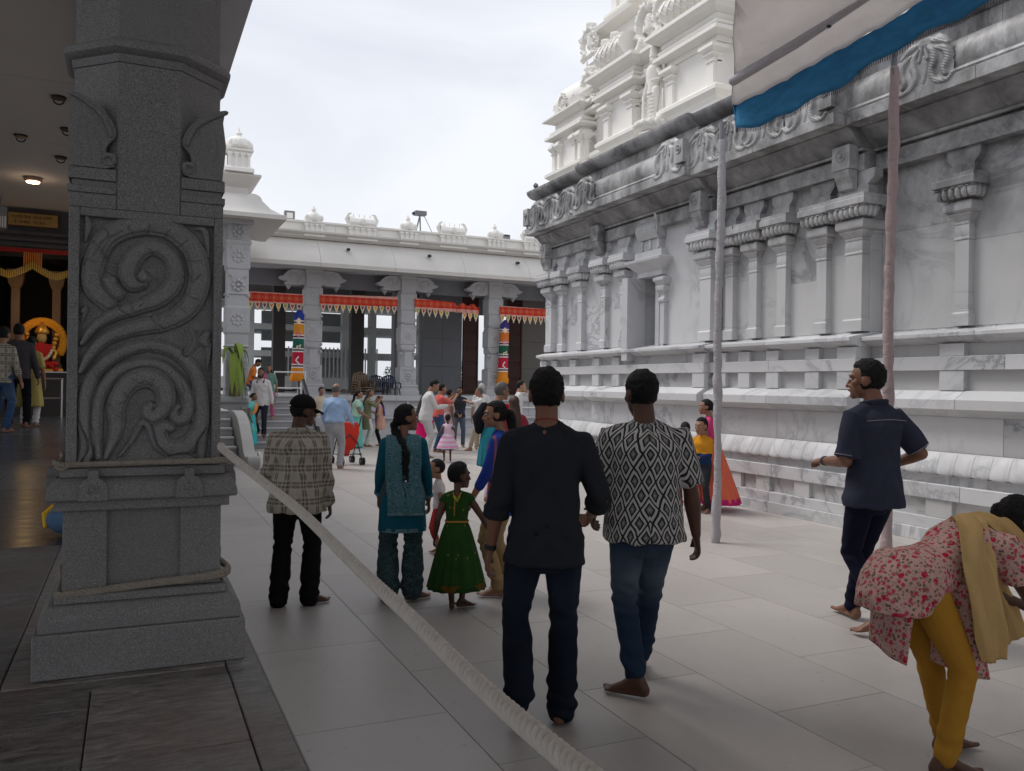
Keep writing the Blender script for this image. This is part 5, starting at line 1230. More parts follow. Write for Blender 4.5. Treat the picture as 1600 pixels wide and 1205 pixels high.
for i, (x, y) in enumerate(((-.899, 12.3), (-.897, 13.8), (-1.55, 14.5), (-1.1, 15.6))):
    hk = thing('ceiling_hook', ['dark ceiling fitting nearest the stone column', 'dark ceiling fitting second from the stone column', 'small dark ceiling fitting further left', 'small dark hook near the ceiling lamp'][i], 'hook', (x, y, 5.285))
    MB().ngon(0, 0, [(.09, 0), (.09, -.03)], 14).build('plate', M['dark_metal'], hk); MB().tube([(.06*math.cos(t), 0, -.05+.05*math.sin(t)) for t in np.linspace(PI, 2*PI, 9)], .010, 6).build('ring', M['dark_metal'], hk)
sg_ = thing('name_board', 'wide yellowish name board with two lines of dark lettering above the shrine', 'sign', (-1.95, SY-.16, 4.90))
bm_ = plain('ochre_board', (.42, .25, .07), .6, .15); tm_ = plain('maroon_paint', (.06, .015, .01), .6, .1)
MB().box(-.46, .46, 0, .04, 0, .26).build('board', bm_, sg_, bevel=.004); MB().box(-.485, .485, .012, .05, -.025, .285).build('board_frame', plain('brown_frame', (.09, .04, .02), .6, .2), sg_, bevel=.004)
rl = random.Random(5)
q = MB()      # two lines of lettering, rounded script above, too worn and far to read
for row, z0, n in ((0, .15, 17), (1, .04, 13)):
    for i in range(n):
        if i in ((8,) if row == 0 else (1, 7)): continue
        x0 = -.38+.045*i+(.05 if row else 0)
        q.tube([(x0+.016*math.cos(a_), -.003, z0+.03+.022*math.sin(a_)) for a_ in np.linspace(rl.uniform(0, 2), rl.uniform(4, 6.5), 8)], .0045, 4)
        if rl.random() < .4: q.tube([(x0+.014, -.003, z0), (x0+.016, -.003, z0+.075)], .004, 4)
q.build('lettering', tm_, sg_, kind='stuff')
yb1 = plain('banana_fibre_yellow', (.50, .33, .08), .8, .25, 30, 60, .2); ob1 = plain('orange_flowers', (.62, .20, .04), .8, .2, 30, 60, .2)
gl = thing('flower_garland', 'swagged garland of yellow and orange flower strings over the shrine door', 'garland', (-1.95, SY-.15, 4.33))
for i in range(44):
    x = -.88+.04*i*1.0; u = (x+.88)/1.76; ph = abs(((x+1.78)/.89) % 1*2-1)  # 0 at swag bottoms, 1 at crests
    c1 = (.0 if ph > .60 else None)
    if ph > .62: MB().limb([(x, 0, 0), (x, 0, -.26-.10*(1-ph))], .017, 6).build('flower_string', yb1 if int((x+2)/.89) % 2 else ob1, gl, smooth=True)
    z = -.20-.22*(1-ph**1.4); MB().limb([(x, -.03, z), (x, -.03, z-.13)], .018, 6).build('flower_string', yb1, gl, smooth=True)
rail(-2.6, -1.30, SY-1.1, PZ, 'steel barrier rail in front of the shrine', 2, .80, M['steel'])
tb = thing('offering_table', 'steel topped offering ledge below the idol', 'table', (-1.75, SY-.12, PZ)); MB().box(-.85, .85, -.06, .10, .93, .96).build('table_top', M['steel'], tb, bevel=.004); MB().box(-.80, .80, -.02, .08, 0, .92).build('table_front', M['dark'], tb)
# loudspeaker at left edge, wall clip
ls = thing('loudspeaker', 'small white and grey wall speaker at the far left edge near the ceiling', 'speaker', (-2.42, 19.5, 4.85), .3)
MB().box(-.10, .10, -.1, .1, -.22, .22).build('cabinet', M['wallgrey'], ls, bevel=.01)
for k in range(4): MB().box(-.085+.045*k, -.06+.045*k, -.112, -.101, -.2, .02).build('grille_bar', M['white_metal'], ls)
MB().limb([(0, 0, .22), (0, .05, .46)], .02, 6).build('bracket', M['steel'], ls)

# ---------------------------------------------------------------- stroller
def stroller():
    g_ = (F_PX*1.65)
    t = thing('stroller', 'red folding baby stroller with black frame and double wheels beside the man in light blue', 'stroller', (4.02, 17.0, 0), .12)
    rd = plain('red_stroller_fabric', (.72, .035, .015), .7, .12, 6, 60, .3); bk = M['dark_metal']; wh = plain('rubber_wheel', (.025, .025, .028), .7, .1)
    for sx_ in (-1, 1):
        fr_ = MB().tube([(sx_*.20, -.25, .98), (sx_*.21, -.02, .62), (sx_*.22, .20, .22), (sx_*.22, .30, .09)], .012, 8); fr_.tube([(sx_*.21, .12, .70), (sx_*.21, -.08, .36), (sx_*.22, -.27, .10)], .012, 8); fr_.tube([(sx_*.21, -.27, .20), (sx_*.21, .26, .20)], .009, 6)
        fr_.tube([(sx_*.20, -.25, .98), (sx_*.20, -.32, .99), (sx_*.20, -.36, .94)], .017, 8)
        fr_.build('frame', bk, t, smooth=True)
        for yy in (-.28, .30):
            for d_ in (-.028, .028):
                w = MB().xsweep([(.075*math.cos(a_), .075*math.sin(a_)) for a_ in np.linspace(0, 2*PI, 17)[:-1]], -.013, .013).build('wheel', wh, t, loc=(sx_*.22+d_, yy, .075))
                MB().xsweep([(.035*math.cos(a_), .035*math.sin(a_)) for a_ in np.linspace(0, 2*PI, 13)[:-1]], -.015, .015).build('hub', M['wallgrey'], w)
    MB().tube([(-.21, -.10, .40), (.21, -.16, .80)], .009, 6).tube([(.21, -.10, .40), (-.21, -.16, .80)], .009, 6).tube([(-.22, -.24, .22), (.22, -.24, .22)], .010, 6).build('cross_brace', bk, t)
    MB().rings([[(-w_, y_-.012, z_), (w_, y_-.012, z_), (w_*1.02, y_+.10, z_), (-w_*1.02, y_+.10, z_)] for w_, y_, z_ in ((.12, .02, .28), (.19, -.04, .40), (.20, -.12, .60), (.19, -.18, .78), (.15, -.17, .86))]).build('seat_fabric', rd, t, smooth=50, bevel=.01)
    MB().rings([[(-.05, -.03, .28), (.06, -.03, .28), (.06, .0, .28), (-.05, 0, .28)], [(-.06, -.01, .16), (.03, -.01, .16), (.03, .02, .16), (-.06, .02, .16)]]).build('hanging_flap', rd, t)
stroller()
# rounded denim shape behind the column foot, standing for a seated figure's knee
den = plain('blue_denim', (.07, .14, .26), .85, .15, 20, 200, .3)
bn = thing('cloth_bundle', 'rounded blue denim shape with yellow edge on the hall floor behind the column foot', 'bundle', (-.27, 4.86, PZ), .3)
MB().ball((0.03, 0, .085), (.15, .18, .085), 20, 12, fn=lambda d: 1+.04*math.sin(d.x*9)*math.sin(d.y*7)).build('denim_cover', den, bn, smooth=True)
MB().limb([(-.12, .0, .06), (-.11, .06, .11), (-.06, .08, .15)], [.012, .016, .012], 10).build('yellow_cloth', plain('yellow_cloth', (.75, .45, .02), .8, .1), bn, smooth=True)
# ---------------------------------------------------------------- people
TASKS = []
def soft(o, vox, sm=2, fold=0.0, kind='shirt', H=1.75, mask=None):
    m = o.modifiers.new('r', 'REMESH'); m.mode = 'VOXEL'; m.voxel_size = vox; m.use_smooth_shade = True
    if sm: k = o.modifiers.new('s', 'SMOOTH'); k.iterations = sm; k.factor = .5
    TASKS.append((o, fold, kind, H, rnd.random()*10))
    return o
def flush_people():
    bpy.context.view_layer.update(); dg = bpy.context.evaluated_depsgraph_get()
    for o, fold, kind, H, ph in TASKS:
        me = bpy.data.meshes.new_from_object(o.evaluated_get(dg)); mats = [m for m in o.data.materials]
        o.modifiers.clear(); old = o.data; o.data = me; bpy.data.meshes.remove(old)
        if fold:
            n = len(me.vertices); fold = fold*1.6 if kind in ('shirt', 'long') else fold; P = np.empty(n*3); me.vertices.foreach_get('co', P); P = P.reshape(-1, 3)
            Nn = np.empty(n*3); me.vertices.foreach_get('normal', Nn); Nn = Nn.reshape(-1, 3)
            x, y, z = P.T/H*1.75
            w1 = np.sin(x*9+ph)+np.sin(z*7+y*8+ph*2)+np.sin((x+y)*17+z*5+ph*3)*.5
            if kind == 'hair':
                d = np.array([noise.fractal(Vector(q)*38, .6, 2.2, 3) for q in P])
                d = d*1.0+np.array([noise.noise(Vector((q[0]*190, q[1]*190, q[2]*45))) for q in P])*.7
                fold_ = fold; 
            elif kind == 'shirt':
                d = np.sin(z*34+np.abs(x)*38+w1*2.2+ph)*.5+np.sin(z*17-x*28+w1*1.7)*.6+np.sin(x*60+w1*2.5+z*9)*.35*np.clip(1.3-z, 0, .5)
                d = np.sign(d)*np.abs(d)**1.3
            elif kind == 'trousers':
                g1 = np.exp(-((z-.48)/.09)**2)+np.exp(-((z-.14)/.11)**2)*1.5+.6*np.exp(-((z-.88)/.1)**2)
                d = (np.sin(z*85+w1*2+x*20)*.7+np.sin(z*48+y*40+w1*2.5)*.6)*(g1+.12)+np.sin(x*40+z*6+w1)*.18
            else:   # long cloth: vertical folds
                u = np.arctan2(x, y); d = np.sin(u*9+w1*.8+ph)*.8+np.sin(u*17+z*4+w1)*.35
                d = d*np.clip((1.25-z)*1.2, .15, 1)
            P += Nn*(d*fold)[:, None]; me.vertices.foreach_set('co', P.ravel()); me.update()
        me.shade_smooth()
def ik(a, b, l1, l2, pole):
    d = b-a; L = max(.05, min(d.length, l1+l2-.004)); di = d.normalized(); c = max(-1, min(1, (l1*l1+L*L-l2*l2)/(2*l1*L)))
    p = pole-di*pole.dot(di); p = p.normalized() if p.length > 1e-4 else di.orthogonal()
    return a+di*l1*c+p*l1*math.sqrt(max(0, 1-c*c)), a+di*L
def skin(name, c):
    a = N(name); p = a.obj(); n1 = a.noise(p, 14, 4, .6); k = a.mix(n1, tuple(v*.8 for v in c), c); a.bump(a.noise(p, 220, 3), .15, .002)
    m = a.done(k, .5, 0, .4); return m
SK = {'dark': skin('dark_brown_skin', (.10, .045, .027)), 'brown': skin('brown_skin', (.23, .105, .062)), 'mid': skin('warm_brown_skin', (.33, .165, .10)), 'light': skin('light_brown_skin', (.45, .25, .165))}
def hairmat():
    a = N('black_hair'); p = a.obj(); n1 = a.noise(a.scl(p, (1, 1, .15)), 260, 3, .7); c = a.mix(n1, (.004, .0035, .0035), (.014, .012, .011)); a.bump(n1, .9, .006); return a.done(c, .62, 0, .22)
HAIR = hairmat(); GREY = plain('grey_hair', (.10, .09, .085), .6, .4, 60, 300, .5, world=False); BRH = plain('brown_hair', (.05, .022, .014), .5, .3, 60, 300, .5, world=False)
EYEW = plain('eye_white', (.6, .58, .55), .3, .02, 5, 5, 0); EYED = plain('dark_iris', (.01, .008, .006), .2, .02, 5, 5, 0); LIP = plain('lips', (.22, .07, .055), .5, .05, 5, 5, 0)
CM = {}
def fab(name, col, v=.08, fold=1):
    if name not in CM:
        a = N(name); p = a.obj(); n1 = a.noise(p, 5, 4, .6); f = a.ma('MULTIPLY_ADD', n1, v*2, 1-v); w = a.noise(p, 420, 2, .7); f = a.ma('MULTIPLY', f, a.ma('MULTIPLY_ADD', w, .5, .75))
        c = a.mix(1.0, col, a.comb(f, f, f), 'MULTIPLY'); a.bump(a.ma('ADD', a.noise(a.scl(p, (1, 1, .6)), 22, 4, .6, 1.0), a.ma('MULTIPLY', w, .15)), .35, .008); CM[name] = a.done(c, .9, 0, .15)
    return CM[name]
def pat(name, fn):
    """fn(a, u, v, obj) -> colour socket; u runs round the body, v is height"""
    if name not in CM:
        a = N(name); o = a.obj(); x, y, z = a.xyz(o); u = a.ma('ADD', x, a.ma('MULTIPLY', a.ma('SIGN', x), a.ma('ADD', y, .145)))
        nz_ = a.noise(o, 3, 2); u = a.ma('ADD', u, a.ma('MULTIPLY', a.ma('SUBTRACT', nz_, .5), .03))
        c = fn(a, u, z, o); a.bump(a.noise(a.scl(o, (1, 1, .6)), 22, 4, .6, 1.0), .35, .008); CM[name] = a.done(c, .9, 0, .15)
    return CM[name]
def tri(a, s_, f): return a.ma('ABSOLUTE', a.ma('SUBTRACT', a.ma('FRACT', a.ma('MULTIPLY', s_, f)), .5))
def plaid(a, u, v, o):
    c = (.40, .36, .29)
    for s_, f, w, col, st in ((u, 7.5, .20, (.06, .045, .038), .85), (v, 7.5, .20, (.06, .045, .038), .75), (u, 15, .12, (.52, .48, .40), .45), (v, 15, .12, (.52, .48, .40), .45), (u, 7.5, .05, (.55, .5, .42), .5), (v, 7.5, .05, (.55, .5, .42), .5)):
        m = a.ramp(tri(a, s_, f), [(w*.4, 1.0), (w*1.7, 0.0)]); c = a.mix(a.ma('MULTIPLY', m, st), c, col)
    return c
def diamond(a, u, v, o):
    d = a.ma('ADD', tri(a, u, 10.5), tri(a, v, 7.0))       # 0 in diamond centres .. 1 ; lattice
    d2 = a.ma('ADD', a.ma('SUBTRACT', .5, tri(a, u, 10.5)), a.ma('SUBTRACT', .5, tri(a, v, 7.0)))
    m = a.ma('MINIMUM', d, d2)
    w = a.noise(o, 70, 3, .7); m2 = a.ma('ADD', m, a.ma('MULTIPLY', a.ma('SUBTRACT', w, .5), .045))
    c = a.ramp(m2, [(0, (.28, .28, .27)), (.05, (.28, .28, .27)), (.09, (.02, .02, .022)), (.12, (.25, .25, .24)), (.16, (.012, .012, .014)), (.27, (.012, .012, .014)), (.28, (.50, .49, .47)), (.42, (.55, .54, .52)), (.43, (.012, .012, .014)), (.6, (.012, .012, .014))])
    c.node.color_ramp.interpolation = 'CONSTANT'
    return a.mix(a.ma('MULTIPLY', w, .25), c, (.1, .1, .1))
def blotch(bg_, cols, f=16, th=.42):
    def fn(a, u, v, o):
        c = bg_
        for k, (col, ff, t) in enumerate(cols):
            d = a.vor(a.comb(a.ma('ADD', u, k*3.3), v, k*1.7), f*ff); w = a.noise(o, 60, 3); c = a.mix(a.ramp(a.ma('ADD', d, a.ma('MULTIPLY', a.ma('SUBTRACT', w, .5), .35)), [(t-.04, 1.0), (t, 0.0)]), c, col)
        return c
    return fn
def leafy(bg_, col, f=14):
    def fn(a, u, v, o):
        n1 = a.noise(a.comb(u, v, 0.0), f, 3, .6, 2.5); n2 = a.ma('ABSOLUTE', a.ma('SUBTRACT', n1, .5)); return a.mix(a.ramp(n2, [(.02, 1.0), (.05, 0.0), (.10, 0.0), (.13, .7), (.3, .7)]), bg_, col)
    return fn
def jeans_fn(base, fade):
    def fn(a, u, v, o):
        n1 = a.noise(o, 6, 4, .6); w = a.noise(a.scl(o, (1, 1, .3)), 300, 2, .7); zz = a.ramp(a.ma('ABSOLUTE', a.ma('SUBTRACT', v, .62)), [(0, 1.0), (.22, 0.0)])
        c = a.mix(a.ma('MULTIPLY', a.ma('MULTIPLY', n1, zz), 1.0), base, fade); f = a.ma('MULTIPLY_ADD', w, .6, .7); return a.mix(1.0, c, a.comb(f, f, f), 'MULTIPLY')
    return fn
def person(label, loc, H=1.7, az=0, sex='m', sk='brown', d=20, lean=4, feet=None, hands=None, elb=None, head=(0, 0), top=None, bot=None, hair='short', hmat=None, face=False, extra=None, hs=1.0, group=None, beard=False, fing=True, hip=(0, 0, 0), fat=1.0, neckskin=True, toe=(0, 0), wristband=None):
    """local frame: +y is where the person faces, +x their right side, metres for a 1.75 m figure then scaled"""
    R_ = thing('person', label, 'person', loc, -math.radians(az), group); s = H/1.75
    near = d < 9; vox = (.0062 if near else .012 if d < 14 else .017)/s; cvox = (.0095 if near else .016 if d < 14 else .021)/s
    V3 = Vector; fem = sex == 'f'
    hipz = .93+hip[2]; pel = V3((hip[0], hip[1], hipz)); th = math.radians(lean); up = V3((0, math.sin(th), math.cos(th))); fw = V3((0, math.cos(th), -math.sin(th)))
    T = lambda x, y, z: pel+V3((x, 0, 0))+fw*y+up*z
    sw = .148 if fem else .168; sw *= fat**.5
    if hs > 1.1: sw = .150
    feet = feet or [(-.10, 0, 0), (.10, .02, 0)]; hands = hands or [(-.25, .02, .80), (.25, .02, .80)]
    k_ = MB(); skn = SK[sk]
    # legs
    knees = []; ankles = []
    for i, sg in enumerate((-1, 1)):
        hj = pel+V3((sg*.088, 0, -.02)); fx, fy, fz = feet[i]; an = V3((fx, fy-.02, .085+fz)); kn, an2 = ik(hj, an, .435, .43, V3((sg*.12, 1, 0))); knees.append(kn); ankles.append(an2)
        k_.limb([hj, hj.lerp(kn, .5), kn, kn.lerp(an2, .35), an2], [.085, .068, .052, .05, .036], 12)
        ta = math.radians(toe[i]+sg*8); hd = V3((math.sin(ta), math.cos(ta), 0)); sd = V3((hd.y, -hd.x, 0)); dr = -fz*.9 if fz > .03 else 0
        b0 = an2+V3((0, 0, -.047)); lift = lambda q, f_: q+V3((0, 0, -dr*0)) 
        tilt = min(1.2, fz*5.0); hd2 = (hd*math.cos(tilt)+V3((0, 0, -math.sin(tilt)))).normalized(); 
        k_.limb([an2-hd2*.02, b0-hd*.045*math.cos(tilt)+V3((0, 0, .005))], [.034, .032], 10)
        k_.limb([an2+hd2*.01, b0+hd2*.07+V3((0, 0, .012)), b0+hd2*.135+V3((0, 0, -.008))], [.036, .036, .030], 12, side=tuple(sd), ry=[.034, .026, .017])
        for j in range(5): t0 = b0+hd2*.135+sd*(-sg)*(.028-.0145*j)+V3((0, 0, -.012)); k_.limb([t0, t0+hd2*(.052-.007*j)], [.0125 if j == 0 else .009]*2, 7)
        k_.limb([b0-hd2*.045+V3((0, 0, -.008)), b0+hd2*.05+V3((0, 0, -.015)), b0+hd2*.13+V3((0, 0, -.014))], [.030, .028, .034], 10, side=tuple(sd), ry=[.026, .018, .016])
    # torso
    k_.tube([T(0, 0, -.13), T(0, 0, -.06), T(0, 0, .02), T(0, .0, .15), T(0, .0, .28), T(0, 0, .38), T(0, -.005, .445), T(0, -.008, .48), T(0, -.01, .50)], [.06, .14, .150, .120, .135, .145, .10, .06, .05], 18, side=(1, 0, 0), ry=[.05, .10, .105, .09, .10, .10, .075, .06, .05])
    neck0 = T(0, -.01, .47); 
    hp = math.radians(lean*.35+head[1]); hy = math.radians(head[0]); hc = T(0, .02, .545)+Quaternion((0, 0, 1), -hy) @ V3((0, .035+math.sin(hp)*.09, .085*math.cos(hp)+.026)) if lean < 45 else T(0, .02, .70)
    HM = Matrix.Rotation(-hy, 4, 'Z') @ Matrix.Rotation(-hp, 4, 'X'); kk = hs*(1.08 if not fem else 1.03)
    hc = hc+V3((0, 0, (kk-1)*.10))
    h = lambda x, y, z: hc+(HM @ V3((x*kk, y*kk, z*kk)))
    k_.limb([neck0, T(0, 0, .53), h(0, -.025, -.05)], [.066 if not fem else .05, .058 if not fem else .044, .056 if not fem else .043], 12)
    hk = len(k_.v); q = MB()
    q.ball((0, -.012, .025), (.073, .093, .092), 20, 14); q.ball((0, .028, -.045), (.054, .062, .066), 16, 10); q.limb([(0, .055, -.085), (0, .066, -.09)], .024, 8)
    q.limb([(0, .083, .012), (0, .096, -.022), (0, .102, -.034)], [.009, .012, .013], 8); q.ball((.014, .088, -.036), .010, 6, 5); q.ball((-.014, .088, -.036), .010, 6, 5)
    q.limb([(-.04, .073, .024), (0, .082, .026), (.04, .073, .024)], .012, 8); q.limb([(-.014, .082, -.062), (.014, .082, -.062)], .010, 8)
    for sg in (-1, 1): q.ball((sg*.075, -.008, -.008), (.010, .022, .032), 8, 8); q.ball((sg*.045, .052, -.018), (.022, .022, .022), 8, 6)
    k_.add([h(*v) for v in q.v], q.f)
    # arms
    wr = []; els = []; sh = []
    for i, sg in enumerate((-1, 1)):
        sj = T(sg*sw, 0, .432); ht = V3(hands[i]); pole = V3(elb[i]) if elb and elb[i] else V3((sg*.35, -1, -.15)); el, w = ik(sj, ht, .285, .255, pole)
        sh.append(sj); els.append(el); wr.append(w); hd = (w-el).normalized()
        k_.limb([T(sg*sw*.4, 0, .425), sj], [.035, .043], 10); k_.limb([sj, sj.lerp(el, .45), el], [.046, .049*fat, .040], 12); k_.limb([el, el.lerp(w, .3), w], [.040, .040*fat, .026], 12)
        # palm plane: thumb side forward
        thd = V3((0, 1, .1)); thd = (thd-hd*thd.dot(hd)).normalized() if abs(thd.dot(hd)) < .95 else V3((-sg, 0, .3)).normalized(); pn = hd.cross(thd).normalized()
        inw = pn if pn.dot(V3((-sg, 0, 0))) > 0 else -pn
        k_.limb([w, w+hd*.045, w+hd*.082], [.026, .038, .038], 12, side=tuple(thd), ry=[.020, .016, .014])
        if d < 14:
            for j in range(4):
                o_ = thd*(.030-.020*j); L = (.070, .078, .073, .058)[j]; b0 = w+hd*.082+o_; c1 = b0+(hd*.9+inw*.25).normalized()*L*.45; c2 = c1+(hd*.65+inw*.7).normalized()*L*.3; c3 = c2+(hd*.3+inw*.95).normalized()*L*.25
                k_.limb([b0-hd*.01, c1, c2, c3], [.0098, .0092, .0085, .0075], 8)
            t0 = w+hd*.025+thd*.024; k_.limb([t0, t0+(thd*.75+hd*.7+inw*.2).normalized()*.036, t0+(thd*.45+hd*.95+inw*.35).normalized()*.068], [.013, .0112, .009], 8)
        else: k_.limb([w+hd*.08, w+hd*.13+inw*.02, w+hd*.15+inw*.045], [.034, .030, .02], 8, side=tuple(thd), ry=.012)
    body = k_.build('body', skn, R_); soft(body, vox, 1)
    # clothes -------------------------------------------------
    E = {'T': T, 'h': h, 'pel': pel, 'knees': knees, 'ankles': ankles, 'sh': sh, 'els': els, 'wr': wr, 'up': up, 'fw': fw, 'sw': sw, 'R': R_, 'cvox': cvox, 'H': H, 's': s, 'fem': fem, 'fat': fat, 'HM': HM, 'hc': hc, 'kk': kk}
    if bot: make_bottom(E, **bot)
    if top: make_top(E, **top)
    make_hair(E, hair, hmat or HAIR, vox)
    if face:
        for sg in (-1, 1):
            e_ = MB().ball(h(sg*.031, .076, .005), (.012*kk, .010*kk, .0075*kk), 8, 6).build('eye', EYEW, R_, smooth=True); MB().ball(h(sg*.031, .0835, .005), (.006*kk, .0045*kk, .0062*kk), 8, 6).build('iris', EYED, e_, smooth=True)
            MB().limb([h(sg*.016, .088, .024), h(sg*.032, .086, .030), h(sg*.05, .074, .024)], [.0035, .004, .002], 6).build('eyebrow', HAIR, R_, smooth=True)
        MB().limb([h(-.020, .088, -.063), h(0, .094, -.061), h(.020, .088, -.063)], [.004, .0065, .004], 8).build('lips', LIP, R_, smooth=True)
    if beard:
        q = MB(); q.limb([h(-.026, .088, -.052), h(0, .097, -.048), h(.026, .088, -.052)], .0055, 6)
        q.limb([h(-.060, .02, -.05), h(-.048, .055, -.088), h(0, .083, -.100), h(.048, .055, -.088), h(.060, .02, -.05)], [.012, .016, .020, .016, .012], 8); q.build('beard', HAIR, R_, smooth=True)
    if wristband is not None:
        i = wristband; hd = (wr[i]-els[i]).normalized(); c = wr[i]-hd*.012; MB().tube([c-hd*.012, c+hd*.012], [.0315, .0315], 14).build('wrist_band', M['dark_metal'], R_, smooth=30)
    if extra: extra(E)
    R_.scale = (s, s, s)
    return R_
def make_bottom(E, mat, kind='trousers', w=1.0, flare=1.0, to=0.06, name=None):
    T, kn, an = E['T'], E['knees'], E['ankles']; q = MB()
    q.limb([T(0, 0, .10), T(0, 0, .02), T(0, -.01, -.05)], [.142*w*E['fat'], .165*w*E['fat'], .155*w], 16, side=(1, 0, 0), ry=[.105*w, .122*w, .11*w])
    for i, sg in enumerate((-1, 1)):
        hj = E['pel']+Vector((sg*.086, 0, -.02)); a = an[i]; L = (a-kn[i]).normalized(); e = a-L*(to-.05)
        q.limb([hj, hj.lerp(kn[i], .5), kn[i], kn[i].lerp(e, .5), e+L*.0], [.098*w, .086*w, .068*w, .064*w*flare, .061*w*flare], 14)
    o = q.build(name or 'trousers', mat, E['R']); soft(o, E['cvox'], 2, .0055 if w > .99 else .003, 'trousers', E['H']/E['s'])
def make_top(E, mat, hem=.02, sleeve=1.0, flare=1.0, ease=1.0, fold=.0035, kind='shirt', name='shirt', slit=False, slv_w=1.0, neck=.47, mat2=None, bust=0):
    T, el, wr, sh = E['T'], E['els'], E['wr'], E['sh']; q = MB(); fem = E['fem']; f_ = E['fat']*ease
    P = []; rx = []; ry = []
    down = -E['up'] if E['up'].z > .8 else Vector((0, -.2, -1)).normalized()
    base = T(0, 0, 0)
    n = max(1, int(hem/.12))
    if E['up'].z < .6:
        for dy, dz, a_, b_ in ((-.118, -.13, .160, .132), (-.118, -.09, .162, .136), (-.10, -.03, .162, .138), (-.06, .0, .18, .148)): P.append(base+Vector((0, dy, dz))); rx.append(a_*f_); ry.append(b_*f_)
        n = 0
    for j in range(n, 0, -1):
        t = hem*j/n; p = base+Vector((0, 0, -1))*t if (t > .05 and E['up'].z > .6) else T(0, 0, -t); P.append(p); w = 1+(flare-1)*t/max(hem, .01); rx.append((.178 if not fem else .182)*f_*w); ry.append((.135 if not fem else .135)*f_*w)
    ws = .150 if not fem else .135
    for t, a, b in (*(((0, .178 if fem else .172, .130),) if E['up'].z > .6 else ()), (.10, ws+.01, .118), (.18, ws, .112), (.28, ws+.012, .120+bust), (.37, ws+.022, .124+bust), (.42, ws+.005, .105), (.455, .115, .088), (.485, .082, .072)):
        P.append(T(0, 0, t)); rx.append(a*f_); ry.append(b*f_)
    P.append(T(0, -.012, neck+(.055 if not fem else .03))); rx.append(.070 if not fem else .06); ry.append(.066 if not fem else .06)
    q.tube(P, rx, 28, side=(1, 0, 0), ry=ry, ex=2.3)
    for i, sg in enumerate((-1, 1)):
        q.limb([T(sg*.035, -.004, .485), T(sg*E['sw']*.55, -.002, .462), T(sg*E['sw']*.95, 0, .432)], [.044, .054, .060], 12)
        a, b, c = sh[i], el[i], wr[i]; r0, r1, r2 = .061*slv_w*E['fat']**.5, .054*slv_w, .041*slv_w
        if sleeve >= .55:
            t = (sleeve-.55)/.45; e = b.lerp(c, t*.96); q.limb([a, a.lerp(b, .5), b, b.lerp(e, .5), e], [r0, r0*.93, r1, r1*.93, r1+(r2-r1)*t], 14)
        elif sleeve > 0: e = a.lerp(b, sleeve/.55); q.tube([T(sg*.08, 0, .43), a, a.lerp(e, .5), e], [r0*.9, r0*.98, r0*1.03, r0*1.10], 14)
    o = q.build(name, mat, E['R']); soft(o, E['cvox'], 2, fold, kind, E['H']/E['s'])
    return o
def make_hair(E, style, mat, vox):
    h, R_ = E['h'], E['R']; q = MB(); kk = E['kk']
    if style == 'none': return
    thin = .6 if style == 'bald' else 1.0
    def fn(d):
        face_ = max(0, min(1, (d.y-.30)*4))*max(0, min(1, (.62-d.z)*5)); ear = max(0, min(1, (abs(d.x)-.80)*8))*max(0, min(1, (.0-d.z)*8))*max(0, min(1, (d.y+.30)*6)); low = max(0, min(1, (-.76-d.z)*6))
        base = 1.095 if style not in ('bald', 'fuzz') else 1.03
        if style == 'short': base += .07*max(0, d.z)+.012*math.sin(d.x*31+d.y*17)*math.sin(d.z*23)+.02*math.sin(d.x*9+2*d.y)
        if style == 'fade': base = 1.05+.09*max(0, min(1, (d.z+.05)*2.2))
        if style == 'bald' and d.z > .45: return .9
        return base-.30*max(face_, ear, low)
    c = MB().ball((0, 0, 0), (.073, .094, .093), 40, 28, fn=fn)
    q.add([h(v[0], v[1]-.014, v[2]+.024) for v in c.v], c.f)
    if style in ('ponytail', 'braid', 'long', 'bun', 'loose'):
        if style == 'bun': q.ball(h(0, -.12, .0), (.045*kk, .04*kk, .045*kk), 12, 9)
        T = E['T']
        if style == 'braid':
            P = [h(0, -.09, -.02), h(0, -.115, -.09), T(.01, -.135, .38), T(.012, -.15, .25), T(.015, -.145, .10), T(.02, -.16, -.02), T(.02, -.165, -.12)]; sp_ = spline([tuple(p) for p in P], 8)
            q.limb([Vector(p) for p in sp_], [(.040-.022*(i/len(sp_)))*(1+.13*math.sin(i*1.5)) for i in range(len(sp_))], 10)
        elif style == 'ponytail':
            P = [h(0, -.085, .03), h(0, -.135, .0), h(0, -.15, -.10), T(0, -.14, .36), T(0, -.15, .26)]; q.limb([Vector(p) for p in spline([tuple(p) for p in P], 5)], list(np.interp(range(21), [0, 3, 8, 14, 20], [.025, .035, .045, .035, .012])), 10)
        elif style in ('long', 'loose'):
            q.limb([h(0, -.05, .02), h(0, -.075, -.06), T(0, -.10, .42), T(0, -.125, .33), T(0, -.13, .22 if style == 'long' else .30)], [.075, .085, .085, .075, .03], 14, side=(1, 0, 0), ry=[.06, .045, .04, .03, .015])
    o = q.build('hair', mat, R_); soft(o, max(vox*.8, .0055) if vox < .01 else vox, 1, .0052 if vox < .01 else 0, 'hair')
def strip(E, pts, w, mat, name, th=.010, up_=(0, 0, 1), n=14, fold=.0, wv=None):
    """a length of cloth: flat tube along pts, widths w, wide axis = side"""
    sp_ = spline([tuple(p) for p in pts], 6); m = len(sp_); ww = np.interp(np.linspace(0, 1, m), np.linspace(0, 1, len(w)), w)
    q = MB(); q.tube([Vector(p) for p in sp_], list(ww), 22, side=up_, ry=[th]*m, lobe=lambda t, u: 1+.0*t)
    for i in range(len(q.v)):
        j = i % 22; a_ = 2*PI*j/22; q.v[i] = tuple(Vector(q.v[i])+Vector((0, -.010*math.sin(math.cos(a_)*9+i*.003), 0)))
    return q.build(name, mat, E['R'], smooth=True)
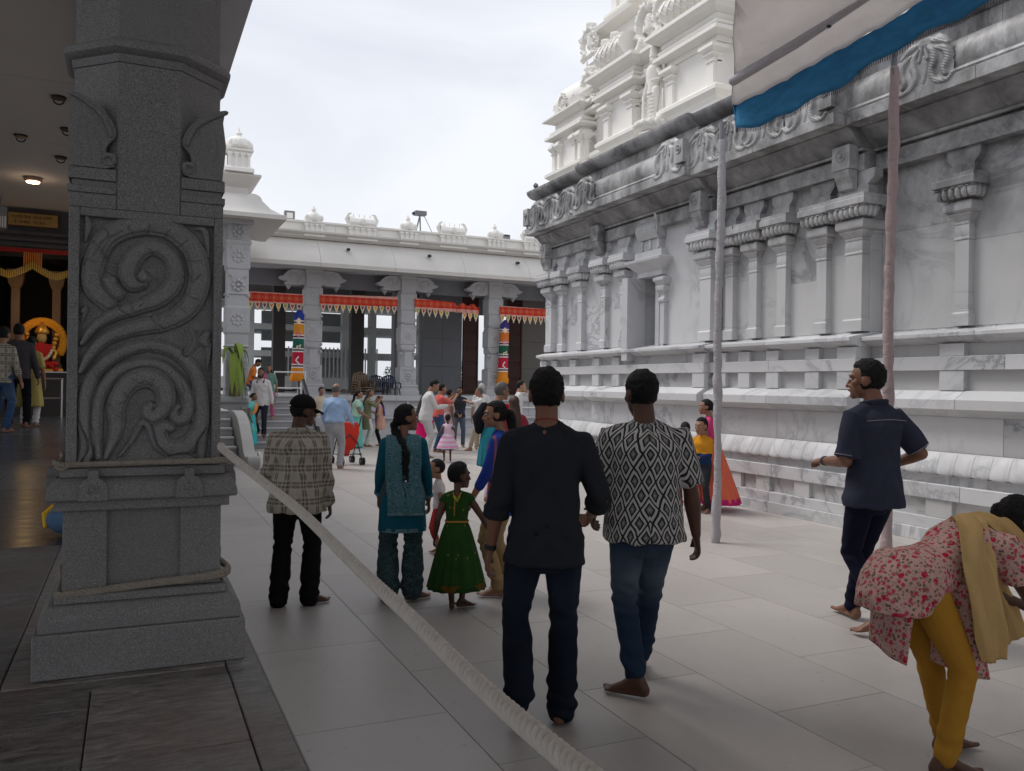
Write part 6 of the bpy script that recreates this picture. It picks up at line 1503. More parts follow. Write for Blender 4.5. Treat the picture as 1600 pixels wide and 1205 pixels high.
def skirt(E, z0, z1, r0, r1, mat, name='skirt', pleats=18, amp=.05, cx=0, cy=0, oval=.85, off=(0, 0)):
    q = MB(); rs = []; n = 96
    for i in range(15):
        u = i/14; z = z0+(z1-z0)*u; r = r0+(r1-r0)*u**.8; ring = []
        for j in range(n):
            t = 2*PI*j/n; k = 1+amp*(u**.7)*math.sin(pleats*t+1.5*math.sin(3*t)+u*.8)+amp*.4*u*math.sin(5*t+1)
            ring.append((cx+off[0]*u+r*k*math.cos(t), cy+off[1]*u+r*k*oval*math.sin(t), z+.006*math.sin(t*4)*u))
        rs.append(ring)
    q.rings(rs, True, True); return q.build(name, mat, E['R'], smooth=True)
def gpt(px, py, z=0):
    dd = _f+_r*((px-800)/F_PX)-_u*((py-602.5)/F_PX); t = (z-EYE)/dd.z; p = Vector((0, 0, EYE))+dd*t; return p
def dep(p): return (p-Vector((0, 0, EYE))).dot(_f)
def put(px, feet_y, top_y, z=0, d=None):
    """ground point under the figure and its height from the photograph's head and foot lines"""
    p = gpt(px, feet_y, z) if d is None else Vector((0, 0, EYE))+(_f+_r*((px-800)/F_PX))*d
    if d is not None: p.z = z
    dd = dep(p); hor = 602.5+ROL*(px-800); top = EYE+(hor-top_y)/F_PX*dd
    return (p.x, p.y, z), top-z, dd
jb = pat('dark_blue_jeans', jeans_fn((.008, .012, .022), (.030, .045, .07))); jl = pat('faded_blue_jeans', jeans_fn((.016, .032, .062), (.15, .19, .24))); jm = pat('mid_blue_jeans', jeans_fn((.04, .08, .17), (.12, .18, .28)))
blk_ = fab('black_trouser_cloth', (.008, .008, .010)); char = fab('charcoal_cotton', (.022, .024, .030))

# --- man in plaid shirt and cap
def capx(E):
    h = E['h']; q = MB(); c = MB().ball((0, 0, 0), (.088, .108, .098), 28, 16, fn=lambda d_: 1 if d_.z > -.15 else max(.3, 1+(d_.z+.15)*.8)); q.add([h(v[0], v[1]-.012, max(v[2], -.012)+.035) for v in c.v], c.f)
    c = fab('black_cap_cloth', (.008, .008, .009)); q.build('cap', c, E['R'], smooth=True)
    b_ = MB(); b_.rings([[h(x*.078, .075+.085*yy*(1-.35*x*x), .030-.028*yy-.022*x*x+dz) for x in np.linspace(-1, 1, 11)] for yy, dz in ((0, .004), (1, .004), (1, -.004), (0, -.004))], closed=False); b_.build('cap_brim', c, E['R'], smooth=True)
    MB().box(-.014, .014, -.002, .002, -.006, .006).xf(Matrix.Translation(h(0, -.122, .035))).build('cap_buckle', M['white_metal'], E['R'])
    T = E['T']; MB().tube([T(.085*math.sin(t), .0-.078*math.cos(t), .497+.012*math.cos(t)) for t in np.linspace(-2.6, 2.6, 20)], [.020]*20, 8, ry=.010).build('collar', CM['plaid_shirt'], E['R'], smooth=True)
loc, H, d = put(462, 944, 608)
person('man from behind in brown plaid shirt, dark trousers and black cap', loc, H/1.015, 18, 'm', 'dark', d, 3, feet=[(-.13, -.04, 0), (.11, 0, 0)], hands=[(-.20, .20, .96), (.262, .06, .78)], head=(52, 4), toe=(-5, 55), fat=1.12,
       top=dict(mat=pat('plaid_shirt', plaid), hem=.165, sleeve=1.0, ease=1.16, flare=1.02, fold=.007, slv_w=1.12), bot=dict(mat=blk_, w=1.12, flare=1.15, to=.02), hair='fade', extra=capx)
# --- woman in teal kurta
def tealx(E):
    T = E['T']; dm_ = pat('teal_patterned_scarf', leafy((.012, .10, .13), (.16, .26, .28), 22)); gg = E['sw']
    for sg, x0, x1 in ((-1, -.085, -.07), (1, .075, .12)):
        P = [T(sg*.075, .10, .30), T(sg*.085, .055, .46), T(sg*.082, -.03, .505), T(x0, -.115, .43), T(x0, -.15, .28), T(x0*.9, -.155, .12), T(x1*.8, -.175, -.02), T(x1*.7, -.185, -.17)]
        strip(E, P, [.06, .065, .07, .075, .075, .08, .085, .09], dm_, 'scarf', .012, (1, 0, 0))
        MB().tube([T(x1*.7-.09, -.19, -.165), T(x1*.7+.09, -.19, -.165)], [.014, .014], 8).build('scarf_border', fab('silver_teal_trim', (.12, .22, .24)), E['R'])
    bd = fab('silver_teal_trim', (.12, .22, .24))
    MB().ball(T(.015, -.19, .12), .009, 8, 6).build('hair_clip', M['white_metal'], E['R'])
    q = MB(); z = E['pel'].z-.325
    q.rings([[( .212*math.cos(t), -.0+.163*math.sin(t), z_) for t in np.linspace(0, 2*PI, 41)[:-1]] for z_ in (z, z+.035)]); q.build('kurta_border', bd, E['R'], smooth=40)
    for i in (0, 1):
        a, b_ = E['els'][i], E['wr'][i]; c = a.lerp(b_, .80); dd_ = (b_-a).normalized(); MB().tube([c-dd_*.014, c+dd_*.014], [.048, .050], 14).build('sleeve_border', bd, E['R'], smooth=30)
loc, H, d = put(627, 936, 625)
def tealk(a, u, v, o): n = a.noise(o, 4, 3); return a.mix(n, (.006, .075, .12), (.012, .125, .18))
person('woman from behind in teal kurta and patterned scarf with a long black braid', loc, H, 14, 'f', 'brown', d, 2, feet=[(-.12, -.02, 0), (.09, -.03, 0)], hands=[(-.20, .24, .86), (.245, .16, .80)], head=(72, -3), toe=(-10, 60),
       top=dict(mat=pat('teal_kurta', tealk), hem=.32, sleeve=.93, flare=1.10, ease=1.06, kind='long', fold=.005, name='kurta', slv_w=1.05), bot=dict(mat=pat('teal_printed_trousers', leafy((.018, .035, .042), (.085, .14, .15), 20)), w=1.20, flare=1.3, to=.06), hair='braid', face=True, extra=tealx)
# --- little girl in green
green_fn = lambda a, u, v, o: a.mix(a.ramp(a.vor(a.comb(u, v, 0.0), 9), [(.10, 1.0), (.16, 0.0)]), a.mix(a.noise(o, 5, 3), (.012, .045, .010), (.028, .085, .016)), (.22, .19, .03))
def greenx(E):
    gr = pat('green_silk', green_fn)
    T = E['T']; pz = E['pel'].z
    skirt(E, pz+.14, .245, .135, .36, gr, 'skirt', 15, .05); go = fab('gold_brown_border', (.13, .065, .015))
    q = MB(); rs = []
    for z_, k in ((.325, .995), (.243, 1.02)):
        rs.append([((.342+.02*(k-1))*(1+.05*math.sin(15*t+1.5*math.sin(3*t)+.8))*k*math.cos(t)*1.012, (.342)*(1+.05*math.sin(15*t+1.5*math.sin(3*t)+.8))*.85*k*math.sin(t)*1.012, z_) for t in np.linspace(0, 2*PI, 97)[:-1]])
    q.rings(rs, False, False).build('skirt_border', go, E['R'], smooth=True)
    belt = fab('gold_belt_cloth', (.45, .22, .05)); MB().tube([(.142*math.cos(t), .115*math.sin(t), pz+.145+.004*math.sin(t*3)) for t in np.linspace(0, 2*PI, 33)], .012, 8).build('waist_chain', belt, E['R'], smooth=True)
    MB().tube([T(-.05, -.05, .50), T(-.03, -.115, .42), T(-.035, -.13, .22)], .008, 6).tube([T(.05, -.05, .50), T(.01, -.11, .44)], .008, 6).build('neck_ribbon', belt, E['R'], smooth=True)
    MB().tube([T(-.04, -.118, .46), T(0, -.122, .40), T(.03, -.118, .46)], [.02, .035, .02], 8, ry=.006).build('yoke', fab('yellow_brocade', (.35, .32, .04)), E['R'], smooth=True)
    for i in (1,):
        a, b_ = E['els'][i], E['wr'][i]; dd_ = (b_-a).normalized()
        for k in range(3): c = b_-dd_*(.004+.014*k); MB().tube([c-dd_*.004, c+dd_*.004], [.034, .034], 14).build('bangle', M['white_metal'], E['R'], smooth=30)
    E['green'] = gr
loc, H, d = put(712, 949, 729)
person('little girl from behind in a green silk dress with gold belt', loc, H, 20, 'f', 'dark', d, 2, feet=[(-.05, -.04, 0), (.075, .02, 0)], hands=[(-.27, .06, .86), (.46, .08, .87)], head=(60, -2), toe=(10, 70), hs=1.38,
       top=dict(mat=pat('green_silk', green_fn), hem=.02, sleeve=.12, ease=1.0, name='bodice', fold=.002), hair='short', extra=greenx)
loc, H, d = put(689, 0, 725, 0, 8.2)
person('small cropped haired child mostly hidden behind the girl in green', loc, H, -75, 'm', 'mid', d, 2, hs=1.55, top=dict(mat=fab('white_red_top', (.6, .55, .55)), hem=.05, sleeve=.3), bot=dict(mat=fab('red_shorts', (.4, .03, .04)), to=.3), hair='fuzz', face=True)
# --- woman in blue
loc, H, d = put(784, 928, 620)
def bluex(E):
    MB().ball(E['h'](0, -.10, .065), (.03, .03, .035), 10, 8).build('hair_flower', fab('red_flower', (.6, .03, .05)), E['R'], smooth=True)
    a, b_ = E['els'][0], E['wr'][0]; dd_ = (b_-a).normalized(); c = b_-dd_*.015; MB().tube([c-dd_*.004, c+dd_*.004], [.033, .033], 14).build('bangle', M['white_metal'], E['R'], smooth=30)
person('woman in blue top and khaki trousers, partly behind the man in charcoal', loc, H, -52, 'f', 'mid', d, 3, feet=[(-.10, .02, 0), (.10, -.04, 0)], hands=[(-.18, .26, .80), (.22, .05, .80)], head=(-22, 0), toe=(-15, -5),
       top=dict(mat=pat('royal_blue_top', lambda a, u, v, o: a.mix(a.ramp(tri(a, u, 4.0), [(.04, 1.0), (.06, 0.0)]), (.022, .05, .30), (.30, .10, .12))), hem=.22, sleeve=.8, ease=1.05, name='kurta', kind='long', fold=.004), bot=dict(mat=fab('khaki_trousers', (.33, .22, .11)), w=1.05), hair='ponytail', face=True, extra=bluex)
# --- man in charcoal long sleeved top, walking away
def greyx(E):
    for i in (0, 1):
        a, b_ = E['els'][i], E['wr'][i]; dd_ = (b_-a).normalized(); c = a+dd_*.065
        MB().tube([c-dd_*.032, c-dd_*.02, c, c+dd_*.02, c+dd_*.03], [.060, .066, .063, .066, .057], 16).build('rolled_cuff', CM['charcoal_cotton'], E['R'], smooth=True)
    MB().tube([E['T'](.062*math.cos(t), -.012+.060*math.sin(t), .535-.012*math.sin(t)) for t in np.linspace(0, 2*PI, 25)], .0025, 5).build('neck_chain', fab('red_thread', (.3, .05, .02)), E['R'], smooth=True)
p0 = gpt(836, 1132); loc, H, d = (p0.x, p0.y, 0), 1.80, dep(p0)
loc, H, d = put(848, 1128, 567)
person('man from behind in charcoal top with rolled sleeves and dark jeans', loc, H, 24, 'm', 'brown', d, 3, feet=[(-.12, -.16, .13), (.09, .02, 0)], hands=[(-.275, .03, .80), (.245, .24, .98)], head=(0, 2), toe=(0, 8), fat=.99,
       top=dict(mat=char, hem=.155, sleeve=.66, ease=1.05, flare=1.08, fold=.0055, slv_w=1.1, name='top'), bot=dict(mat=jb, w=1.05, flare=1.12, to=.03), hair='short', wristband=0, extra=greyx)
# --- man in diamond patterned T shirt
loc, H, d = put(1002, 1083, 571)
person('man from behind in black and white diamond patterned T shirt', loc, H, 22, 'm', 'dark', d, 2, feet=[(-.045, -.06, .01), (.055, .32, .0)], hands=[(-.24, .22, .92), (.305, .05, .80)], head=(-14, 2), toe=(-50, 5), fat=1.16,
       top=dict(mat=pat('diamond_print_cotton', diamond), hem=.11, sleeve=.50, ease=1.07, fold=.005, slv_w=1.22, name='t_shirt'), bot=dict(mat=jl, w=1.03, flare=.95, to=.09), hair='fade')
# --- young man in navy shirt
def navyx(E):
    T = E['T']; th_ = fab('white_stitching', (.28, .28, .32))
    MB().tube([T(x, -.128-.006*math.cos(x*12)+abs(x)*.10, .405+.010*math.cos(x*9)) for x in np.linspace(-.155, .155, 14)], .0022, 5).build('yoke_stitching', th_, E['R'], smooth=True)
    MB().tube([T(.078*math.sin(t), -.005-.070*math.cos(t), .512+.012*math.cos(t)) for t in np.linspace(-2.7, 2.7, 20)], [.022]*20, 8, ry=.010).build('collar', CM['navy_shirt_cloth'], E['R'], smooth=True)
    for i in (0, 1):
        a, b_ = E['sh'][i], E['els'][i]; c = a.lerp(b_, .90); dd_ = (b_-a).normalized(); MB().tube([c-dd_*.010, c-dd_*.006], [.078, .078], 16).build('cuff_stitching', th_, E['R'], smooth=30)
loc, H, d = put(1362, 985, 556)
person('young man in short sleeved navy shirt walking near the marble plinth', loc, H, 4, 'm', 'brown', d, 1, feet=[(-.06, -.14, .05), (.08, .28, 0)], hands=[(-.17, .26, 1.06), (.24, .14, 1.03)], elb=[(-.25, -1, -.3), (.5, -1, -.2)], head=(-38, 0), toe=(-45, 0), fat=1.0,
       top=dict(mat=fab('navy_shirt_cloth', (.032, .036, .058)), hem=.14, sleeve=.50, ease=1.08, fold=.005, slv_w=1.16, flare=1.04), bot=dict(mat=fab('navy_trousers', (.006, .007, .02)), w=.96, flare=.95, to=.06), hair='short', face=True, wristband=0, extra=navyx)
# --- woman bending forward in pink floral kurta and yellow leggings
def bendx(E):
    R_ = E['R']; T = E['T']; fl = CM['pink_floral_cotton']; ye = fab('golden_dupatta', (.50, .33, .14), .2); brd = fab('brown_piping', (.10, .03, .025))
    pz = E['pel'].z
    q = MB()     # front flap of the kurta hanging from the belly
    rs = []
    for i in range(12):
        u = i/11; z = pz+.02-.45*u; w = .125+.030*u; yc = .045+.08*u; rs.append([(w*1.25*math.cos(t), yc+(.090+.025*u)*math.sin(t)*(1+.12*math.sin(3*t+u*3)), z+.02*math.cos(t+2)*u) for t in np.linspace(0, 2*PI, 33)[:-1]])
    q.rings(rs).build('kurta_front_flap', fl, R_, smooth=True)
    q = MB(); rs = []
    for i in range(10):
        u = i/9; z = pz-.06-.27*u; rs.append([(.14*(1-.12*u)*math.cos(t), -.245-.03*u+.025*math.sin(t)*(1+.3*math.sin(4*t)), z-.03*math.cos(t)*u) for t in np.linspace(0, 2*PI, 33)[:-1]])
    q.rings(rs).build('kurta_back_flap', fl, R_, smooth=True)
    # dupatta: over the back and both shoulders, ends hanging to the floor side
    def cl(P, W, nm, th_=.016): 
        sp_ = spline([tuple(p) for p in P], 7); m = len(sp_); W = np.interp(np.linspace(0, 1, m), np.linspace(0, 1, len(W)), W); mb = MB(); n = 30; rs = []
        P2 = [Vector(p) for p in sp_]
        for i in range(m):
            t_ = (P2[min(i+1, m-1)]-P2[max(i-1, 0)]).normalized(); sd = Vector((0, 1, 0)); sd = (sd-t_*sd.dot(t_)).normalized(); nn = t_.cross(sd)
            rs.append([P2[i]+sd*(W[i]*math.cos(a_))+nn*(th_*math.sin(a_)*.6+.012*math.sin(math.cos(a_)*5+i*.09+math.sin(i*.2)*1.5)+.006*math.sin(math.cos(a_)*13-i*.15)) for a_ in np.linspace(0, 2*PI, n+1)[:-1]])
        return mb.rings(rs).build(nm, ye, R_, smooth=True)
    cl([T(-.14, -.02, .46), T(-.08, -.10, .45), T(0, -.135, .42), T(.09, -.140, .35), T(.165, -.095, .27), T(.205, .02, .21), T(.225, .16, .17), T(.23, .30, .14), T(.225, .42, .11)], [.05, .06, .08, .085, .085, .09, .095, .09, .06], 'dupatta')
    cl([T(-.12, -.07, .48), T(-.03, -.09, .53), T(.06, -.06, .54), T(.10, .06, .56), T(.06, .20, .57), T(-.04, .24, .56)], [.05, .07, .07, .075, .07, .05], 'dupatta_neck_fold')
    cl([T(.02, .16, .50), T(-.05, .30, .49), T(-.05, .45, .50), T(-.04, .60, .50)], [.05, .065, .085, .09], 'dupatta_end')
    MB().ball(E['h'](.080, .0, -.05), .007, 8, 6).ball(E['h'](.080, .0, -.066), .005, 6, 5).build('earring', gold, R_, smooth=True)
p0 = gpt(1456, 1196); d = dep(p0)
def floral(a, u, v, o):
    c = a.mix(a.noise(o, 8, 3), (.50, .27, .24), (.60, .40, .36))
    for col, f, t, k in (((.16, .12, .07), 46, .36, 5.0), ((.50, .05, .10), 30, .34, 0.0), ((.48, .015, .05), 14, .24, 2.0), ((.30, .22, .17), 75, .33, 9.0)):
        vec = a.n('ShaderNodeVectorMath', operation='ADD'); a.put(vec.inputs[0], o); vec.inputs[1].default_value = (k, k*.7, k*.3); w = a.noise(o, 50, 3)
        c = a.mix(a.ramp(a.ma('ADD', a.vor(vec.outputs[0], f), a.ma('MULTIPLY', a.ma('SUBTRACT', w, .5), .3)), [(t-.04, 1.0), (t, 0.0)]), c, col)
    return c
person('woman bending forward in pink floral kurta, mustard leggings and golden scarf', (p0.x, p0.y+.0, 0), 1.58, 97, 'f', 'dark', d, 66, feet=[(-.10, .20, 0), (.12, -.02, 0)], hands=[(-.06, .60, .74), (.20, .62, .72)], elb=[(0, -.25, -1), (.25, -.25, -1)], head=(0, 0), toe=(5, 10), hip=(0, -.13, -.02), fat=1.10,
       top=dict(mat=pat('pink_floral_cotton', floral), hem=.20, sleeve=.34, ease=1.02, flare=.92, fold=.0035, name='kurta', slv_w=1.25, bust=.012), bot=dict(mat=fab('mustard_leggings', (.40, .20, .025)), w=.98, flare=.96, to=.07, name='leggings'), hair='bun', extra=bendx)
# --- mother, boy and girl by the marble plinth
def momx(E):
    pz = E['pel'].z; sk_ = fab('coral_skirt', (.75, .16, .09), .12); skirt(E, pz+.12, .12, .15, .36, sk_, 'skirt', 14, .06, off=(.05, -.16)); skirt(E, .20, .11, .352, .366, fab('magenta_border', (.55, .02, .16)), 'skirt_border', 14, .06, off=(0, 0), cx=.045, cy=-.155)
loc, H, d = put(1108, 797, 620)
person('woman in pink blouse and flared coral skirt by the plinth behind a boy', loc, H, -48, 'f', 'mid', d, 2, feet=[(-.08, .05, 0), (.08, 0, 0)], hands=[(-.26, .30, .98), (.0, .36, .98)], head=(-8, 0), top=dict(mat=fab('hot_pink_blouse', (.62, .06, .20)), hem=.0, sleeve=.28, name='blouse'), bot=dict(mat=fab('coral_under', (.5, .1, .06))), hair='ponytail', face=True, extra=momx)
loc, H, d = put(1097, 801, 656)
person('small boy in mustard and navy top in front of the coral skirt', loc, H, -118, 'm', 'mid', d-.3, 2, feet=[(-.11, 0, 0), (.11, .05, 0)], hands=[(-.05, .24, 1.05), (.08, .22, 1.10)], head=(12, 0), hs=1.28,
       top=dict(mat=pat('mustard_navy_top', lambda a, u, v, o: a.mix(a.ma('GREATER_THAN', v, 1.12), (.015, .035, .10), (.62, .27, .02))), hem=.02, sleeve=1.0, name='sweatshirt'), bot=dict(mat=fab('dark_grey_jeans', (.03, .032, .04))), hair='short', face=True)
loc, H, d = put(1073, 0, 660, 0, 11.4)
person('child with long dark hair and red dress left of the boy', loc, H, 20, 'f', 'mid', d, 2, hs=1.2, top=dict(mat=fab('dark_red_dress', (.28, .02, .03)), hem=.4, flare=1.3, sleeve=.4, kind='long', name='dress'), bot=dict(mat=fab('red_leggings', (.3, .03, .04))), hair='long')
# --- the crowd further back
def sari(mat, mat2=None, r=.25):
    def fn(E):
        pz = E['pel'].z; T = E['T']; skirt(E, pz+.10, .03, .155, r, mat, 'sari', 13, .05)
        sp_ = [T(.10, .10, .08), T(.02, .14, .22), T(-.08, .12, .38), T(-.14, .0, .47), T(-.13, -.12, .36), T(-.12, -.15, .15), T(-.12, -.19, -.15), T(-.12, -.22, -.50)]
        strip(E, sp_, [.10, .11, .10, .07, .08, .10, .12, .14], mat2 or mat, 'sari_end', .012, (1, 0, 0))
    return fn
turq = fab('turquoise_sari', (.16, .52, .46), .12)
loc, H, d = put(409, 683, 573, .30, 20.6)
person('bearded man in a white shirt and dark trousers coming down the steps', loc, H, 205, 'm', 'brown', d, 3, feet=[(-.12, .20, -.10), (.10, -.02, .06)], hands=[(-.28, .05, .82), (.27, .10, .84)], top=dict(mat=fab('white_cotton', (.60, .59, .58)), hem=.16, sleeve=1.0, ease=1.1), bot=dict(mat=fab('dark_slate_trousers', (.022, .025, .035))), hair='short', face=True, beard=True,
       extra=lambda E: strip(E, [E['T'](-.08, .10, .42), E['T'](-.07, .0, .50), E['T'](0, -.07, .52), E['T'](.07, 0, .50), E['T'](.08, .10, .42)], [.03]*5, fab('maroon_scarf', (.16, .02, .03)), 'scarf', .02, (0, 0, 1)))
loc, H, d = put(421, 0, 568, .70, 21.8)
person('woman in green and pink behind the man on the steps', loc, H, 200, 'f', 'mid', d, 3, top=dict(mat=fab('grey_green_kurta', (.14, .25, .20)), hem=.4, sleeve=.5, flare=1.2, kind='long', name='kurta'), bot=dict(mat=fab('pink_trousers', (.6, .12, .25))), hair='long', face=True,
       extra=lambda E: strip(E, [E['T'](.10, .12, -.30), E['T'](.11, .13, .1), E['T'](.10, .10, .38), E['T'](.08, 0, .49), E['T'](.08, -.12, .35), E['T'](.1, -.14, 0)], [.06]*6, fab('pink_dupatta', (.62, .12, .28)), 'scarf', .015, (1, 0, 0)))
loc, H, d = put(391, 0, 558, .95, 21.6)
person('man in orange shirt looking down at the top of the steps', loc, H, 95, 'm', 'brown', d, 14, head=(0, 35), hands=[(-.15, .35, 1.0), (.15, .35, 1.02)], top=dict(mat=fab('orange_shirt', (.68, .20, .04)), hem=.12, sleeve=.5), bot=dict(mat=jm), hair='short')
loc, H, d = put(392, 693, 612, .12, 20.2)
person('woman in a turquoise and orange sari stepping down beside the pedestal', loc, H, 120, 'f', 'brown', d, 6, hands=[(-.2, .1, .85), (.22, .12, .85)], top=dict(mat=turq, hem=0, sleeve=.3, name='blouse'), bot=dict(mat=turq), hair='bun', extra=sari(fab('bright_turquoise_sari', (.05, .45, .50)), fab('orange_pallu', (.75, .28, .09))))
loc, H, d = put(522, 733, 597)
def oldx(E):
    T = E['T']; MB().tube([(.163*math.cos(t), .125*math.sin(t), E['pel'].z+.075) for t in np.linspace(0, 2*PI, 29)], [.018]*29, 8, side=(0, 0, 1), ry=.006).build('belt', M['dark_metal'], E['R'], smooth=True)
person('grey haired man from behind in light blue shirt beside the red stroller', loc, H, 30, 'm', 'mid', d, 3, feet=[(-.11, -.04, 0), (.10, .06, 0)], hands=[(-.24, .14, .88), (.30, .24, .92)], top=dict(mat=fab('light_blue_shirt', (.33, .47, .68)), hem=-.06, sleeve=1.0, ease=1.12, fold=.005), bot=dict(mat=fab('pale_grey_trousers', (.36, .36, .38)), w=1.12), hair='bald', hmat=GREY, extra=oldx, fat=1.1)
loc, H, d = put(500, 0, 603, 0, 22.5)
person('dark haired person in a cream top, mostly hidden left of the man in light blue', loc, H, 160, 'f', 'mid', d, 3, top=dict(mat=fab('cream_top', (.6, .5, .38)), hem=.2, sleeve=.4), bot=dict(mat=blk_), hair='short')
loc, H, d = put(556, 700, 608)
person('woman with ponytail in a pale turquoise sari facing right', loc, H, 112, 'f', 'mid', d, 3, hands=[(-.1, .25, .95), (.12, .32, .95)], top=dict(mat=fab('pale_mint_blouse', (.42, .62, .50)), hem=0, sleeve=.3, name='blouse'), bot=dict(mat=turq), hair='ponytail', extra=sari(turq, fab('aqua_pallu', (.10, .55, .55))), fat=1.15)
loc, H, d = put(574, 0, 606, 0, 21.9)
person('woman in an olive patterned kurta taking a picture, right of the turquoise sari', loc, H, 100, 'f', 'mid', d, 3, hands=[(.10, .36, 1.42), (.16, .38, 1.40)], elb=[(-.3, 0, -1), (.4, 0, -1)], top=dict(mat=pat('olive_printed_cotton', blotch((.17, .17, .10), [((.38, .38, .28), 1.3, .22)], 22)), hem=.42, sleeve=.7, flare=1.15, kind='long', name='kurta'), bot=dict(mat=fab('white_churidar', (.6, .6, .58))), hair='loose', hmat=BRH)
loc, H, d = put(594, 697, 617)
person('woman in a peach floral kurta with purple scarf facing left', loc, H, -70, 'f', 'mid', d, 3, hands=[(-.08, .28, 1.15), (.08, .30, 1.18)], top=dict(mat=pat('peach_printed_cotton', blotch((.62, .36, .27), [((.30, .07, .10), 1.2, .25), ((.25, .22, .12), 2.0, .22)], 18)), hem=.36, sleeve=.6, flare=1.15, kind='long', name='kurta'), bot=dict(mat=blk_), hair='long', fat=1.1,
       extra=lambda E: strip(E, [E['T'](-.08, .15, -.25), E['T'](-.08, .155, .1), E['T'](-.09, .11, .36), E['T'](-.09, 0, .49), E['T'](-.08, -.12, .36), E['T'](-.08, -.15, .1)], [.07]*6, fab('purple_scarf', (.10, .05, .30)), 'scarf', .015, (1, 0, 0)))
loc, H, d = put(660, 712, 612)
person('woman in a magenta kurta with a dark scarf over her hair', loc, H, 60, 'f', 'mid', d, 6, hands=[(-.2, .1, .8), (.2, .2, .85)], top=dict(mat=fab('magenta_kurta', (.72, .012, .15)), hem=.48, sleeve=.9, flare=1.2, kind='long', name='kurta'), bot=dict(mat=fab('white_salwar', (.62, .60, .58))), hair='long',
       extra=lambda E: MB().limb([E['h'](0, -.03, .05), E['h'](0, -.08, -.07), E['T'](0, -.10, .40), E['T'](-.02, -.15, .22), E['T'](-.03, -.16, .02)], [.098, .12, .15, .13, .05], 16, side=(1, 0, 0), ry=[.10, .09, .06, .035, .02]).build('head_scarf', fab('dark_scarf', (.035, .03, .032)), E['R'], smooth=True))
loc, H, d = put(664, 716, 590)
person('young man in a white shirt looking down at a phone, beside the magenta kurta', loc, H, 100, 'm', 'mid', d, 10, head=(0, 22), hands=[(-.12, .42, 1.10), (.10, .45, 1.14)], top=dict(mat=fab('white_cotton', (.60, .59, .58)), hem=.12, sleeve=1.0, ease=1.12), bot=dict(mat=fab('grey_white_trousers', (.5, .5, .5))), hair='short', face=True)
loc, H, d = put(684, 707, 598)
def phx(E): MB().box(-.04, .04, -.006, .006, -.075, .075).xf(Matrix.Translation((E['wr'][0]+E['wr'][1])*.5+Vector((0, .06, .07)))).build('phone', M['dark_metal'], E['R'], bevel=.004)
person('man in a coral shirt and blue jeans holding up a phone', loc, H, 85, 'm', 'mid', d, 4, head=(0, 5), hands=[(-.05, .44, 1.40), (.08, .45, 1.40)], elb=[(-.4, 0, -1), (.5, 0, -1)], top=dict(mat=fab('coral_shirt', (.62, .13, .11)), hem=.05, sleeve=.5), bot=dict(mat=jm), hair='short', face=True, extra=phx)
loc, H, d = put(698, 703, 606)
person('woman in a pale pink and white sari between the coral shirt and the black shirt', loc, H, 70, 'f', 'brown', d, 4, top=dict(mat=fab('pale_rose_blouse', (.60, .38, .38)), hem=0, sleeve=.3, name='blouse'), bot=dict(mat=fab('white_salwar', (.62, .60, .58))), hair='short', extra=sari(fab('pale_pink_sari', (.60, .42, .44)), fab('off_white_pallu', (.66, .60, .56))))
loc, H, d = put(716, 699, 603)
person('man in a black shirt and grey jeans facing the camera with hands clasped', loc, H, 195, 'm', 'brown', d, 2, feet=[(-.13, 0, 0), (.12, .04, 0)], hands=[(-.05, .22, .93), (.04, .22, .94)], top=dict(mat=fab('black_shirt', (.03, .033, .042)), hem=.08, sleeve=.95, ease=1.08), bot=dict(mat=fab('slate_jeans', (.09, .11, .15))), hair='short', face=True, beard=True)
def pinkx(E):
    pk = pat('pink_white_tiers', lambda a, u, v, o: a.mix(a.ramp(tri(a, v, 6.0), [(.16, 1.0), (.22, 0.0)]), (.66, .52, .62), (.72, .28, .45))); skirt(E, E['pel'].z+.12, .50, .15, .42, pk, 'tiered_skirt', 22, .05)
loc, H, d = put(699, 722, 649)
person('little girl in a pale pink and white tiered dress walking away', loc, H, 15, 'f', 'dark', d, 2, feet=[(-.13, -.06, .02), (.12, .10, 0)], hands=[(-.28, .12, .95), (.30, .04, .92)], hs=1.35, top=dict(mat=fab('pale_pink_bodice', (.68, .50, .60)), hem=0, sleeve=.1, name='bodice'), bot=None, hair='short', extra=pinkx)
def tealm(E):
    h = E['h']; MB().tube([h(.078, -.02, .01), h(.076, .07, .012), h(.052, .093, .010)], .003, 5).build('glasses_arm', M['dark_metal'], E['R']); MB().tube([h(.032+.022*math.cos(t), .098, .003+.018*math.sin(t)) for t in np.linspace(0, 2*PI, 17)], .003, 5).build('glasses_rim', M['dark_metal'], E['R'])
    T = E['T']; MB().limb([T(-.16, -.13, .42), T(-.15, -.20, .25), T(-.15, -.17, .08)], [.07, .10, .06], 12).build('shoulder_bag', fab('black_bag', (.012, .012, .016)), E['R'], smooth=True)
loc, H, d = put(770, 786, 594)
person('grey haired man with glasses in a loose teal kurta facing right', loc, H, 82, 'm', 'mid', d, 8, hands=[(-.12, .22, .90), (.2, .20, .92)], top=dict(mat=fab('teal_silk_kurta', (.015, .16, .21)), hem=.40, sleeve=.75, ease=1.2, flare=1.2, kind='long', name='kurta', fold=.008), bot=dict(mat=fab('pale_lilac_dhoti', (.50, .36, .42)), w=1.1), hair='short', hmat=GREY, extra=tealm, fat=1.05)
loc, H, d = put(752, 706, 604)
person('person in white shirt and beige trousers stepping left behind the teal kurta', loc, H, -60, 'm', 'mid', d, 3, feet=[(-.08, .32, 0), (.10, -.30, .08)], hands=[(-.2, .40, 1.36), (.2, 0, .85)], top=dict(mat=fab('white_cotton', (.60, .59, .58)), hem=.06, sleeve=.5), bot=dict(mat=fab('beige_trousers', (.36, .30, .22)), to=.12), hair='short', hmat=GREY)
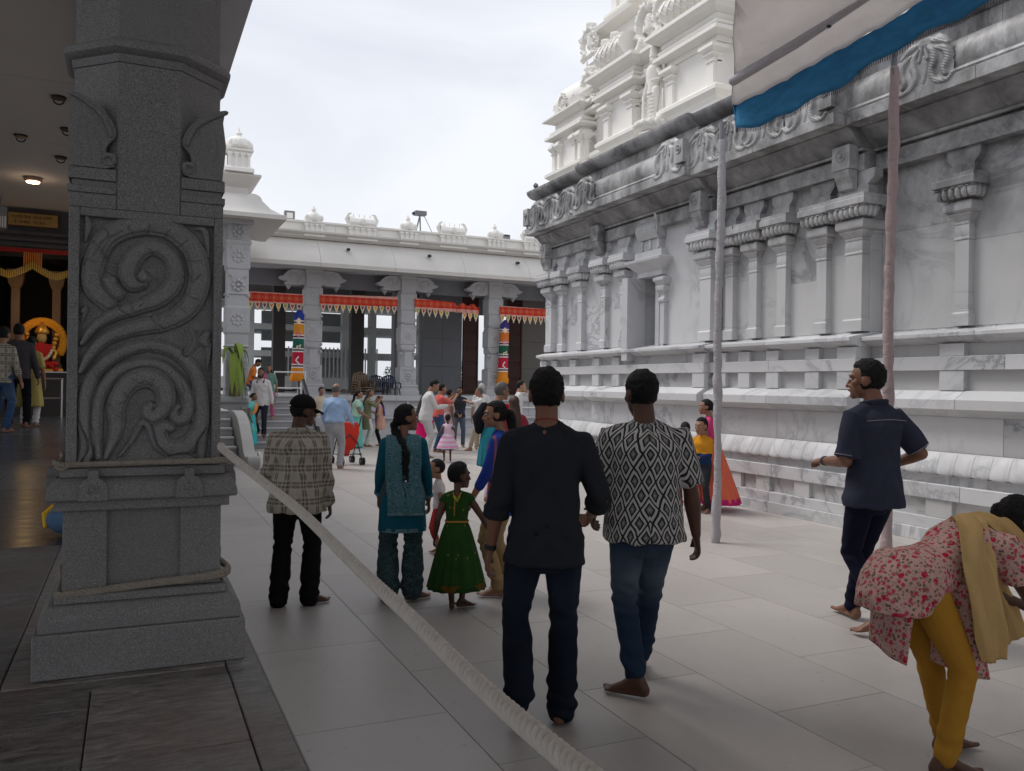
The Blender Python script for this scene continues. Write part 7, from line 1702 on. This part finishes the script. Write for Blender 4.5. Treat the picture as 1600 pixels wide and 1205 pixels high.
loc, H, d = put(808, 0, 593, 0, 20.5)
person('man in white shirt with hand at his ear, below the yellow cloth end', loc, H, 110, 'm', 'light', d, 5, hands=[(-.1, .12, 1.55), (.2, .1, .85)], elb=[(-.5, .5, -1), None], top=dict(mat=fab('white_cotton', (.60, .59, .58)), hem=.1, sleeve=.5), bot=dict(mat=jm), hair='short', face=True)
loc, H, d = put(805, 0, 616, 0, 11.5)
person('brown haired girl in a maroon top between the blue top and the charcoal top', loc, H, 10, 'f', 'mid', d, 2, hs=1.05, top=dict(mat=fab('maroon_top', (.25, .03, .05)), hem=.2, sleeve=.4), bot=dict(mat=blk_), hair='loose', hmat=BRH)
loc, H, d = put(752, 0, 598, 0, 21.5)
person('elderly man with white hair and white shirt behind the teal kurta', loc, H, 30, 'm', 'light', d, 3, top=dict(mat=fab('white_cotton', (.60, .59, .58)), hem=.1, sleeve=.5), bot=dict(mat=fab('beige_trousers', (.36, .30, .22))), hair='short', hmat=plain('white_hair', (.4, .4, .4), .7, .2))
# worshippers in the hall
loc, H, d = put(27, 669, 503, PZ)
person('man from behind in a dark grey shirt facing the shrine', loc, H, -2, 'm', 'brown', d, 3, feet=[(-.12, 0, 0), (.13, .05, 0)], hands=[(-.1, .25, 1.1), (.28, .06, .84)], top=dict(mat=fab('dark_grey_shirt', (.055, .05, .055)), hem=.12, sleeve=1.0, ease=1.08), bot=dict(mat=blk_), hair='short')
loc, H, d = put(0, 676, 508, PZ)
person('man in jeans and a pale checked shirt at the far left edge of the hall', loc, H, 25, 'm', 'mid', d-.4, 3, hands=[(-.25, .1, .84), (.27, .10, .84)], top=dict(mat=pat('pale_check', plaid), hem=.12, sleeve=.8), bot=dict(mat=jm), hair='short')
loc, H, d = put(46, 667, 522, PZ)
person('woman with a long pale yellow printed scarf in front of the shrine', loc, H, 8, 'f', 'mid', d+.5, 3, top=dict(mat=fab('pale_yellow_kurta', (.45, .36, .12)), hem=.55, sleeve=.5, flare=1.3, kind='long', name='kurta'), bot=dict(mat=fab('white_salwar', (.62, .60, .58))), hair='long')
flush_people()
